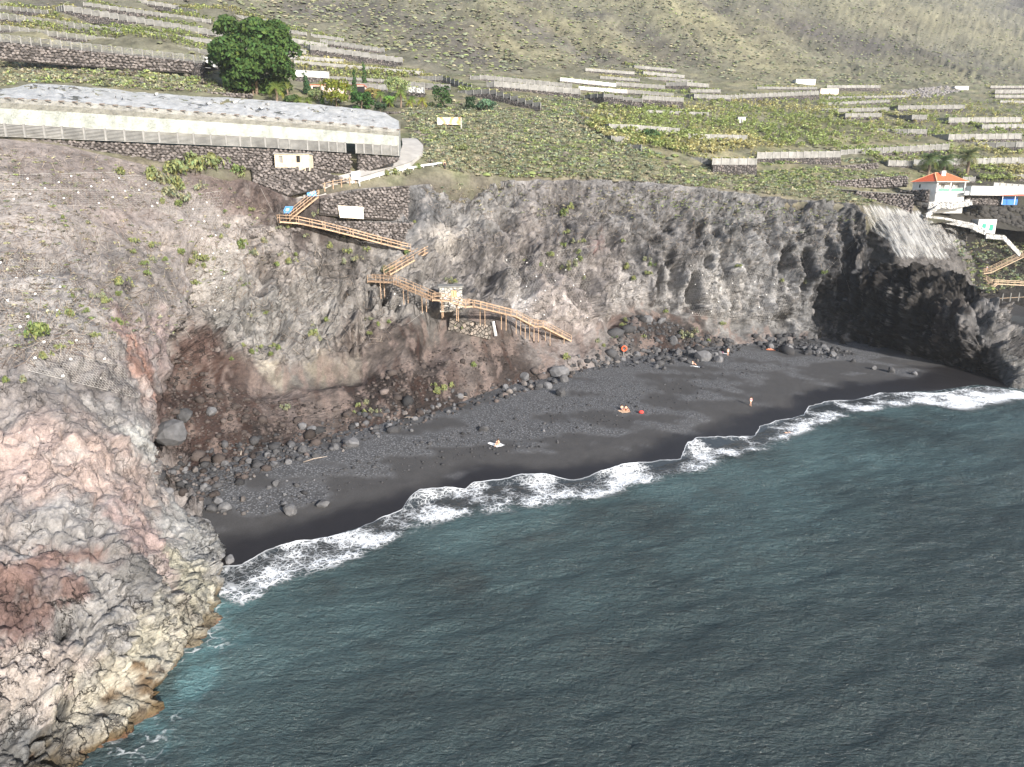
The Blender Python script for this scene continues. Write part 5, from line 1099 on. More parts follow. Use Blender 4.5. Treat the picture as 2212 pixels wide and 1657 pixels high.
MB().box(Vector(P(2188,421,205))-a0, (9, 3, .12), Matrix.Rotation(.12, 3, 'X')).build('canopy', simple('red_canvas', (.62, .14, .10), .7, .1), aw)
for x in (2167, 2194): p = Vector(P(x,421,204))-a0; MB().bar(p, p-Vector((0, 0, 2.6)), .12).build('post', M_steel, aw)
MB().box(Vector(P(2180,434,206))-a0, (4.2, .8, 2.2)).build('tarpaulin', simple('blue_tarp', (.03, .16, .55), .6, .2, 1.5, .3), aw)
# far right stairs
ds = empty('cove_stair', P(2150, 590, 222)); tag(ds, 'dark timber stairs and walkway down to the second cove', 'stair')
for a, b, st in [((2225,545,224),(2135,588,219),1),((2105,592,218),(2135,588,219),0),((2118,596,218),(2143,612,216),1),((2143,612,215.5),(2225,616,218),0),((2150,612,215.5),(2110,645,212),1)]: flight(ds, P(*a), P(*b), 1.6, bool(st), True, 0, M_wood2, postgap=2.2)
fc = empty('post_fence', P(2170, 648, 213)); tag(fc, 'row of pale posts with rails above the second cove sand', 'fence'); f0 = Vector(fc.location); pv = None
for x in (2130, 2146, 2164, 2181, 2199, 2216): p = Vector(P(x, 655-(x-2130)*.06, 211)); q = p+Vector((0, 0, 2.6)); MB().bar(p-f0, q-f0, .25).build('post', M_conc, fc); (MB().bar(pv-f0-Vector((0, 0, 1.4)), q-f0-Vector((0, 0, 1.4)), .1).build('rail', M_wood2, fc) if pv else None); pv = q
# small buildings up the slope
def hut_box(name, x0, x1, yt, yb, label, cat, mat, depth=3.5, roofm=None, extra=None):
    h = hit((x0+x1)/2, yb); Yq = h[0].y; a = Vector(P(x0, yb, Yq)); b = Vector(P(x1, yb, Yq)); zt = P(x0, yt, Yq)[2]; t = empty(name, tuple((a+b)/2)); tag(t, label, cat); w = (b-a).length; hh = zt-a.z
    MB().box((0, depth/2, hh/2-.4), (w, depth, hh+.8)).build('wall', mat, t); MB().box((0, depth/2, hh+.06), (w+.4, depth+.4, .16)).build('roof', roofm or M_conc2, t)
    for k in (extra or []): MB().box((w*k, -.02, hh*.42), (w*.14, .08, hh*.84)).build('door', M_dark, t)
    return t
hut_box('pink_shed', 1772, 1811, 191, 203, 'pink plastered shed at the right end of the long grey wall', 'shed', M_pink)
hut_box('water_tank', 1719, 1761, 171, 183, 'pale round-cornered water tank on the terraces under the mountain', 'tank', M_white, 5)
hut_box('white_shed', 2062, 2092, 186, 194, 'long white shed beside the stone slide at far right', 'shed', M_white)
hut_box('garden_house', 660, 786, 184, 200, 'low pink garden house half hidden by palms and cypresses', 'house', M_pink, 6, M_tile, (-.3, .45))
hut_box('concrete_frame', 1594, 1610, 253, 266, 'small white concrete frame standing in the banana field', 'frame', M_white, 2, None, (0,))
bb = empty('billboard', hitp(965, 272)); tag(bb, 'orange and white billboard in the scrub behind the road', 'billboard'); Yb = bb.location.y; b0 = Vector(bb.location)
def bill_mat():
    m, nt, b = newmat('billboard_print'); v = objpos(nt); n = noise_node(nt, .35, 3, .5, v, 1.0); c = ramp(nt, n.outputs['Fac'], [(.40, (.72, .20, .08)), (.50, (.80, .42, .22)), (.56, (.8, .74, .68)), (.7, (.78, .3, .12))]); nt.links.new(c, b.inputs['Base Color']); b.inputs['Roughness'].default_value = .5; return m
a = Vector(P(945,254,Yb+.6)); b = Vector(P(996,254,Yb)); c = Vector(P(996,269,Yb)); MB().bar((a+Vector((0, 0, c.z-a.z)))*.5+a*.5-b0, (b+c)/2-b0, .12, a.z-c.z).build('panel', bill_mat(), bb)
for q in (a, b): MB().bar(q-b0, q-b0-Vector((0, 0, 3)), .12).build('post', M_steel, bb)
# ================================================================== rocks
def rock_variants(n=8, sub=2, seed=90, planes=9, lo=.62, hi=.9):
    out = []
    for k in range(n):
        bm = bmesh.new(); bmesh.ops.create_icosphere(bm, subdivisions=sub, radius=1.0); r = random.Random(seed+k); sc = (r.uniform(.8, 1.15), r.uniform(.7, 1.0), r.uniform(.6, .9))
        pl = [(Vector((r.gauss(0, 1), r.gauss(0, 1), r.gauss(0, 1))).normalized(), r.uniform(lo, hi)) for _ in range(planes)]
        co = np.array([v.co[:] for v in bm.verts]); nz = .10*fbm(co*1.6+k*7, 3)
        for v, z in zip(bm.verts, nz):
            v.co *= 1.05+z
            for nrm, dd in pl:
                q = v.co.dot(nrm)
                if q > dd: v.co -= nrm*(q-dd)*.92
            v.co = Vector((v.co.x*sc[0], v.co.y*sc[1], v.co.z*sc[2]))
        me = bpy.data.meshes.new('boulder'); bm.to_mesh(me); bm.free(); me.polygons.foreach_set('use_smooth', [False]*len(me.polygons)); out.append(me)
    return out
M_boul = simple('grey_basalt_boulder', (.085, .085, .09), .9, .35, 1.3, .6, kind='pos', objvar=.35)
M_boulr = simple('brown_lava_boulder', (.098, .088, .084), .9, .35, 1.3, .6, objvar=.3)
BOUL = rock_variants(8); BOULR = []
for m in BOUL: m.materials.append(M_boul); c = m.copy(); c.materials.clear(); c.materials.append(M_boulr); BOULR.append(c)
used = {}
def boulder(x, y, rpx, label, group=None, brown=False, flat=1.0, r=random.Random(11)):
    h = hit(x, y+rpx*.55)
    if h is None: return
    p = h[0]; m = rpx*(p-Vector((0, 0, CAM_H))).length/FPX; me = r.choice(BOULR if brown else BOUL)
    o = bpy.data.objects.new('boulder', me); COL.objects.link(o); o.location = p+Vector((0, .2*m, .32*m*flat)); o.rotation_euler = (r.uniform(-.4, .4), r.uniform(-.4, .4), r.uniform(0, 6.28)); o.scale = (m*1.12, m*1.05, m*1.15*flat); tag(o, label, 'boulder', group); return o
for q in [(370,935,36,'huge grey slab boulder half buried in the red talus'),(395,897,20,'flat grey block lying above the huge slab boulder'),(455,888,13,'smaller grey boulder right of the huge slab in the talus'),(758,953,19,'tall rounded grey boulder at the talus foot, left of the beach'),(722,965,10,'dark boulder touching the left side of the tall rounded one'),
 (655,972,11,'rounded boulder in the rubble left of the tall rounded one'),(682,985,9,'pale-topped boulder below the rubble, left beach'),(652,920,11,'left one of two round boulders on the sandy talus'),(672,928,11,'right one of two round boulders on the sandy talus'),(627,1101,18,'largest pale boulder on the wet left sand'),(613,1087,9,'boulder behind the largest pale boulder on the left sand'),(698,1086,15,'brown grey boulder right of the largest pale boulder on the left sand'),
 (1208,800,24,'large smooth cube-like boulder near the middle of the beach top'),(1218,818,12,'boulder under the right side of the large cube-like boulder'),(1182,832,11,'right one of two boulders below the large cube-like boulder'),(1166,832,9,'left one of two boulders below the large cube-like boulder'),(1132,812,12,'flat boulder left of the large cube-like boulder'),(1135,842,6,'small boulder left of the pair under the cube-like boulder'),
 (1212,847,14,'low pointed rock below the large cube-like boulder'),(1044,925,10,'single grey boulder on open gravel left of the lying sunbather'),(1398,688,12,'left one of two pale slabs on the right rubble slope'),(1428,691,12,'right one of two pale slabs on the right rubble slope'),(1455,735,13,'grey block on the right rubble slope below the slabs'),(1519,768,19,'biggest dark boulder at the right rubble foot'),
 (1490,762,13,'dark boulder left of the biggest one at the right rubble foot'),(1465,760,11,'second dark boulder left of the biggest one at the right rubble foot'),(1552,776,11,'boulder right of the biggest dark one near the standing bather'),(1420,757,10,'boulder on the gravel edge below the right rubble'),(1375,765,9,'pale boulder right of the lifebuoy'),(1425,785,9,'upper rock of a little cluster on the right gravel'),(1418,791,7,'left rock of the little cluster on the right gravel'),(1434,795,7,'lower rock of the little cluster on the right gravel'),
 (1690,735,11,'angular block under the cave, right beach'),(1740,752,9,'angular rock among the right beach rubble'),(1705,752,9,'dark angular rock below the cave rubble'),(1843,779,6,'single pale wedge rock on the right sand'),(1925,800,9,'larger dark rock on the right sand'),(1888,795,6,'small pale rock on the right sand'),(1975,806,6,'dark rock in the shadow of the headland'),
 (485,1095,12,'left grey boulder of the trio below the promontory'),(456,1098,11,'dark boulder touching the trio below the promontory'),(470,1082,10,'upper boulder of the trio below the promontory'),(440,1050,11,'dark boulder at the foot of the pink promontory'),(495,1208,12,'pale boulder at the swash beside the promontory'),(478,1200,8,'dark boulder beside the pale one at the swash'),(478,1272,7,'black rock awash in foam beside the promontory')]:
    boulder(*q)
# smaller loose boulders along the talus foot
r = random.Random(21); BANDS = [([(345,1035),(420,1030),(520,1000),(620,975),(720,960),(820,920),(900,893),(980,872)], 26, 120), ([(1090,840),(1180,815),(1270,782),(1330,772),(1420,762),(1500,765),(1560,752)], 16, 90), ([(1640,735),(1700,742),(1760,752),(1810,762)], 13, 55), ([(420,1110),(520,1080),(620,1040)], 40, 22)]
small = []
for pl, spread, n in BANDS:
    pl = np.array(pl, float)
    for k in range(n):
        t = r.random()*(len(pl)-1); i = int(t); p = pl[i]*(1-(t-i))+pl[min(i+1, len(pl)-1)]*(t-i); small.append((p[0]+r.gauss(0, 8), p[1]+r.gauss(0, spread*.55), r.choice([3, 3, 4, 4, 5, 6, 8])))
for x, y, rp in small:
    z = 'along the left talus foot' if x < 1000 else 'at the foot of the right rubble' if x < 1600 else 'below the cave at the cliff foot'
    boulder(x, y, rp, ('dark loose boulder ' if rp < 6 else 'larger loose boulder ')+z, 'loose boulders '+z, r.random() < .3, 1.0, r)
def scatter_mesh(name, base_list, places, label, cat, mat, kind='stuff', cols=None, smooth=False):
    """places: arrays pos, scale(3), rotz, tilt; joined into one mesh"""
    Vs = []; Fs = []; Cs = []; off = 0
    pos, sc, rz, ids = places
    for b, (bv, bf, bc) in enumerate(base_list):
        idx = np.where(ids == b)[0]
        if len(idx) == 0: continue
        c, s = np.cos(rz[idx]), np.sin(rz[idx]); v = bv[None]*sc[idx][:, None, :]
        x = v[..., 0]*c[:, None]-v[..., 1]*s[:, None]; y = v[..., 0]*s[:, None]+v[..., 1]*c[:, None]
        w = np.stack([x, y, v[..., 2]], -1)+pos[idx][:, None, :]
        Vs.append(w.reshape(-1, 3)); Fs.append((bf[None]+(np.arange(len(idx))*len(bv))[:, None, None]).reshape(-1, bf.shape[1])+off); off += len(idx)*len(bv)
        if cols is not None:
            cc_ = cols[idx][:, None, :]*(bc[None] if bc is not None else 1.0); Cs.append(np.broadcast_to(cc_, (len(idx), len(bv), 3)).reshape(-1, 3))
    o = link(name, mesh_np(name, np.concatenate(Vs), np.concatenate(Fs), np.concatenate(Cs) if cols is not None else None, smooth), mat); tag(o, label, cat, kind=kind); return o
def px_scatter(poly, n, rr):
    """n world points seen inside a region outline"""
    poly = np.array(poly, float); lo, hi = poly.min(0), poly.max(0); out = []
    x1, y1 = poly[:, 0], poly[:, 1]; x2, y2 = np.roll(x1, -1), np.roll(y1, -1)
    while len(out) < n:
        q = rr.uniform(lo, hi, (n*2, 2)); ins = np.zeros(len(q), bool)
        for a, b, c, d in zip(x1, y1, x2, y2):
            if b == d: continue
            m = ((b > q[:, 1]) != (d > q[:, 1])) & (q[:, 0] < (c-a)*(q[:, 1]-b)/(d-b)+a); ins ^= m
        out += [tuple(p) for p in q[ins]]
    res = []
    for x, y in out[:n]:
        h = hit(x, y)
        if h is not None: res.append((h[0].x, h[0].y, h[0].z))
    return np.array(res)
ico = rock_variants(4, 1, 300, 6)
def base_of(me):
    v = np.array([q.co[:] for q in me.vertices]); f = np.array([list(p.vertices) for p in me.polygons]); return v, f, None
rr = np.random.default_rng(5)
pb = [px_scatter([(330,1020),(480,960),(640,930),(800,880),(1000,850),(1090,820),(1270,770),(1270,810),(1100,860),(1000,890),(800,950),(600,1010),(420,1090)], 1300, rr),
      px_scatter([(1290,760),(1360,680),(1420,690),(1560,730),(1620,745),(1560,780),(1400,790),(1280,800)], 800, rr), px_scatter([(1620,725),(1720,720),(1850,765),(1800,775),(1640,755)], 300, rr),
      px_scatter([(330,1000),(380,760),(480,830),(720,880),(880,780),(1000,740),(1180,730),(1080,800),(980,850),(760,910),(500,960)], 2000, rr),
      px_scatter([(480,1110),(700,1020),(1000,920),(1300,840),(1600,780),(1700,790),(1500,870),(1200,960),(900,1020),(600,1110)], 1300, rr)]
pos = np.concatenate(pb); kk = np.concatenate([np.full(len(p), i) for i, p in enumerate(pb)])
szb = np.array([.20, .26, .26, .15, .09])[kk]*np.exp(rr.normal(0, .65, len(pos))); pos[:, 2] += szb*.2
colb = np.where(((kk == 3) | ((kk == 0) & (rr.random(len(pos)) < .45)))[:, None], srgb(106, 97, 94, .40), srgb(96, 96, 99, .40))*np.exp(rr.normal(0, .32, (len(pos), 1)))
M_vrock = vcol_mat('loose_rock', .92, .3, 4, .4, .15, 14)
scatter_mesh('rubble', [base_of(m) for m in ico], (pos, szb[:, None]*rr.uniform(.7, 1.2, (len(pos), 3)), rr.uniform(0, 6.28, len(pos)), rr.integers(0, 4, len(pos))), 'small loose stones strewn over the talus and the upper beach', 'rubble', M_vrock, cols=colb)

# ================================================================== rockfall nets
M_wire = simple('net_wire', (.36, .345, .33), .5, .1, spec=.5)
M_plate = simple('anchor_plate', (.78, .77, .75), .5, .05)
def net(corners, cell, label, plates=14, rad=.021, lift=.10, cables=()):
    """hexagonal wire net lying on the rock between four corners (TL, TR, BR, BL)"""
    TL, TR, BR, BL = [np.array(c, float) for c in corners]; w = (np.linalg.norm(TR-TL)+np.linalg.norm(BR-BL))/2; h = (np.linalg.norm(BL-TL)+np.linalg.norm(BR-TR))/2
    nx_, ny_ = int(w/cell), int(h/(cell*.86)); cache = {}
    def at(u, v):
        p = (TL*(1-u)+TR*u)*(1-v)+(BL*(1-u)+BR*u)*v; q = hit(*p)
        if q is None: return None
        d = (Vector((0, 0, CAM_H))-q[0]).normalized(); return q[0]+d*lift
    def node(i, j):
        if (i, j) not in cache: 
            off = .5*(j//2 % 2) if False else 0
            cache[(i, j)] = at(min(1, max(0, i/(2*nx_))), min(1, max(0, j/(3*ny_))))
        return cache[(i, j)]
    Vv = []; Ff = []
    def seg(a, b):
        if a is None or b is None or (a-b).length > 2.2: return
        d = (b-a).normalized(); s_ = d.cross(Vector((.3, -1, .2))).normalized()*rad; u_ = d.cross(s_).normalized()*rad; n_ = len(Vv)
        for q in (a, b): Vv.extend([q+s_, q-s_*.5+u_*.87, q-s_*.5-u_*.87])
        for k in range(3): Ff.append((n_+k, n_+(k+1) % 3, n_+3+(k+1) % 3, n_+3+k))
    for j in range(ny_+1):          # hexagon rows: zig-zag lines plus verticals
        for i in range(2*nx_):
            ya, yb = (3*j, 3*j+1) if (i+j) % 2 == 0 else (3*j+1, 3*j); seg(node(i, ya), node(i+1, yb))
        for i in range(2*nx_+1):
            if (i+j) % 2 == 1: seg(node(i, 3*j+1), node(i, 3*j+3))
    if not Vv: return
    root = empty('rockfall_net', tuple(Vv[0])); tag(root, label, 'net', 'rockfall nets pinned to the cliff'); o = Vector(root.location)
    me = mesh_np('wire_mesh', np.array([tuple(v-o) for v in Vv]), np.array(Ff)); ob = link('wire_mesh', me, M_wire, root); ob['kind'] = 'stuff'
    r = random.Random(len(label)); pm = None
    for k in range(plates):
        q = at(((k*.618) % 1)*.96+.02, ((k+.5)/plates*1.0))
        if q is None: continue
        if pm is None: pm = MB().box((0, 0, 0), (.20, .06, .20)).mesh('anchor_plate'); pm.materials.append(M_plate)
        a = bpy.data.objects.new('anchor_plate', pm); COL.objects.link(a); a.parent = root; a.location = q-o+Vector((0, -.1, .05)); a.rotation_euler = (-.5, 0, r.uniform(0, 1))
    for v0, v1 in ((0, 0), (.5, .5), (1, 1)):
        pts = [at(t/24, v0) for t in range(25)]; pts = [p for p in pts if p is not None]
        if len(pts) > 3: MB().tube([p-o for p in pts], .03, 4).build('cable', M_wire, root)
net([(-10,378),(250,372),(330,450),(20,440)], 6.5, 'hexagonal net on the upper left slope under the greenhouse', 16)
net([(250,380),(330,378),(390,470),(330,450)], 6.5, 'hexagonal net on the slope left of the green thicket', 6)
net([(390,425),(478,412),(505,600),(420,560)], 6.0, 'hexagonal net over the dark cleft in the left slope', 12)
net([(455,585),(500,575),(510,665),(460,680)], 6.0, 'short hexagonal net hanging below the dark cleft', 6)
net([(1090,560),(1275,530),(1275,690),(1120,690)], 5.6, 'wide hexagonal net on the cliff above the boardwalk end', 22)
net([(1490,570),(1600,590),(1600,690),(1490,680)], 5.2, 'hexagonal net on the cliff right of the rubble slope', 14)
net([(1600,570),(1720,620),(1700,690),(1610,690)], 5.2, 'hexagonal net on the cliff above the cave', 10)
net([(818,615),(873,620),(870,668),(830,658)], 4.6, 'small net over the stone bulge under the boardwalk landing', 4)
net([(0,560),(130,560),(190,700),(0,690)], 7.0, 'loose hexagonal net low on the left slope', 8)
net([(40,700),(230,720),(300,860),(60,800)], 7.0, 'sagging net edge above the pink promontory rock', 8)
# cables slung down the faces
cb = empty('net_cables', hitp(1300, 500)); tag(cb, 'long pale steel cables slung across the netted cliff', 'cables'); o = Vector(cb.location); r = random.Random(8)
for x0, y0, x1, y1 in [(560,400,610,500),(120,470,200,640),(230,440,210,540),(260,450,330,540),(480,560,440,640),(1000,520,960,640),(1200,430,1080,560),(1130,480,1020,620),(1310,440,1240,560),(1420,440,1440,640),(1560,450,1470,600),(1600,440,1640,560),(1640,600,1720,520),(1740,560,1680,640),(1800,480,1740,580),(1850,520,1780,590),(1500,430,1560,560),(1380,420,1330,540),(880,700,960,640),(60,500,160,520),(20,560,180,690),(0,640,190,770),(0,600,260,760),(330,620,420,740),(560,620,520,740),(700,560,640,700),(760,600,800,740),(1700,450,1760,640),(1780,460,1840,640)]:
    pts = []
    for k in range(13):
        h = hit(x0+(x1-x0)*k/12, y0+(y1-y0)*k/12)
        if h: pts.append(h[0]+(Vector((0, 0, CAM_H))-h[0]).normalized()*.18-o)
    if len(pts) > 3: MB().tube(pts, .018, 4).build('cable', M_wire, cb)
# white draped net at the right
def drape(corners, label, nu_=70, nv_=40, amp=.55, mat=None, lift=.45, name='draped_net'):
    TL, TR, BR, BL = [np.array(c, float) for c in corners]; V = []; ph = 3
    for j in range(nv_):
        for i in range(nu_):
            u, v = i/(nu_-1), j/(nv_-1); p = (TL*(1-u)+TR*u)*(1-v)+(BL*(1-u)+BR*u)*v; h = hit(*p); q = np.array(h[0]) if h else V[-1]
            d = np.array([0, 0, CAM_H])-q; d /= np.linalg.norm(d); f = math.sin(u*34+1.2*v+1.5*math.sin(u*9))*.5+math.sin(u*15-.8*v)*.5; V.append(q+d*(lift+amp*.5*f*(.3+v)))
    V = np.array(V); V += .15*np.stack([fbm(V*.8+k, 2) for k in range(3)], 1)
    fu = np.tile(np.linspace(0, 1, nu_), nv_); fv_ = np.repeat(np.linspace(0, 1, nv_), nu_)
    return tag(link(name, mesh_np(name, V, grid_faces(nv_, nu_), None, True, {'fu': fu, 'fv': fv_}), mat), label, 'net')
def veil(name, col, cover):
    m, nt, b = newmat(name); cx = nt.nodes.new('ShaderNodeCombineXYZ'); fu = attr(nt, 'fu', 'Fac'); fv = attr(nt, 'fv', 'Fac'); nt.links.new(mathn(nt, 'MULTIPLY', fu, 9.0), cx.inputs[0]); nt.links.new(mathn(nt, 'MULTIPLY', fv, 1.1), cx.inputs[1])
    n = noise_node(nt, 2.4, 6, .68, cx.outputs[0], .7); n2 = noise_node(nt, 7, 3, .6, objpos(nt))
    nt.links.new(ramp(nt, n.outputs['Fac'], [(.35, [q*.85 for q in col]), (.65, [min(.8, q*1.15) for q in col])]), b.inputs['Base Color']); b.inputs['Roughness'].default_value = .8
    e = mathn(nt, 'MINIMUM', mathn(nt, 'MINIMUM', fu, mathn(nt, 'SUBTRACT', 1.0, fu)), mathn(nt, 'MINIMUM', fv, mathn(nt, 'SUBTRACT', 1.0, fv)))
    ed = maprange(nt, mathn(nt, 'ADD', e, mathn(nt, 'MULTIPLY', mathn(nt, 'SUBTRACT', n.outputs['Fac'], .5), .25)), .0, .09, 0, 1)
    a = mathn(nt, 'ADD', maprange(nt, n.outputs['Fac'], .38, .64, cover-.22, cover+.25), mathn(nt, 'MULTIPLY', mathn(nt, 'SUBTRACT', n2.outputs['Fac'], .5), .35)); a = mathn(nt, 'MULTIPLY', mathn(nt, 'MINIMUM', mathn(nt, 'MAXIMUM', a, 0.0), 1.0), ed); nt.links.new(a, b.inputs['Alpha'])
    bump(nt, b, n.outputs['Fac'], .4, .3); return m
drape([(1868,438),(1992,455),(2056,562),(1935,560)], 'white net hanging in folds over the slope behind the headland', mat=veil('white_veil', (.27, .27, .267), .58))
drape([(1985,468),(2090,500),(2085,545),(2035,535)], 'thin grey net on the rock right of the white folds', mat=veil('grey_veil', (.34, .34, .335), .30), lift=.4, name='draped_net')
drape([(1860,440),(1880,450),(1990,562),(1880,500)], 'grey net along the left edge of the white folds', mat=veil('grey_veil2', (.36, .36, .355), .35), lift=.35, name='draped_net')

# ================================================================== foliage
M_leaf = vcol_mat('foliage', .75, .22, .6, 0, .25, 5, trans=.30)
def leaf_cloud(n, lobes, size, rr, droop=.2, col=(1, 1, 1), var=.25, shell=.55, tri=False):
    """quads spread through ellipsoid lobes: (cx,cy,cz,rx,ry,rz)"""
    lobes = np.array(lobes, float); vol = lobes[:, 3]*lobes[:, 4]; ids = rr.choice(len(lobes), n, p=vol/vol.sum()); L = lobes[ids]
    d = rr.normal(size=(n, 3)); d /= np.linalg.norm(d, axis=1)[:, None]; d[:, 2] = np.where(d[:, 2] < -.35, -d[:, 2], d[:, 2]); rad = shell+(1-shell)*rr.random(n)**.5
    c = L[:, :3]+d*L[:, 3:]*rad[:, None]; nrm = d+rr.normal(0, .55, (n, 3)); nrm /= np.linalg.norm(nrm, axis=1)[:, None]
    t = np.cross(nrm, rr.normal(size=(n, 3))); t /= np.maximum(np.linalg.norm(t, axis=1)[:, None], 1e-6); b = np.cross(nrm, t); s = size*rr.uniform(.6, 1.3, n)[:, None]
    V = np.stack([c-t*s, c-b*s*.55, c+t*s, c+b*s*.55], 1).reshape(-1, 3); F = np.arange(4*n).reshape(n, 4)
    k = (1+rr.normal(0, var, n)*.8)[:, None]*np.array([1, 1, 1]); hue = rr.normal(0, .10, n)[:, None]*np.array([1.2, .1, -.6]); C = np.clip(k*(1+hue), .35, 1.9)*np.array(col); return V, F, np.repeat(C, 4, 0)
rf_ = np.random.default_rng(12)
# ---- shrub shapes
def shrub_base(n, size, rr, tall=.75):
    lob = [(rr.normal(0, .38), rr.normal(0, .38), rr.uniform(.15, .5)*tall, rr.uniform(.35, .6), rr.uniform(.35, .6), rr.uniform(.3, .5)*tall) for _ in range(6)]
    return leaf_cloud(n, lob, size, rr, var=.28)
def dome_base(seed):
    bm = bmesh.new(); bmesh.ops.create_icosphere(bm, subdivisions=2, radius=1.0); v = np.array([q.co[:] for q in bm.verts]); f = [[q.index for q in p.verts] for p in bm.faces]; bm.free()
    v *= (1+.28*pn(v*1.9+seed*7)+.12*pn(v*4+seed))[:, None]; keep = [p for p in f if v[p][:, 2].mean() > -.15]; v = v*np.array([.75, .75, .62]); v[:, 2] += .1
    us = sorted({i for p in keep for i in p}); mp_ = {a: b for b, a in enumerate(us)}; return v[us], np.array([[mp_[i] for i in p] for p in keep]), (.85+.35*rf_.random((len(us), 1)))*np.ones((1, 3))
SHR = [dome_base(k) for k in range(4)]; SHRD = [shrub_base(26, .32, rf_) for _ in range(4)]
GREEN = np.array([srgb(150, 154, 122, .74), srgb(152, 166, 108, .76), srgb(142, 150, 126, .74), srgb(174, 168, 142, .74), srgb(136, 130, 120, .70), srgb(172, 172, 136, .76)])
M_dome = vcol_mat('shrub_mass', .9, .4, 1.6, .8, .1, 5, bdist=.3)
def scrub(name, poly, n, smin, smax, probs, label, base):
    p = px_scatter(poly, n, rf_); m = len(p); s = np.exp(rf_.uniform(math.log(smin), math.log(smax), m))
    pn_ = fbm(p*.05+3, 3); w = np.array(probs)[None]*np.ones((m, 1)); w[:, 1] *= 1+2*np.clip(pn_, -.4, 1); w[:, 3] *= 1+2*np.clip(-pn_, -.4, 1); w /= w.sum(1)[:, None]
    ci = (rf_.random(m)[:, None] > np.cumsum(w, 1)).sum(1).clip(0, 5); col = GREEN[ci]*np.exp(rf_.normal(0, .18, (m, 1)))
    sc = s[:, None]*np.stack([rf_.uniform(.8, 1.3, m), rf_.uniform(.8, 1.3, m), rf_.uniform(.6, 1.0, m)], 1); p[:, 2] -= .08*s
    return scatter_mesh(name, base, (p, sc, rf_.uniform(0, 6.28, m), rf_.integers(0, len(base), m)), label, 'scrub', M_leaf if base is SHRD else M_dome, cols=col*(1.0 if base is SHRD else .62), smooth=(base is SHR))
scrub('scrub', [(868,240),(900,330),(925,352),(965,368),(1100,384),(1300,386),(1500,402),(1700,424),(1860,444),(1900,440),(1800,405),(1640,372),(1540,362),(1430,350),(1320,322),(1250,296),(1180,240),(1050,228),(950,218)], 6000, .3, 1.05, [3.4, 2.2, 3.4, 1.8, 1.6, 1.4], 'low green and grey scrub covering the hill above the cliff', SHRD)
scrub('scrub', [(-20,132),(150,140),(420,160),(545,205),(420,200),(300,195),(170,182),(60,178),(-20,190)], 900, .4, 1.6, [2, 2.5, 2, 2, 2.5, 1], 'scrub between the greenhouse and the tall stone wall', SHRD)
scrub('hill_scrub', [(-20,-10),(2230,-10),(2230,440),(1900,440),(1500,400),(1000,380),(900,340),(880,240),(560,205),(-20,150)], 1300, .5, 1.5, [3, 1.6, 3, 3, 1.5, 2], 'grey green scrub spread over the whole hillside', SHR)
scrub('scrub', [(1120,205),(1270,215),(1340,300),(1440,345),(1300,330),(1180,250)], 700, .5, 1.5, [3, 2.2, 3, 2, 1.4, 1.2], 'scrub along the left border of the banana field', SHRD)
scrub('mountain_scrub', [(450,-10),(2230,-10),(2230,185),(1900,182),(1640,186),(1480,150),(1270,146),(1000,158),(870,118),(660,66),(480,10)], 6500, .55, 1.7, [4.5, .8, 5, 2.0, 1.6, 2.0], 'scrub speckling the mountain slope', SHR)
scrub('scrub', [(1640,372),(1750,362),(1900,372),(1970,376),(1960,384),(1720,410),(1780,420),(1640,400)], 700, .4, 1.2, [2, 4, 2, .6, .6, 1.5], 'green growth between the black field walls', SHRD)
scrub('scrub', [(1650,345),(1900,344),(1890,352),(1760,350),(1650,358)], 160, .5, 1.3, [2, 4, 2, .5, .5, 1], 'green strip under the white board wall', SHRD)
scrub('scrub', [(2060,520),(2230,520),(2230,610),(2120,640),(2090,600)], 420, .5, 1.6, [2, 1.5, 4, .4, .8, .5], 'dark green bushes on the slope of the second cove', SHRD)
scrub('rim_plants', [(1280,410),(1400,425),(1560,432),(1720,446),(1840,462),(1850,480),(1700,470),(1540,455),(1340,440)], 260, .2, .55, [.5, 6, .5, .2, .2, .5], 'bright small succulents along the cliff rim', SHRD)
scrub('cliff_scrub', [(900,400),(1100,395),(1400,405),(1700,440),(1840,470),(1800,520),(1500,480),(1200,470),(960,450)], 420, .25, .7, [1, .8, 1, 3, 4, .5], 'dry tufts on the upper cliff face', SHRD)
scrub('slope_scrub', [(-20,320),(200,340),(460,385),(600,470),(560,600),(380,720),(0,760)], 900, .18, .55, [.7, .6, .8, 3, 4, .6], 'dry tufts on the netted left slope', SHRD)
# ---- dry twigs and dead grass on the netted slopes
tp = np.concatenate([px_scatter([(-20,310),(200,340),(470,385),(620,480),(560,620),(380,740),(0,800)], 3600, rf_), px_scatter([(900,400),(1100,395),(1400,405),(1700,440),(1840,470),(1800,600),(1300,520),(1000,560)], 2200, rf_), px_scatter([(450,560),(700,540),(820,600),(860,740),(560,780)], 900, rf_)])
m = len(tp); dr = rf_.normal(size=(m, 3)); dr[:, 2] -= .3; dr /= np.linalg.norm(dr, axis=1)[:, None]; ln = rf_.uniform(.25, .9, m)[:, None]; sd_ = np.cross(dr, rf_.normal(size=(m, 3))); sd_ /= np.linalg.norm(sd_, axis=1)[:, None]; sd_ *= .026
tp = tp+np.array([0, -.12, .12]); Vt = np.stack([tp-dr*ln-sd_, tp-dr*ln+sd_, tp+dr*ln+sd_+[0, 0, .08], tp+dr*ln-sd_+[0, 0, .08]], 1).reshape(-1, 3)
ct = np.where(rf_.random(m)[:, None] < .55, srgb(196, 184, 172, .6), srgb(150, 132, 120, .55)); tag(link('dry_twigs', mesh_np('dry_twigs', Vt, np.arange(4*m).reshape(m, 4), np.repeat(ct, 4, 0)), M_leaf), 'dead twigs and dry grass caught in the netted slopes', 'twigs', kind='stuff')
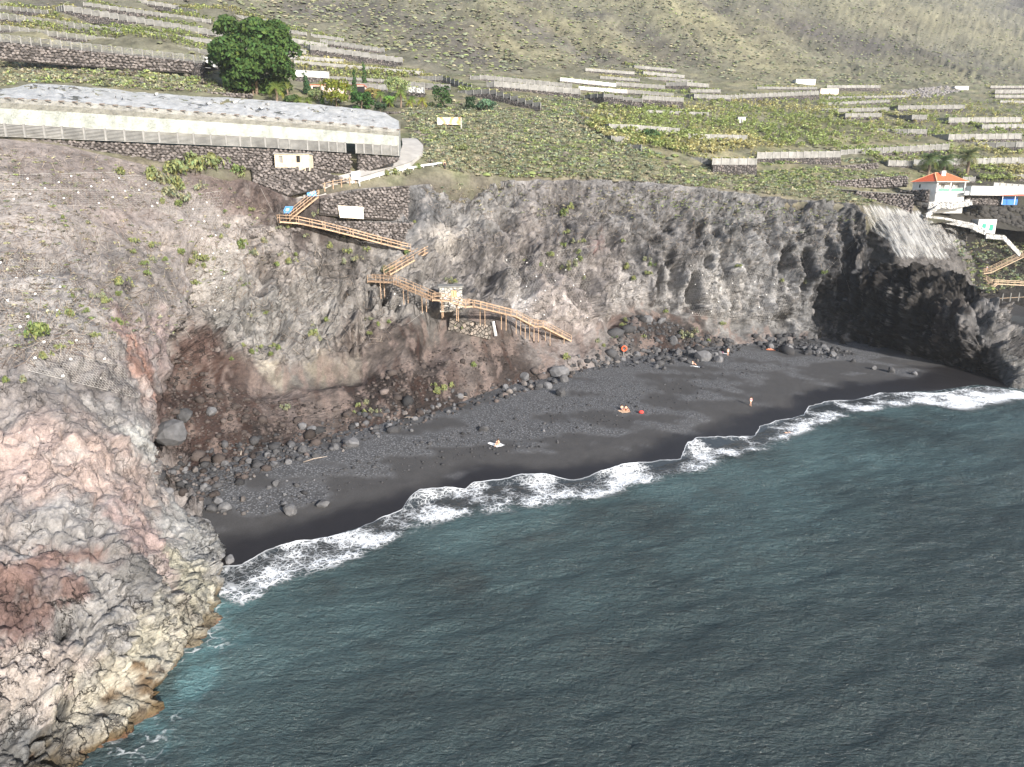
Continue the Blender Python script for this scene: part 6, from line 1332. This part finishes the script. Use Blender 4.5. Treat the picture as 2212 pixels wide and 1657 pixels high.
# ---- euphorbia bushes, one object each
def arr_mesh(name, vfc): return mesh_np(name, vfc[0], vfc[1], vfc[2])
BUSH = []
for k in range(4):
    lob = [(rf_.normal(0, .40), rf_.normal(0, .40), rf_.uniform(.2, .55), rf_.uniform(.28, .46), rf_.uniform(.28, .46), rf_.uniform(.25, .42)) for _ in range(9)]
    for tone in range(3):
        col = [srgb(166, 174, 118, .58), srgb(150, 166, 104, .56), srgb(168, 170, 136, .58)][tone]; me = arr_mesh('bush', leaf_cloud(260, lob, .13, rf_, col=col, var=.3)); me.materials.append(M_leaf); BUSH.append((tone, me))
BL_ = [(325,380,18),(352,388,20),(382,372,22),(415,362,26),(450,352,24),(472,354,14),(386,402,18),(370,420,16),(400,432,13),(385,442,9),(350,436,8),(430,408,10),(262,372,12),(510,366,14),(522,380,9),(545,352,10),(135,470,5),(190,482,5),(290,522,8),(332,532,9),(290,546,7),(330,560,8),(356,560,7),(310,571,8),(320,592,8),(390,546,9),(412,566,10),(436,560,12),(415,546,8),(440,576,8),(462,560,6),(420,611,9),(260,611,12),(285,616,8),(225,641,9),(230,652,9),(200,641,7),(255,636,7),(150,681,12),(185,671,8),(80,722,22),(245,691,8),(262,698,8),(300,691,6),(205,726,8),(155,641,8),(95,771,10),(130,752,8),(48,822,9),(10,822,8),
 (540,452,7),(485,456,5),(490,491,7),(480,511,6),(520,531,14),(550,546,12),(570,521,8),(605,491,6),(625,491,7),(660,511,6),(625,566,10),(600,571,8),(610,551,7),(640,551,6),(715,531,9),(750,546,10),(770,561,9),(745,566,8),(790,541,9),(745,511,7),(850,581,9),(830,583,12),(880,547,8),(690,461,9),(675,466,7),(720,466,8),(896,479,5),(575,676,7),(540,681,7),(530,616,6),(680,722,12),(690,732,8),(675,702,7),(705,691,7),(560,751,7),(590,746,7),(545,761,8),(600,752,8),(585,766,7),(525,746,6),(500,776,6),(620,881,9),(775,876,7),(790,871,8),(785,891,8),(800,886,7),(815,889,6),(765,891,5),(945,846,11),(960,837,11),(975,832,8),(940,832,6),(1022,788,8),(985,704,6),(1000,709,6),(1050,712,6),(800,691,7),(815,701,7),(840,696,6),(800,721,6),
 (1225,501,8),(1240,521,9),(1215,531,8),(1250,546,8),(1258,522,7),(1240,571,12),(1256,601,8),(1252,561,9),(1215,462,12),(1235,447,10),(1190,551,8),(1165,571,7),(1130,561,6),(1395,561,8),(1356,576,9),(1400,591,7),(1370,601,8),(1406,571,8),(1345,521,6),(1690,606,6),(1595,576,6),(1228,581,10),(1475,723,14),(1500,716,8),(1345,701,6),(1351,691,6),(1325,726,7),(1440,671,8),(1290,736,8),(1305,746,6),(1530,736,5),(1390,726,6),(1222,771,10),(970,608,9),(985,607,7),(1000,320,12),(880,372,10),(835,375,9),(850,372,11),(905,360,9),(1780,590,6),(1740,610,6),(1560,700,6)]
r = random.Random(3)
for x, y, rp in BL_:
    h = hit(x, y+rp*.5)
    if h is None: continue
    m_ = rp*(h[0]-Vector((0, 0, CAM_H))).length/FPX*1.2; tone, me = r.choice(BUSH); o = bpy.data.objects.new('euphorbia_bush', me); COL.objects.link(o); o.location = h[0]-Vector((0, 0, .15*m_)); o.rotation_euler = (0, 0, r.uniform(0, 6.28)); o.scale = (m_*1.0, m_*1.0, m_*1.6)
    zone = ('in the thicket under the greenhouse wall' if 300 < x < 560 and y < 445 else 'on the netted left slope' if x < 500 and y < 840 else 'around the stone walls and the footpath' if y < 600 and x < 900 else 'on the grey cliff below the footpath' if x < 860 and y < 800 else 'on the brown talus above the beach' if x < 1100 else 'on the rubble slope right of the boardwalk' if y > 660 else 'on the tall cliff right of the hut')
    tag(o, ('large ' if rp > 15 else 'small ' if rp < 8 else 'round ')+['yellow green', 'bright green', 'grey green'][tone]+' bush '+zone, 'bush', 'bushes '+zone)

_by = {}
for o in bpy.data.objects:
    if o.name.startswith('euphorbia_bush'): _by.setdefault(o['label'], []).append(o)
ORD = ['leftmost', 'second from left', 'third from left', 'fourth from left', 'fifth from left', 'sixth from left', 'seventh from left', 'eighth from left', 'ninth from left', 'tenth from left', 'eleventh from left', 'twelfth from left', 'thirteenth from left', 'fourteenth from left', 'fifteenth from left']
for lab, obs in _by.items():
    if 1 < len(obs) <= 15:
        for k, o in enumerate(sorted(obs, key=lambda q: q.location.x/q.location.y)): o['label'] = ('rightmost' if k == len(obs)-1 else ORD[k])+' '+lab
# ---- banana plants
def banana(rr, leaves=12, col=(1, 1, 1), segs=3):
    V = []; F = []; C = []
    def quad(a, b, c, d, col):
        n = len(V); V.extend([a, b, c, d]); F.append((n, n+1, n+2, n+3)); C.extend([col]*4)
    st = np.array([.8, .75, .6])*.9
    for k in range(4):
        a = k*math.pi/2; b = a+math.pi/2; quad((.11*math.cos(a), .11*math.sin(a), -.3), (.11*math.cos(b), .11*math.sin(b), -.3), (.08*math.cos(b), .08*math.sin(b), 1.2), (.08*math.cos(a), .08*math.sin(a), 1.2), st)
    for k in range(leaves):
        a = k*2.4+rr.uniform(-.3, .3); el = rr.uniform(.35, 1.35); L = rr.uniform(1.4, 2.0); w = rr.uniform(.26, .40); px_, pz_ = 0.0, rr.uniform(.8, 1.3); ang = el; pts = []
        for s in range(segs+1): pts.append((px_, pz_)); px_ += math.cos(ang)*L/segs; pz_ += math.sin(ang)*L/segs; ang -= rr.uniform(.45, .75)*3/segs
        ca_, sa_ = math.cos(a), math.sin(a); wd_ = [.35, 1, .9, .12] if segs == 3 else [.45, 1.1, .15]; cl = np.array(col)*rr.uniform(.75, 1.25)*(np.array([1.18, 1.06, .85]) if rr.random() < .18 else 1)
        for s in range(segs):
            (x0, z0), (x1, z1) = pts[s], pts[s+1]; w0, w1 = w*wd_[s], w*wd_[s+1]
            quad((x0*ca_-w0*sa_*-1, x0*sa_+w0*ca_*-1, z0-.05*w0), (x0*ca_-w0*sa_, x0*sa_+w0*ca_, z0), (x1*ca_-w1*sa_, x1*sa_+w1*ca_, z1), (x1*ca_+w1*sa_, x1*sa_-w1*ca_, z1-.05*w1), cl)
    return np.array(V, float), np.array(F), np.array(C, float)
rb_ = np.random.default_rng(31)
BANV = [banana(rb_) for _ in range(4)]; BANL = [banana(rb_, 8, (1, 1, 1), 2) for _ in range(4)]; bpos = []
SL = BVHTree.FromPolygons(*(lambda vs, fs: (vs, fs))([tuple(o.matrix_world @ v.co) for o in bpy.data.objects if o.name.startswith('terrace_ground') for v in o.data.vertices], [tuple(4*k+q for q in range(4)) for k in range(sum(len(o.data.polygons) for o in bpy.data.objects if o.name.startswith('terrace_ground')))]))
def gz(x, y):
    z = drop(x, y); q = SL.ray_cast(Vector((x, y, 400)), Vector((0, 0, -1))); return max(z, q[0].z) if q[0] is not None else z
for T, zs in WALLS:
    for a, b, za, zb in zip(T[:-1], T[1:], zs[:-1], zs[1:]):
        L = math.hypot(b.x-a.x, b.y-a.y); n = max(1, int(L/1.25))
        for i in range(n):
            for row in range(3):
                t = (i+rb_.uniform(.1, .9))/n; x = a.x+(b.x-a.x)*t; y = a.y+(b.y-a.y)*t+1.2+row*2.2+rb_.uniform(-.5, .5); bpos.append((x, y, gz(x, y)))
for poly, n in [([(1300,222),(1480,215),(1640,213),(1770,205),(1800,245),(1790,300),(1810,318),(1640,322),(1540,335),(1430,325),(1330,300),(1270,260)], 2300), ([(1770,205),(1960,200),(2080,215),(2212,225),(2212,300),(2050,300),(1800,318),(1790,250)], 900), ([(1830,330),(2050,318),(2212,312),(2212,335),(1980,338),(1880,340)], 260), ([(2090,352),(2212,350),(2212,372),(2100,376)], 110), ([(2110,386),(2212,384),(2212,392),(2120,392)], 60), ([(640,135),(900,158),(880,170),(720,160),(640,148)], 200), ([(1300,195),(1500,200),(1480,203),(1300,200)], 60)]:
    bpos += [tuple(p) for p in px_scatter(poly, n, rb_)]
bpos = np.array(bpos); bpos = bpos[np.argsort(bpos[:, 1])]; nb_ = len(bpos)
dryness = sstep(-.2, .5, fbm(bpos*.03+2, 3)+rb_.normal(0, .2, nb_))[:, None]
bcol = srgb(158, 172, 112, .95)*(1-dryness)+srgb(192, 188, 140, .95)*dryness; bcol = bcol*np.exp(rb_.normal(0, .15, (nb_, 1)))
bsc = rb_.uniform(.52, .85, nb_); brz = rb_.uniform(0, 6.28, nb_); bid = rb_.integers(0, 4, nb_)
# those that show largest: separate plants
vis = []
for i in range(nb_):
    if len(vis) >= 300: break
    p = Vector(bpos[i])+Vector((0, 0, 2.2)); d = p-Vector((0, 0, CAM_H)); a = d.x/d.y
    if abs(a) > .74: continue
    h = min((q[3] for q in (b.ray_cast(Vector((0, 0, CAM_H)), d.normalized()) for b in BVHS) if q[0] is not None), default=1e9)
    if h > d.length-.5: vis.append(i)
visset = set(vis); BME = []
for v in range(4):
    for tone in range(3):
        c = srgb(158, 172, 112, .95)*(1-tone/2)+srgb(192, 188, 140, .95)*(tone/2); me = mesh_np('banana_plant', BANV[v][0], BANV[v][1], BANV[v][2]*c); me.materials.append(M_leaf); BME.append(me)
for i in vis:
    tone = int(np.clip(round(float(dryness[i, 0])*2), 0, 2)); o = bpy.data.objects.new('banana_plant', BME[bid[i]*3+tone]); COL.objects.link(o); o.location = bpos[i]; o.rotation_euler = (0, 0, brz[i]); o.scale = (bsc[i],)*3
    side = 'on the terraces right of the big tree' if bpos[i, 0] < -5 and bpos[i, 0]/bpos[i, 1] > -.36 else 'on the upper left terraces' if bpos[i, 0] < -5 else 'in the lower field above the cliff' if bpos[i, 0] < 130 else 'on the terraces behind the house'
    tag(o, ['green', 'greenish yellow', 'yellowed'][tone]+' banana plant '+side, 'banana plant', 'banana plants '+side)
rest = np.array([i for i in range(nb_) if i not in visset])
scatter_mesh('banana_crop', BANL, (bpos[rest], np.repeat(bsc[rest, None], 3, 1), brz[rest], bid[rest]), 'banana plants filling the farther terraces', 'banana crop', M_leaf, cols=bcol[rest])

# ---- trees and garden plants
M_bark = simple('bark', (.16, .12, .09), .9, .3, 2.0, .4)
def tree(name, x, y, wpx, hpx, label, cat, col, n, leaf, lobes=14, trunk=.18, kindf='round', seed=1, white=False):
    h = hit(x, y); p = h[0]; k = (p-Vector((0, 0, CAM_H))).length/FPX; W, H = wpx*k/2, hpx*k; t = empty(name, tuple(p)); tag(t, label, cat); rr = np.random.default_rng(seed)
    if kindf == 'round':
        lb_ = [(0, 0, H*.48, W*.80, W*.80, H*.44)]
        for q in range(lobes):
            a = q*2.4; z = rr.uniform(.04, .88); rad = W*.72*math.sqrt(max(.05, 1-((z-.5)/.5)**2)); lb_.append((rad*math.cos(a), rad*math.sin(a), H*z, W*rr.uniform(.24, .38), W*rr.uniform(.24, .38), H*rr.uniform(.13, .2)))
    elif kindf == 'cypress': lb_ = [(rr.normal(0, W*.15), rr.normal(0, W*.15), H*z, W*(1.05-z*.75), W*(1.05-z*.75), H*.12) for z in np.linspace(.1, .92, 9)]
    else: lb_ = [(rr.normal(0, W*.4), rr.normal(0, W*.4), H*rr.uniform(.2, .7), W*.5, W*.5, H*.28) for _ in range(lobes)]
    v, f, c = leaf_cloud(n, lb_, leaf, rr, col=srgb(*col, .85), var=.3, shell=.72); link('crown', mesh_np('crown', v, f, c), M_leaf, t)
    tb = MB(); tb.tube([(0, 0, -.5), (0, 0, H*.25), (W*.05, 0, H*.55)], [W*trunk, W*trunk*.75, W*trunk*.4], 8)
    for q in range(4): a = q*1.7; tb.tube([(0, 0, H*.22), (W*.3*math.cos(a), W*.3*math.sin(a), H*.5), (W*.5*math.cos(a), W*.5*math.sin(a), H*.66)], [W*trunk*.5, W*trunk*.3, W*trunk*.12], 6)
    tb.build('trunk', simple('pale_bark', (.5, .46, .42), .9, .2) if white else M_bark, t); return t
tree('ficus_tree', 555, 203, 166, 128, 'large round dark green tree behind the greenhouse', 'tree', (72, 98, 48), 17000, .62, 46, .04, seed=2)
for q in [('cypress_tree',663,205,17,42,'leftmost dark cypress beside the pink garden house','cypress',(62,92,58),900,.28,9,.1,'cypress'),('cypress_tree',767,207,12,46,'thin cypress in the middle of the garden','cypress',(60,92,54),900,.26,9,.1,'cypress'),('cypress_tree',788,195,12,50,'tallest thin cypress behind the garden','cypress',(74,104,60),900,.26,9,.1,'cypress'),('cypress_tree',697,226,8,26,'smallest cypress in front of the round bush','cypress',(86,116,60),500,.22,9,.1,'cypress')]:
    tree(*q, seed=len(q[5]))
for q in [('garden_bush',727,231,58,52,'big round yellow green bush in the garden','bush',(126,134,56),1800,.34,16,.05),('garden_bush',781,236,54,34,'dark green bush at the end of the greenhouse roof','bush',(66,100,50),1500,.34,12,.05),('garden_bush',822,243,28,20,'small dark bush at the corner of the greenhouse','bush',(58,78,54),600,.3,8,.05),('feathery_tree',858,208,50,40,'feathery pale green tree behind the garden palms','tree',(150,165,110),1200,.3,14,.05),('garden_bush',803,215,36,24,'reddish green bush between the cypresses','bush',(140,130,80),800,.3,10,.05),('umbrella_tree',955,234,42,44,'dark flat tree with a white branching trunk near the scrub','tree',(66,92,52),1100,.3,14,.08),('pine_bush',1016,240,24,28,'dark conical bush alone on the scrub hill','bush',(52,76,50),700,.26,10,.05),('garden_bush',1050,238,44,22,'blue green bush below the sloping grey wall','bush',(96,126,98),900,.3,12,.05),('garden_bush',680,220,30,26,'grey green bush between the palm and the round bush','bush',(120,132,90),700,.3,8,.05),('garden_bush',630,224,36,16,'low dark bush below the garden house','bush',(82,104,62),700,.3,8,.05),('garden_bush',840,222,26,14,'bright low bush left of the garden palms','bush',(112,150,70),500,.28,8,.05),('hedge_bush',1405,300,40,20,'dark green bush at the lower banana field corner','bush',(78,104,66),600,.35,8,.05)]:
    tree(*q, seed=len(q[5]))
def palm(x, y, crown_px, trunk_px, label, col=(124, 140, 72), n=26, seed=1, stiff=False):
    p = hit(x, y)[0]; k = (p-Vector((0, 0, CAM_H))).length/FPX; R, H = crown_px*k, trunk_px*k; t = empty('palm_tree', tuple(p)); tag(t, label, 'palm tree'); rr = np.random.default_rng(seed)
    MB().tube([(0, 0, -.4), (.05*R, 0, H*.5), (0, 0, H)], [max(.22, R*.10), max(.2, R*.09), max(.22, R*.11)], 9).build('trunk', M_bark, t); V = []; F = []; C = []
    for f_ in range(n):
        a = f_*2.399; el = rr.uniform(-.25, 1.35) if not stiff else rr.uniform(-.1, 1.5); L = R*rr.uniform(.85, 1.1); q = np.array([0, 0, H]); ang = el; S = 7; ca_, sa_ = math.cos(a), math.sin(a); cl = srgb(*col, .85)*rr.uniform(.7, 1.3)*(np.array([1.4, 1.1, .7]) if el < .0 else 1)
        for s in range(S):
            q2 = q+np.array([math.cos(ang)*ca_, math.cos(ang)*sa_, math.sin(ang)])*L/S; ang -= .24 if not stiff else .08; w = R*(.26 if not stiff else .10)*math.sin((s+.7)/S*math.pi*.92)**.6
            for sd in (-1, 1):
                for g in range(2):
                    o_ = q+(q2-q)*(g*.5); e = o_+np.array([-sa_*sd*w, ca_*sd*w, -.35*w])+(q2-q)*.9; n0_ = len(V); V += [o_, o_+(q2-q)*.28, e+(q2-q)*.1, e]; F.append((n0_, n0_+1, n0_+2, n0_+3)); C += [cl]*4
            q = q2
    link('crown', mesh_np('crown', np.array(V), np.array(F), np.array(C)), M_leaf, t)
for q in [(598,220,25,24,'largest fan-shaped palm in front of the big tree'),(547,206,15,22,'spiky palm at the left foot of the big tree',(150,155,90),26,3,True),(622,216,15,20,'spiky palm right of the largest garden palm',(150,158,84),26,4,True),(646,226,20,7,'low palm beside the greenhouse roof'),(665,226,16,6,'second low palm beside the greenhouse roof',(128,146,78)),(694,216,14,24,'spiky palm left of the round bush',(150,158,90),24,6,True),(755,214,18,18,'palm between the round bush and the cypress',(110,140,70)),(822,222,17,14,'left one of the garden palms at the greenhouse end',(128,150,78)),(841,232,15,9,'short garden palm in the front row',(128,150,70)),(866,232,20,26,'tallest of the garden palms at right',(126,146,76)),(884,232,12,8,'little yellow palm right of the tallest garden palm',(150,160,70)),(912,234,16,14,'rightmost yellow green garden palm',(150,156,66)),(890,226,14,10,'small palm behind the yellow garden palms',(120,146,74)),
 (2004,378,26,28,'left one of three palms behind the red roofed house',(92,112,70),34),(2036,380,24,26,'middle one of three palms behind the red roofed house',(86,108,68),34),(2086,386,26,40,'right one of three palms behind the house with a dry skirt',(108,118,78),36)]:
    palm(*q)
_b = px_scatter([(1900,428),(2230,448),(2230,500),(2120,470),(2000,450)], 260, rr); scatter_mesh('cove_rocks', [base_of(m) for m in ico], (_b, rr.uniform(.4, 1.5, (len(_b), 1))*np.ones((1, 3)), rr.uniform(0, 6.28, len(_b)), rr.integers(0, 4, len(_b))), 'dark rough rock outcrop below the white house', 'rocks', M_vrock, cols=np.ones((len(_b), 1))*srgb(86, 84, 82, .5))
# stone slide, far right, and garden terrace wall
sp = px_scatter([(1940,196),(2040,186),(2080,196),(2010,212),(1950,208)], 500, rr); scatter_mesh('stone_slide', [base_of(m) for m in ico], (sp, rr.uniform(.4, 1.1, (len(sp), 1))*np.ones((1, 3)), rr.uniform(0, 6.28, len(sp)), rr.integers(0, 4, len(sp))), 'pale heap of loose stones above the right terraces', 'stones', M_vrock, cols=np.ones((len(sp), 1))*srgb(170, 165, 165, .5))
stone_wall([(235,189,200),(380,195,204),(545,203,208)], [(235,197,200),(380,204,204),(545,212,208)], 'low garden wall of tan stones behind the greenhouse roof', .8, 90)
stone_wall([(828,240,196),(900,243,199),(970,245,202)], [(828,250,196),(900,254,199),(970,253,202)], 'low grey wall below the garden palms', .8, 50)

# ================================================================== people
M_skin = simple('skin', (.62, .36, .25), .6, .08); M_hair = simple('dark_hair', (.05, .03, .02), .7, .2)
def person(loc, J, label, rz=0.0, clothes=(), hair=True, name='person', scale=1.0):
    """J: joint positions; one continuous skinned body"""
    order = ['pelvis', 'belly', 'chest', 'neck', 'head', 'l_sh', 'l_el', 'l_ha', 'r_sh', 'r_el', 'r_ha', 'l_hip', 'l_kn', 'l_an', 'l_toe', 'r_hip', 'r_kn', 'r_an', 'r_toe']
    rad = dict(pelvis=.15, belly=.135, chest=.155, neck=.06, head=.11, l_sh=.065, l_el=.045, l_ha=.035, r_sh=.065, r_el=.045, r_ha=.035, l_hip=.095, l_kn=.062, l_an=.042, l_toe=.04, r_hip=.095, r_kn=.062, r_an=.042, r_toe=.04)
    E = [('pelvis', 'belly'), ('belly', 'chest'), ('chest', 'neck'), ('neck', 'head'), ('chest', 'l_sh'), ('l_sh', 'l_el'), ('l_el', 'l_ha'), ('chest', 'r_sh'), ('r_sh', 'r_el'), ('r_el', 'r_ha'), ('pelvis', 'l_hip'), ('l_hip', 'l_kn'), ('l_kn', 'l_an'), ('l_an', 'l_toe'), ('pelvis', 'r_hip'), ('r_hip', 'r_kn'), ('r_kn', 'r_an'), ('r_an', 'r_toe')]
    me = bpy.data.meshes.new('body_src'); me.from_pydata([J[k] for k in order], [(order.index(a), order.index(b)) for a, b in E], []); o = bpy.data.objects.new('src', me); COL.objects.link(o)
    md = o.modifiers.new('s', 'SKIN'); md.use_smooth_shade = True
    for i, k in enumerate(order): me.skin_vertices[0].data[i].radius = (rad[k], rad[k]*(.8 if k in ('chest', 'belly', 'pelvis') else 1)); me.skin_vertices[0].data[i].use_root = (k == 'pelvis')
    o.modifiers.new('u', 'SUBSURF').levels = 1; dg = bpy.context.evaluated_depsgraph_get(); body = bpy.data.meshes.new_from_object(o.evaluated_get(dg)); bpy.data.objects.remove(o)
    t = empty(name, loc, rz); t.scale = (scale,)*3; tag(t, label, 'person'); body.materials.clear(); link('body', body, M_skin, t)
    hd = Vector(J['head']); 
    if hair:
        bm = bmesh.new(); bmesh.ops.create_icosphere(bm, subdivisions=2, radius=.135); hm = bpy.data.meshes.new('hair'); 
        for v in bm.verts: v.co = Vector((v.co.x, v.co.y*1.05+.035, v.co.z*1.0+.03))+hd
        bm.to_mesh(hm); bm.free(); link('hair', hm, M_hair, t)
    for a, b, r0, r1, mt, nm in clothes:
        pa, pb_ = Vector(J[a]), Vector(J[b]); MB().tube([pa.lerp(pb_, -.1), pa.lerp(pb_, .5), pa.lerp(pb_, 1.05)], [r0, (r0+r1)/2*1.03, r1], 12).build(nm, mt, t, True)
    return t
STAND = dict(pelvis=(0, 0, .92), belly=(0, 0, 1.1), chest=(0, 0, 1.30), neck=(0, 0, 1.47), head=(0, -.02, 1.60), l_sh=(-.19, 0, 1.40), l_el=(-.24, -.02, 1.12), l_ha=(-.22, -.12, .88), r_sh=(.19, 0, 1.40), r_el=(.24, -.02, 1.12), r_ha=(.22, -.12, .88), l_hip=(-.10, 0, .85), l_kn=(-.11, -.02, .48), l_an=(-.11, .02, .08), l_toe=(-.12, -.14, .04), r_hip=(.10, 0, .85), r_kn=(.11, -.02, .48), r_an=(.11, .02, .08), r_toe=(.12, -.14, .04))
WALK = dict(STAND, l_kn=(-.11, -.16, .50), l_an=(-.11, -.20, .10), l_toe=(-.11, -.36, .05), r_kn=(.11, .10, .48), r_an=(.11, .30, .14), r_toe=(.11, .18, .04), head=(0, -.10, 1.58), neck=(0, -.03, 1.46))
SIT = dict(pelvis=(0, 0, .14), belly=(0, .03, .32), chest=(0, .05, .54), neck=(0, .03, .71), head=(0, 0, .85), l_sh=(-.19, .05, .64), l_el=(-.26, -.10, .42), l_ha=(-.16, -.36, .42), r_sh=(.19, .05, .64), r_el=(.26, -.10, .42), r_ha=(.16, -.36, .42), l_hip=(-.10, -.05, .13), l_kn=(-.14, -.46, .40), l_an=(-.12, -.72, .08), l_toe=(-.12, -.88, .05), r_hip=(.10, -.05, .13), r_kn=(.14, -.46, .40), r_an=(.12, -.72, .08), r_toe=(.12, -.88, .05))
LIE = dict(pelvis=(0, 0, .14), belly=(0, .18, .15), chest=(0, .40, .16), neck=(0, .56, .16), head=(0, .70, .18), l_sh=(-.19, .48, .14), l_el=(-.34, .28, .09), l_ha=(-.32, .02, .06), r_sh=(.19, .48, .14), r_el=(.34, .28, .09), r_ha=(.32, .02, .06), l_hip=(-.10, -.06, .12), l_kn=(-.14, -.46, .14), l_an=(-.15, -.86, .07), l_toe=(-.16, -.96, .14), r_hip=(.10, -.06, .12), r_kn=(.14, -.46, .12), r_an=(.15, -.86, .07), r_toe=(.16, -.96, .14))
c_pink = simple('pink_cloth', (.75, .12, .25), .8, .1); c_white = simple('white_cloth', (.8, .8, .8), .8, .05); c_blue = simple('blue_cloth', (.10, .30, .60), .8, .1); c_black = simple('black_cloth', (.03, .03, .035), .8, .1); c_red = simple('red_cloth', (.6, .06, .05), .8, .1); c_grn = simple('green_cloth', (.10, .40, .22), .8, .1)
def at_px(x, y): return tuple(hitp(x, y))
person(at_px(1621, 877), WALK, 'person in pink top and white shorts walking on the wet sand', .5, [('belly', 'chest', .16, .165, c_pink, 'top'), ('pelvis', 'belly', .175, .155, c_white, 'shorts')])
person(at_px(1352, 887), SIT, 'right one of two seated people side by side on the gravel', .6, [('pelvis', 'belly', .17, .15, c_red, 'swimwear')])
person(at_px(1343, 886), SIT, 'left one of two seated people on the gravel, in blue', .4, [('pelvis', 'belly', .17, .15, c_blue, 'swimwear')])
person(at_px(1076, 962), SIT, 'person sitting on a white towel left of the beach centre', -.5, [('pelvis', 'belly', .17, .15, c_black, 'swimwear')])
person(at_px(1572, 768), STAND, 'person standing beside a pink bag at the top of the beach', .3, [('pelvis', 'belly', .17, .15, c_white, 'swimwear')])
person(at_px(1496, 788), SIT, 'person sitting on a striped towel near the big dark boulders', .9, [('pelvis', 'belly', .17, .15, c_white, 'swimwear')])
person(at_px(1664, 755), LIE, 'person lying on an orange towel below the cave rubble', 1.2, [('pelvis', 'belly', .16, .15, c_red, 'swimwear')])
sw = Pz(1702, 936, 0); person((sw[0], sw[1], -.02), LIE, 'swimmer floating just off the foam at right', 1.9, [('pelvis', 'belly', .16, .15, c_black, 'swimwear')])
sp_ = P(887, 562, 135.2); person((sp_[0], sp_[1], sp_[2]), STAND, 'person in dark trousers going down the middle timber stair', 2.4, [('belly', 'chest', .17, .17, c_white, 'shirt'), ('l_hip', 'l_an', .11, .07, c_black, 'trousers'), ('r_hip', 'r_an', .11, .07, c_black, 'trousers')])
person(at_px(961, 366), STAND, 'person in dark clothes at the end of the guard rail', .2, [('pelvis', 'chest', .18, .18, c_black, 'jacket'), ('l_hip', 'l_an', .11, .07, c_black, 'trousers'), ('r_hip', 'r_an', .11, .07, c_black, 'trousers')])
for x, y, Yq, cl, lab in [(2115, 591, 217.5, c_grn, 'person in green at the foot of the shaded cove stair'), (2131, 586, 218.6, c_blue, 'person in pale blue on the shaded cove stair')]:
    q = P(x, y, Yq); person(tuple(q), STAND, lab, .5, [('belly', 'chest', .17, .17, cl, 'shirt')])
def towel(x, y, w, l, mat, label, rz):
    p = Vector(hitp(x, y)); V = []; n = 8
    for j in range(n):
        for i in range(n): V.append(((i/(n-1)-.5)*w, (j/(n-1)-.5)*l, .05+.03*math.sin(i*1.3+j*.9)))
    o = link('towel', mesh_np('towel', np.array(V), grid_faces(n, n), None, True), mat); o.location = p; o.rotation_euler = (.03, 0, rz); tag(o, label, 'towel')
towel(1072, 960, 1.5, 2.2, c_white, 'white towel under the person left of the beach centre', .7); towel(1502, 792, 1.1, 2.0, c_white, 'striped white towel near the big dark boulders', 1.1); towel(1665, 756, 1.0, 2.0, simple('orange_cloth', (.7, .22, .10), .8, .2, 4), 'orange towel below the cave rubble', 1.2); towel(1564, 763, 1.0, 1.8, c_white, 'white towel beside the standing person', .4); towel(1348, 889, 1.6, 1.6, simple('sand_cloth', (.55, .38, .26), .8, .2, 4), 'tan towel under the two seated people', .4)
for x, y, mt, lab in [(1558, 764, c_pink, 'pink bag at the top of the beach'), (1517, 795, c_black, 'black backpack beside the striped towel'), (1385, 893, c_red, 'tiny red bag on the dark sand')]:
    bm = bmesh.new(); bmesh.ops.create_icosphere(bm, subdivisions=2, radius=.35)
    for v in bm.verts: v.co.z = max(v.co.z*.9+.22, 0); v.co.x *= 1.3
    me = bpy.data.meshes.new('bag'); bm.to_mesh(me); bm.free(); o = link('bag', me, mt); o.location = hitp(x, y); tag(o, lab, 'bag')
# driftwood
for k, (x, y, l) in enumerate([(655,1000,3.0),(520,985,2.2),(340,1050,2.6),(1010,860,2.2),(870,905,2.0)]):
    p = Vector(hitp(x, y)); a = k*1.3+.4; d = Vector((math.cos(a), math.sin(a)*.6, .12)); tag(MB().tube([p+Vector((0, 0, .12)), p+d*l*.5+Vector((0, 0, .3)), p+d*l+Vector((.2, .1, .25))], [.10, .08, .03], 6).build('driftwood', simple('driftwood_bark', (.26, .22, .19), .9, .2), None, True), ['forked pale driftwood below the rounded boulder rubble', 'brown branch at the foot of the red talus', 'bleached branch beside the promontory foot', 'stick on the gravel edge under the brown talus', 'short stick at the talus foot left of centre'][k], 'driftwood')
for o in bpy.data.objects:
    if o.parent is None and 'category' in o and 'kind' not in o: o['kind'] = 'thing'

# ================================================================== sea air
hz = MB().box((200, 600, 160), (2600, 3000, 330)).mesh('haze'); hzo = link('haze', hz); hm = bpy.data.materials.new('sea_air'); hm.use_nodes = True; hn = hm.node_tree
for n_ in list(hn.nodes):
    if n_.type == 'BSDF_PRINCIPLED': hn.nodes.remove(n_)
pv_ = hn.nodes.new('ShaderNodeVolumePrincipled'); pv_.inputs['Color'].default_value = (.92, .95, 1.0, 1); pv_.inputs['Density'].default_value = .00014; pv_.inputs['Anisotropy'].default_value = .2
hn.links.new(pv_.outputs[0], hn.nodes['Material Output'].inputs['Volume']); hz.materials.append(hm); tag(hzo, 'thin bright sea haze over the bay', 'haze', kind='stuff')
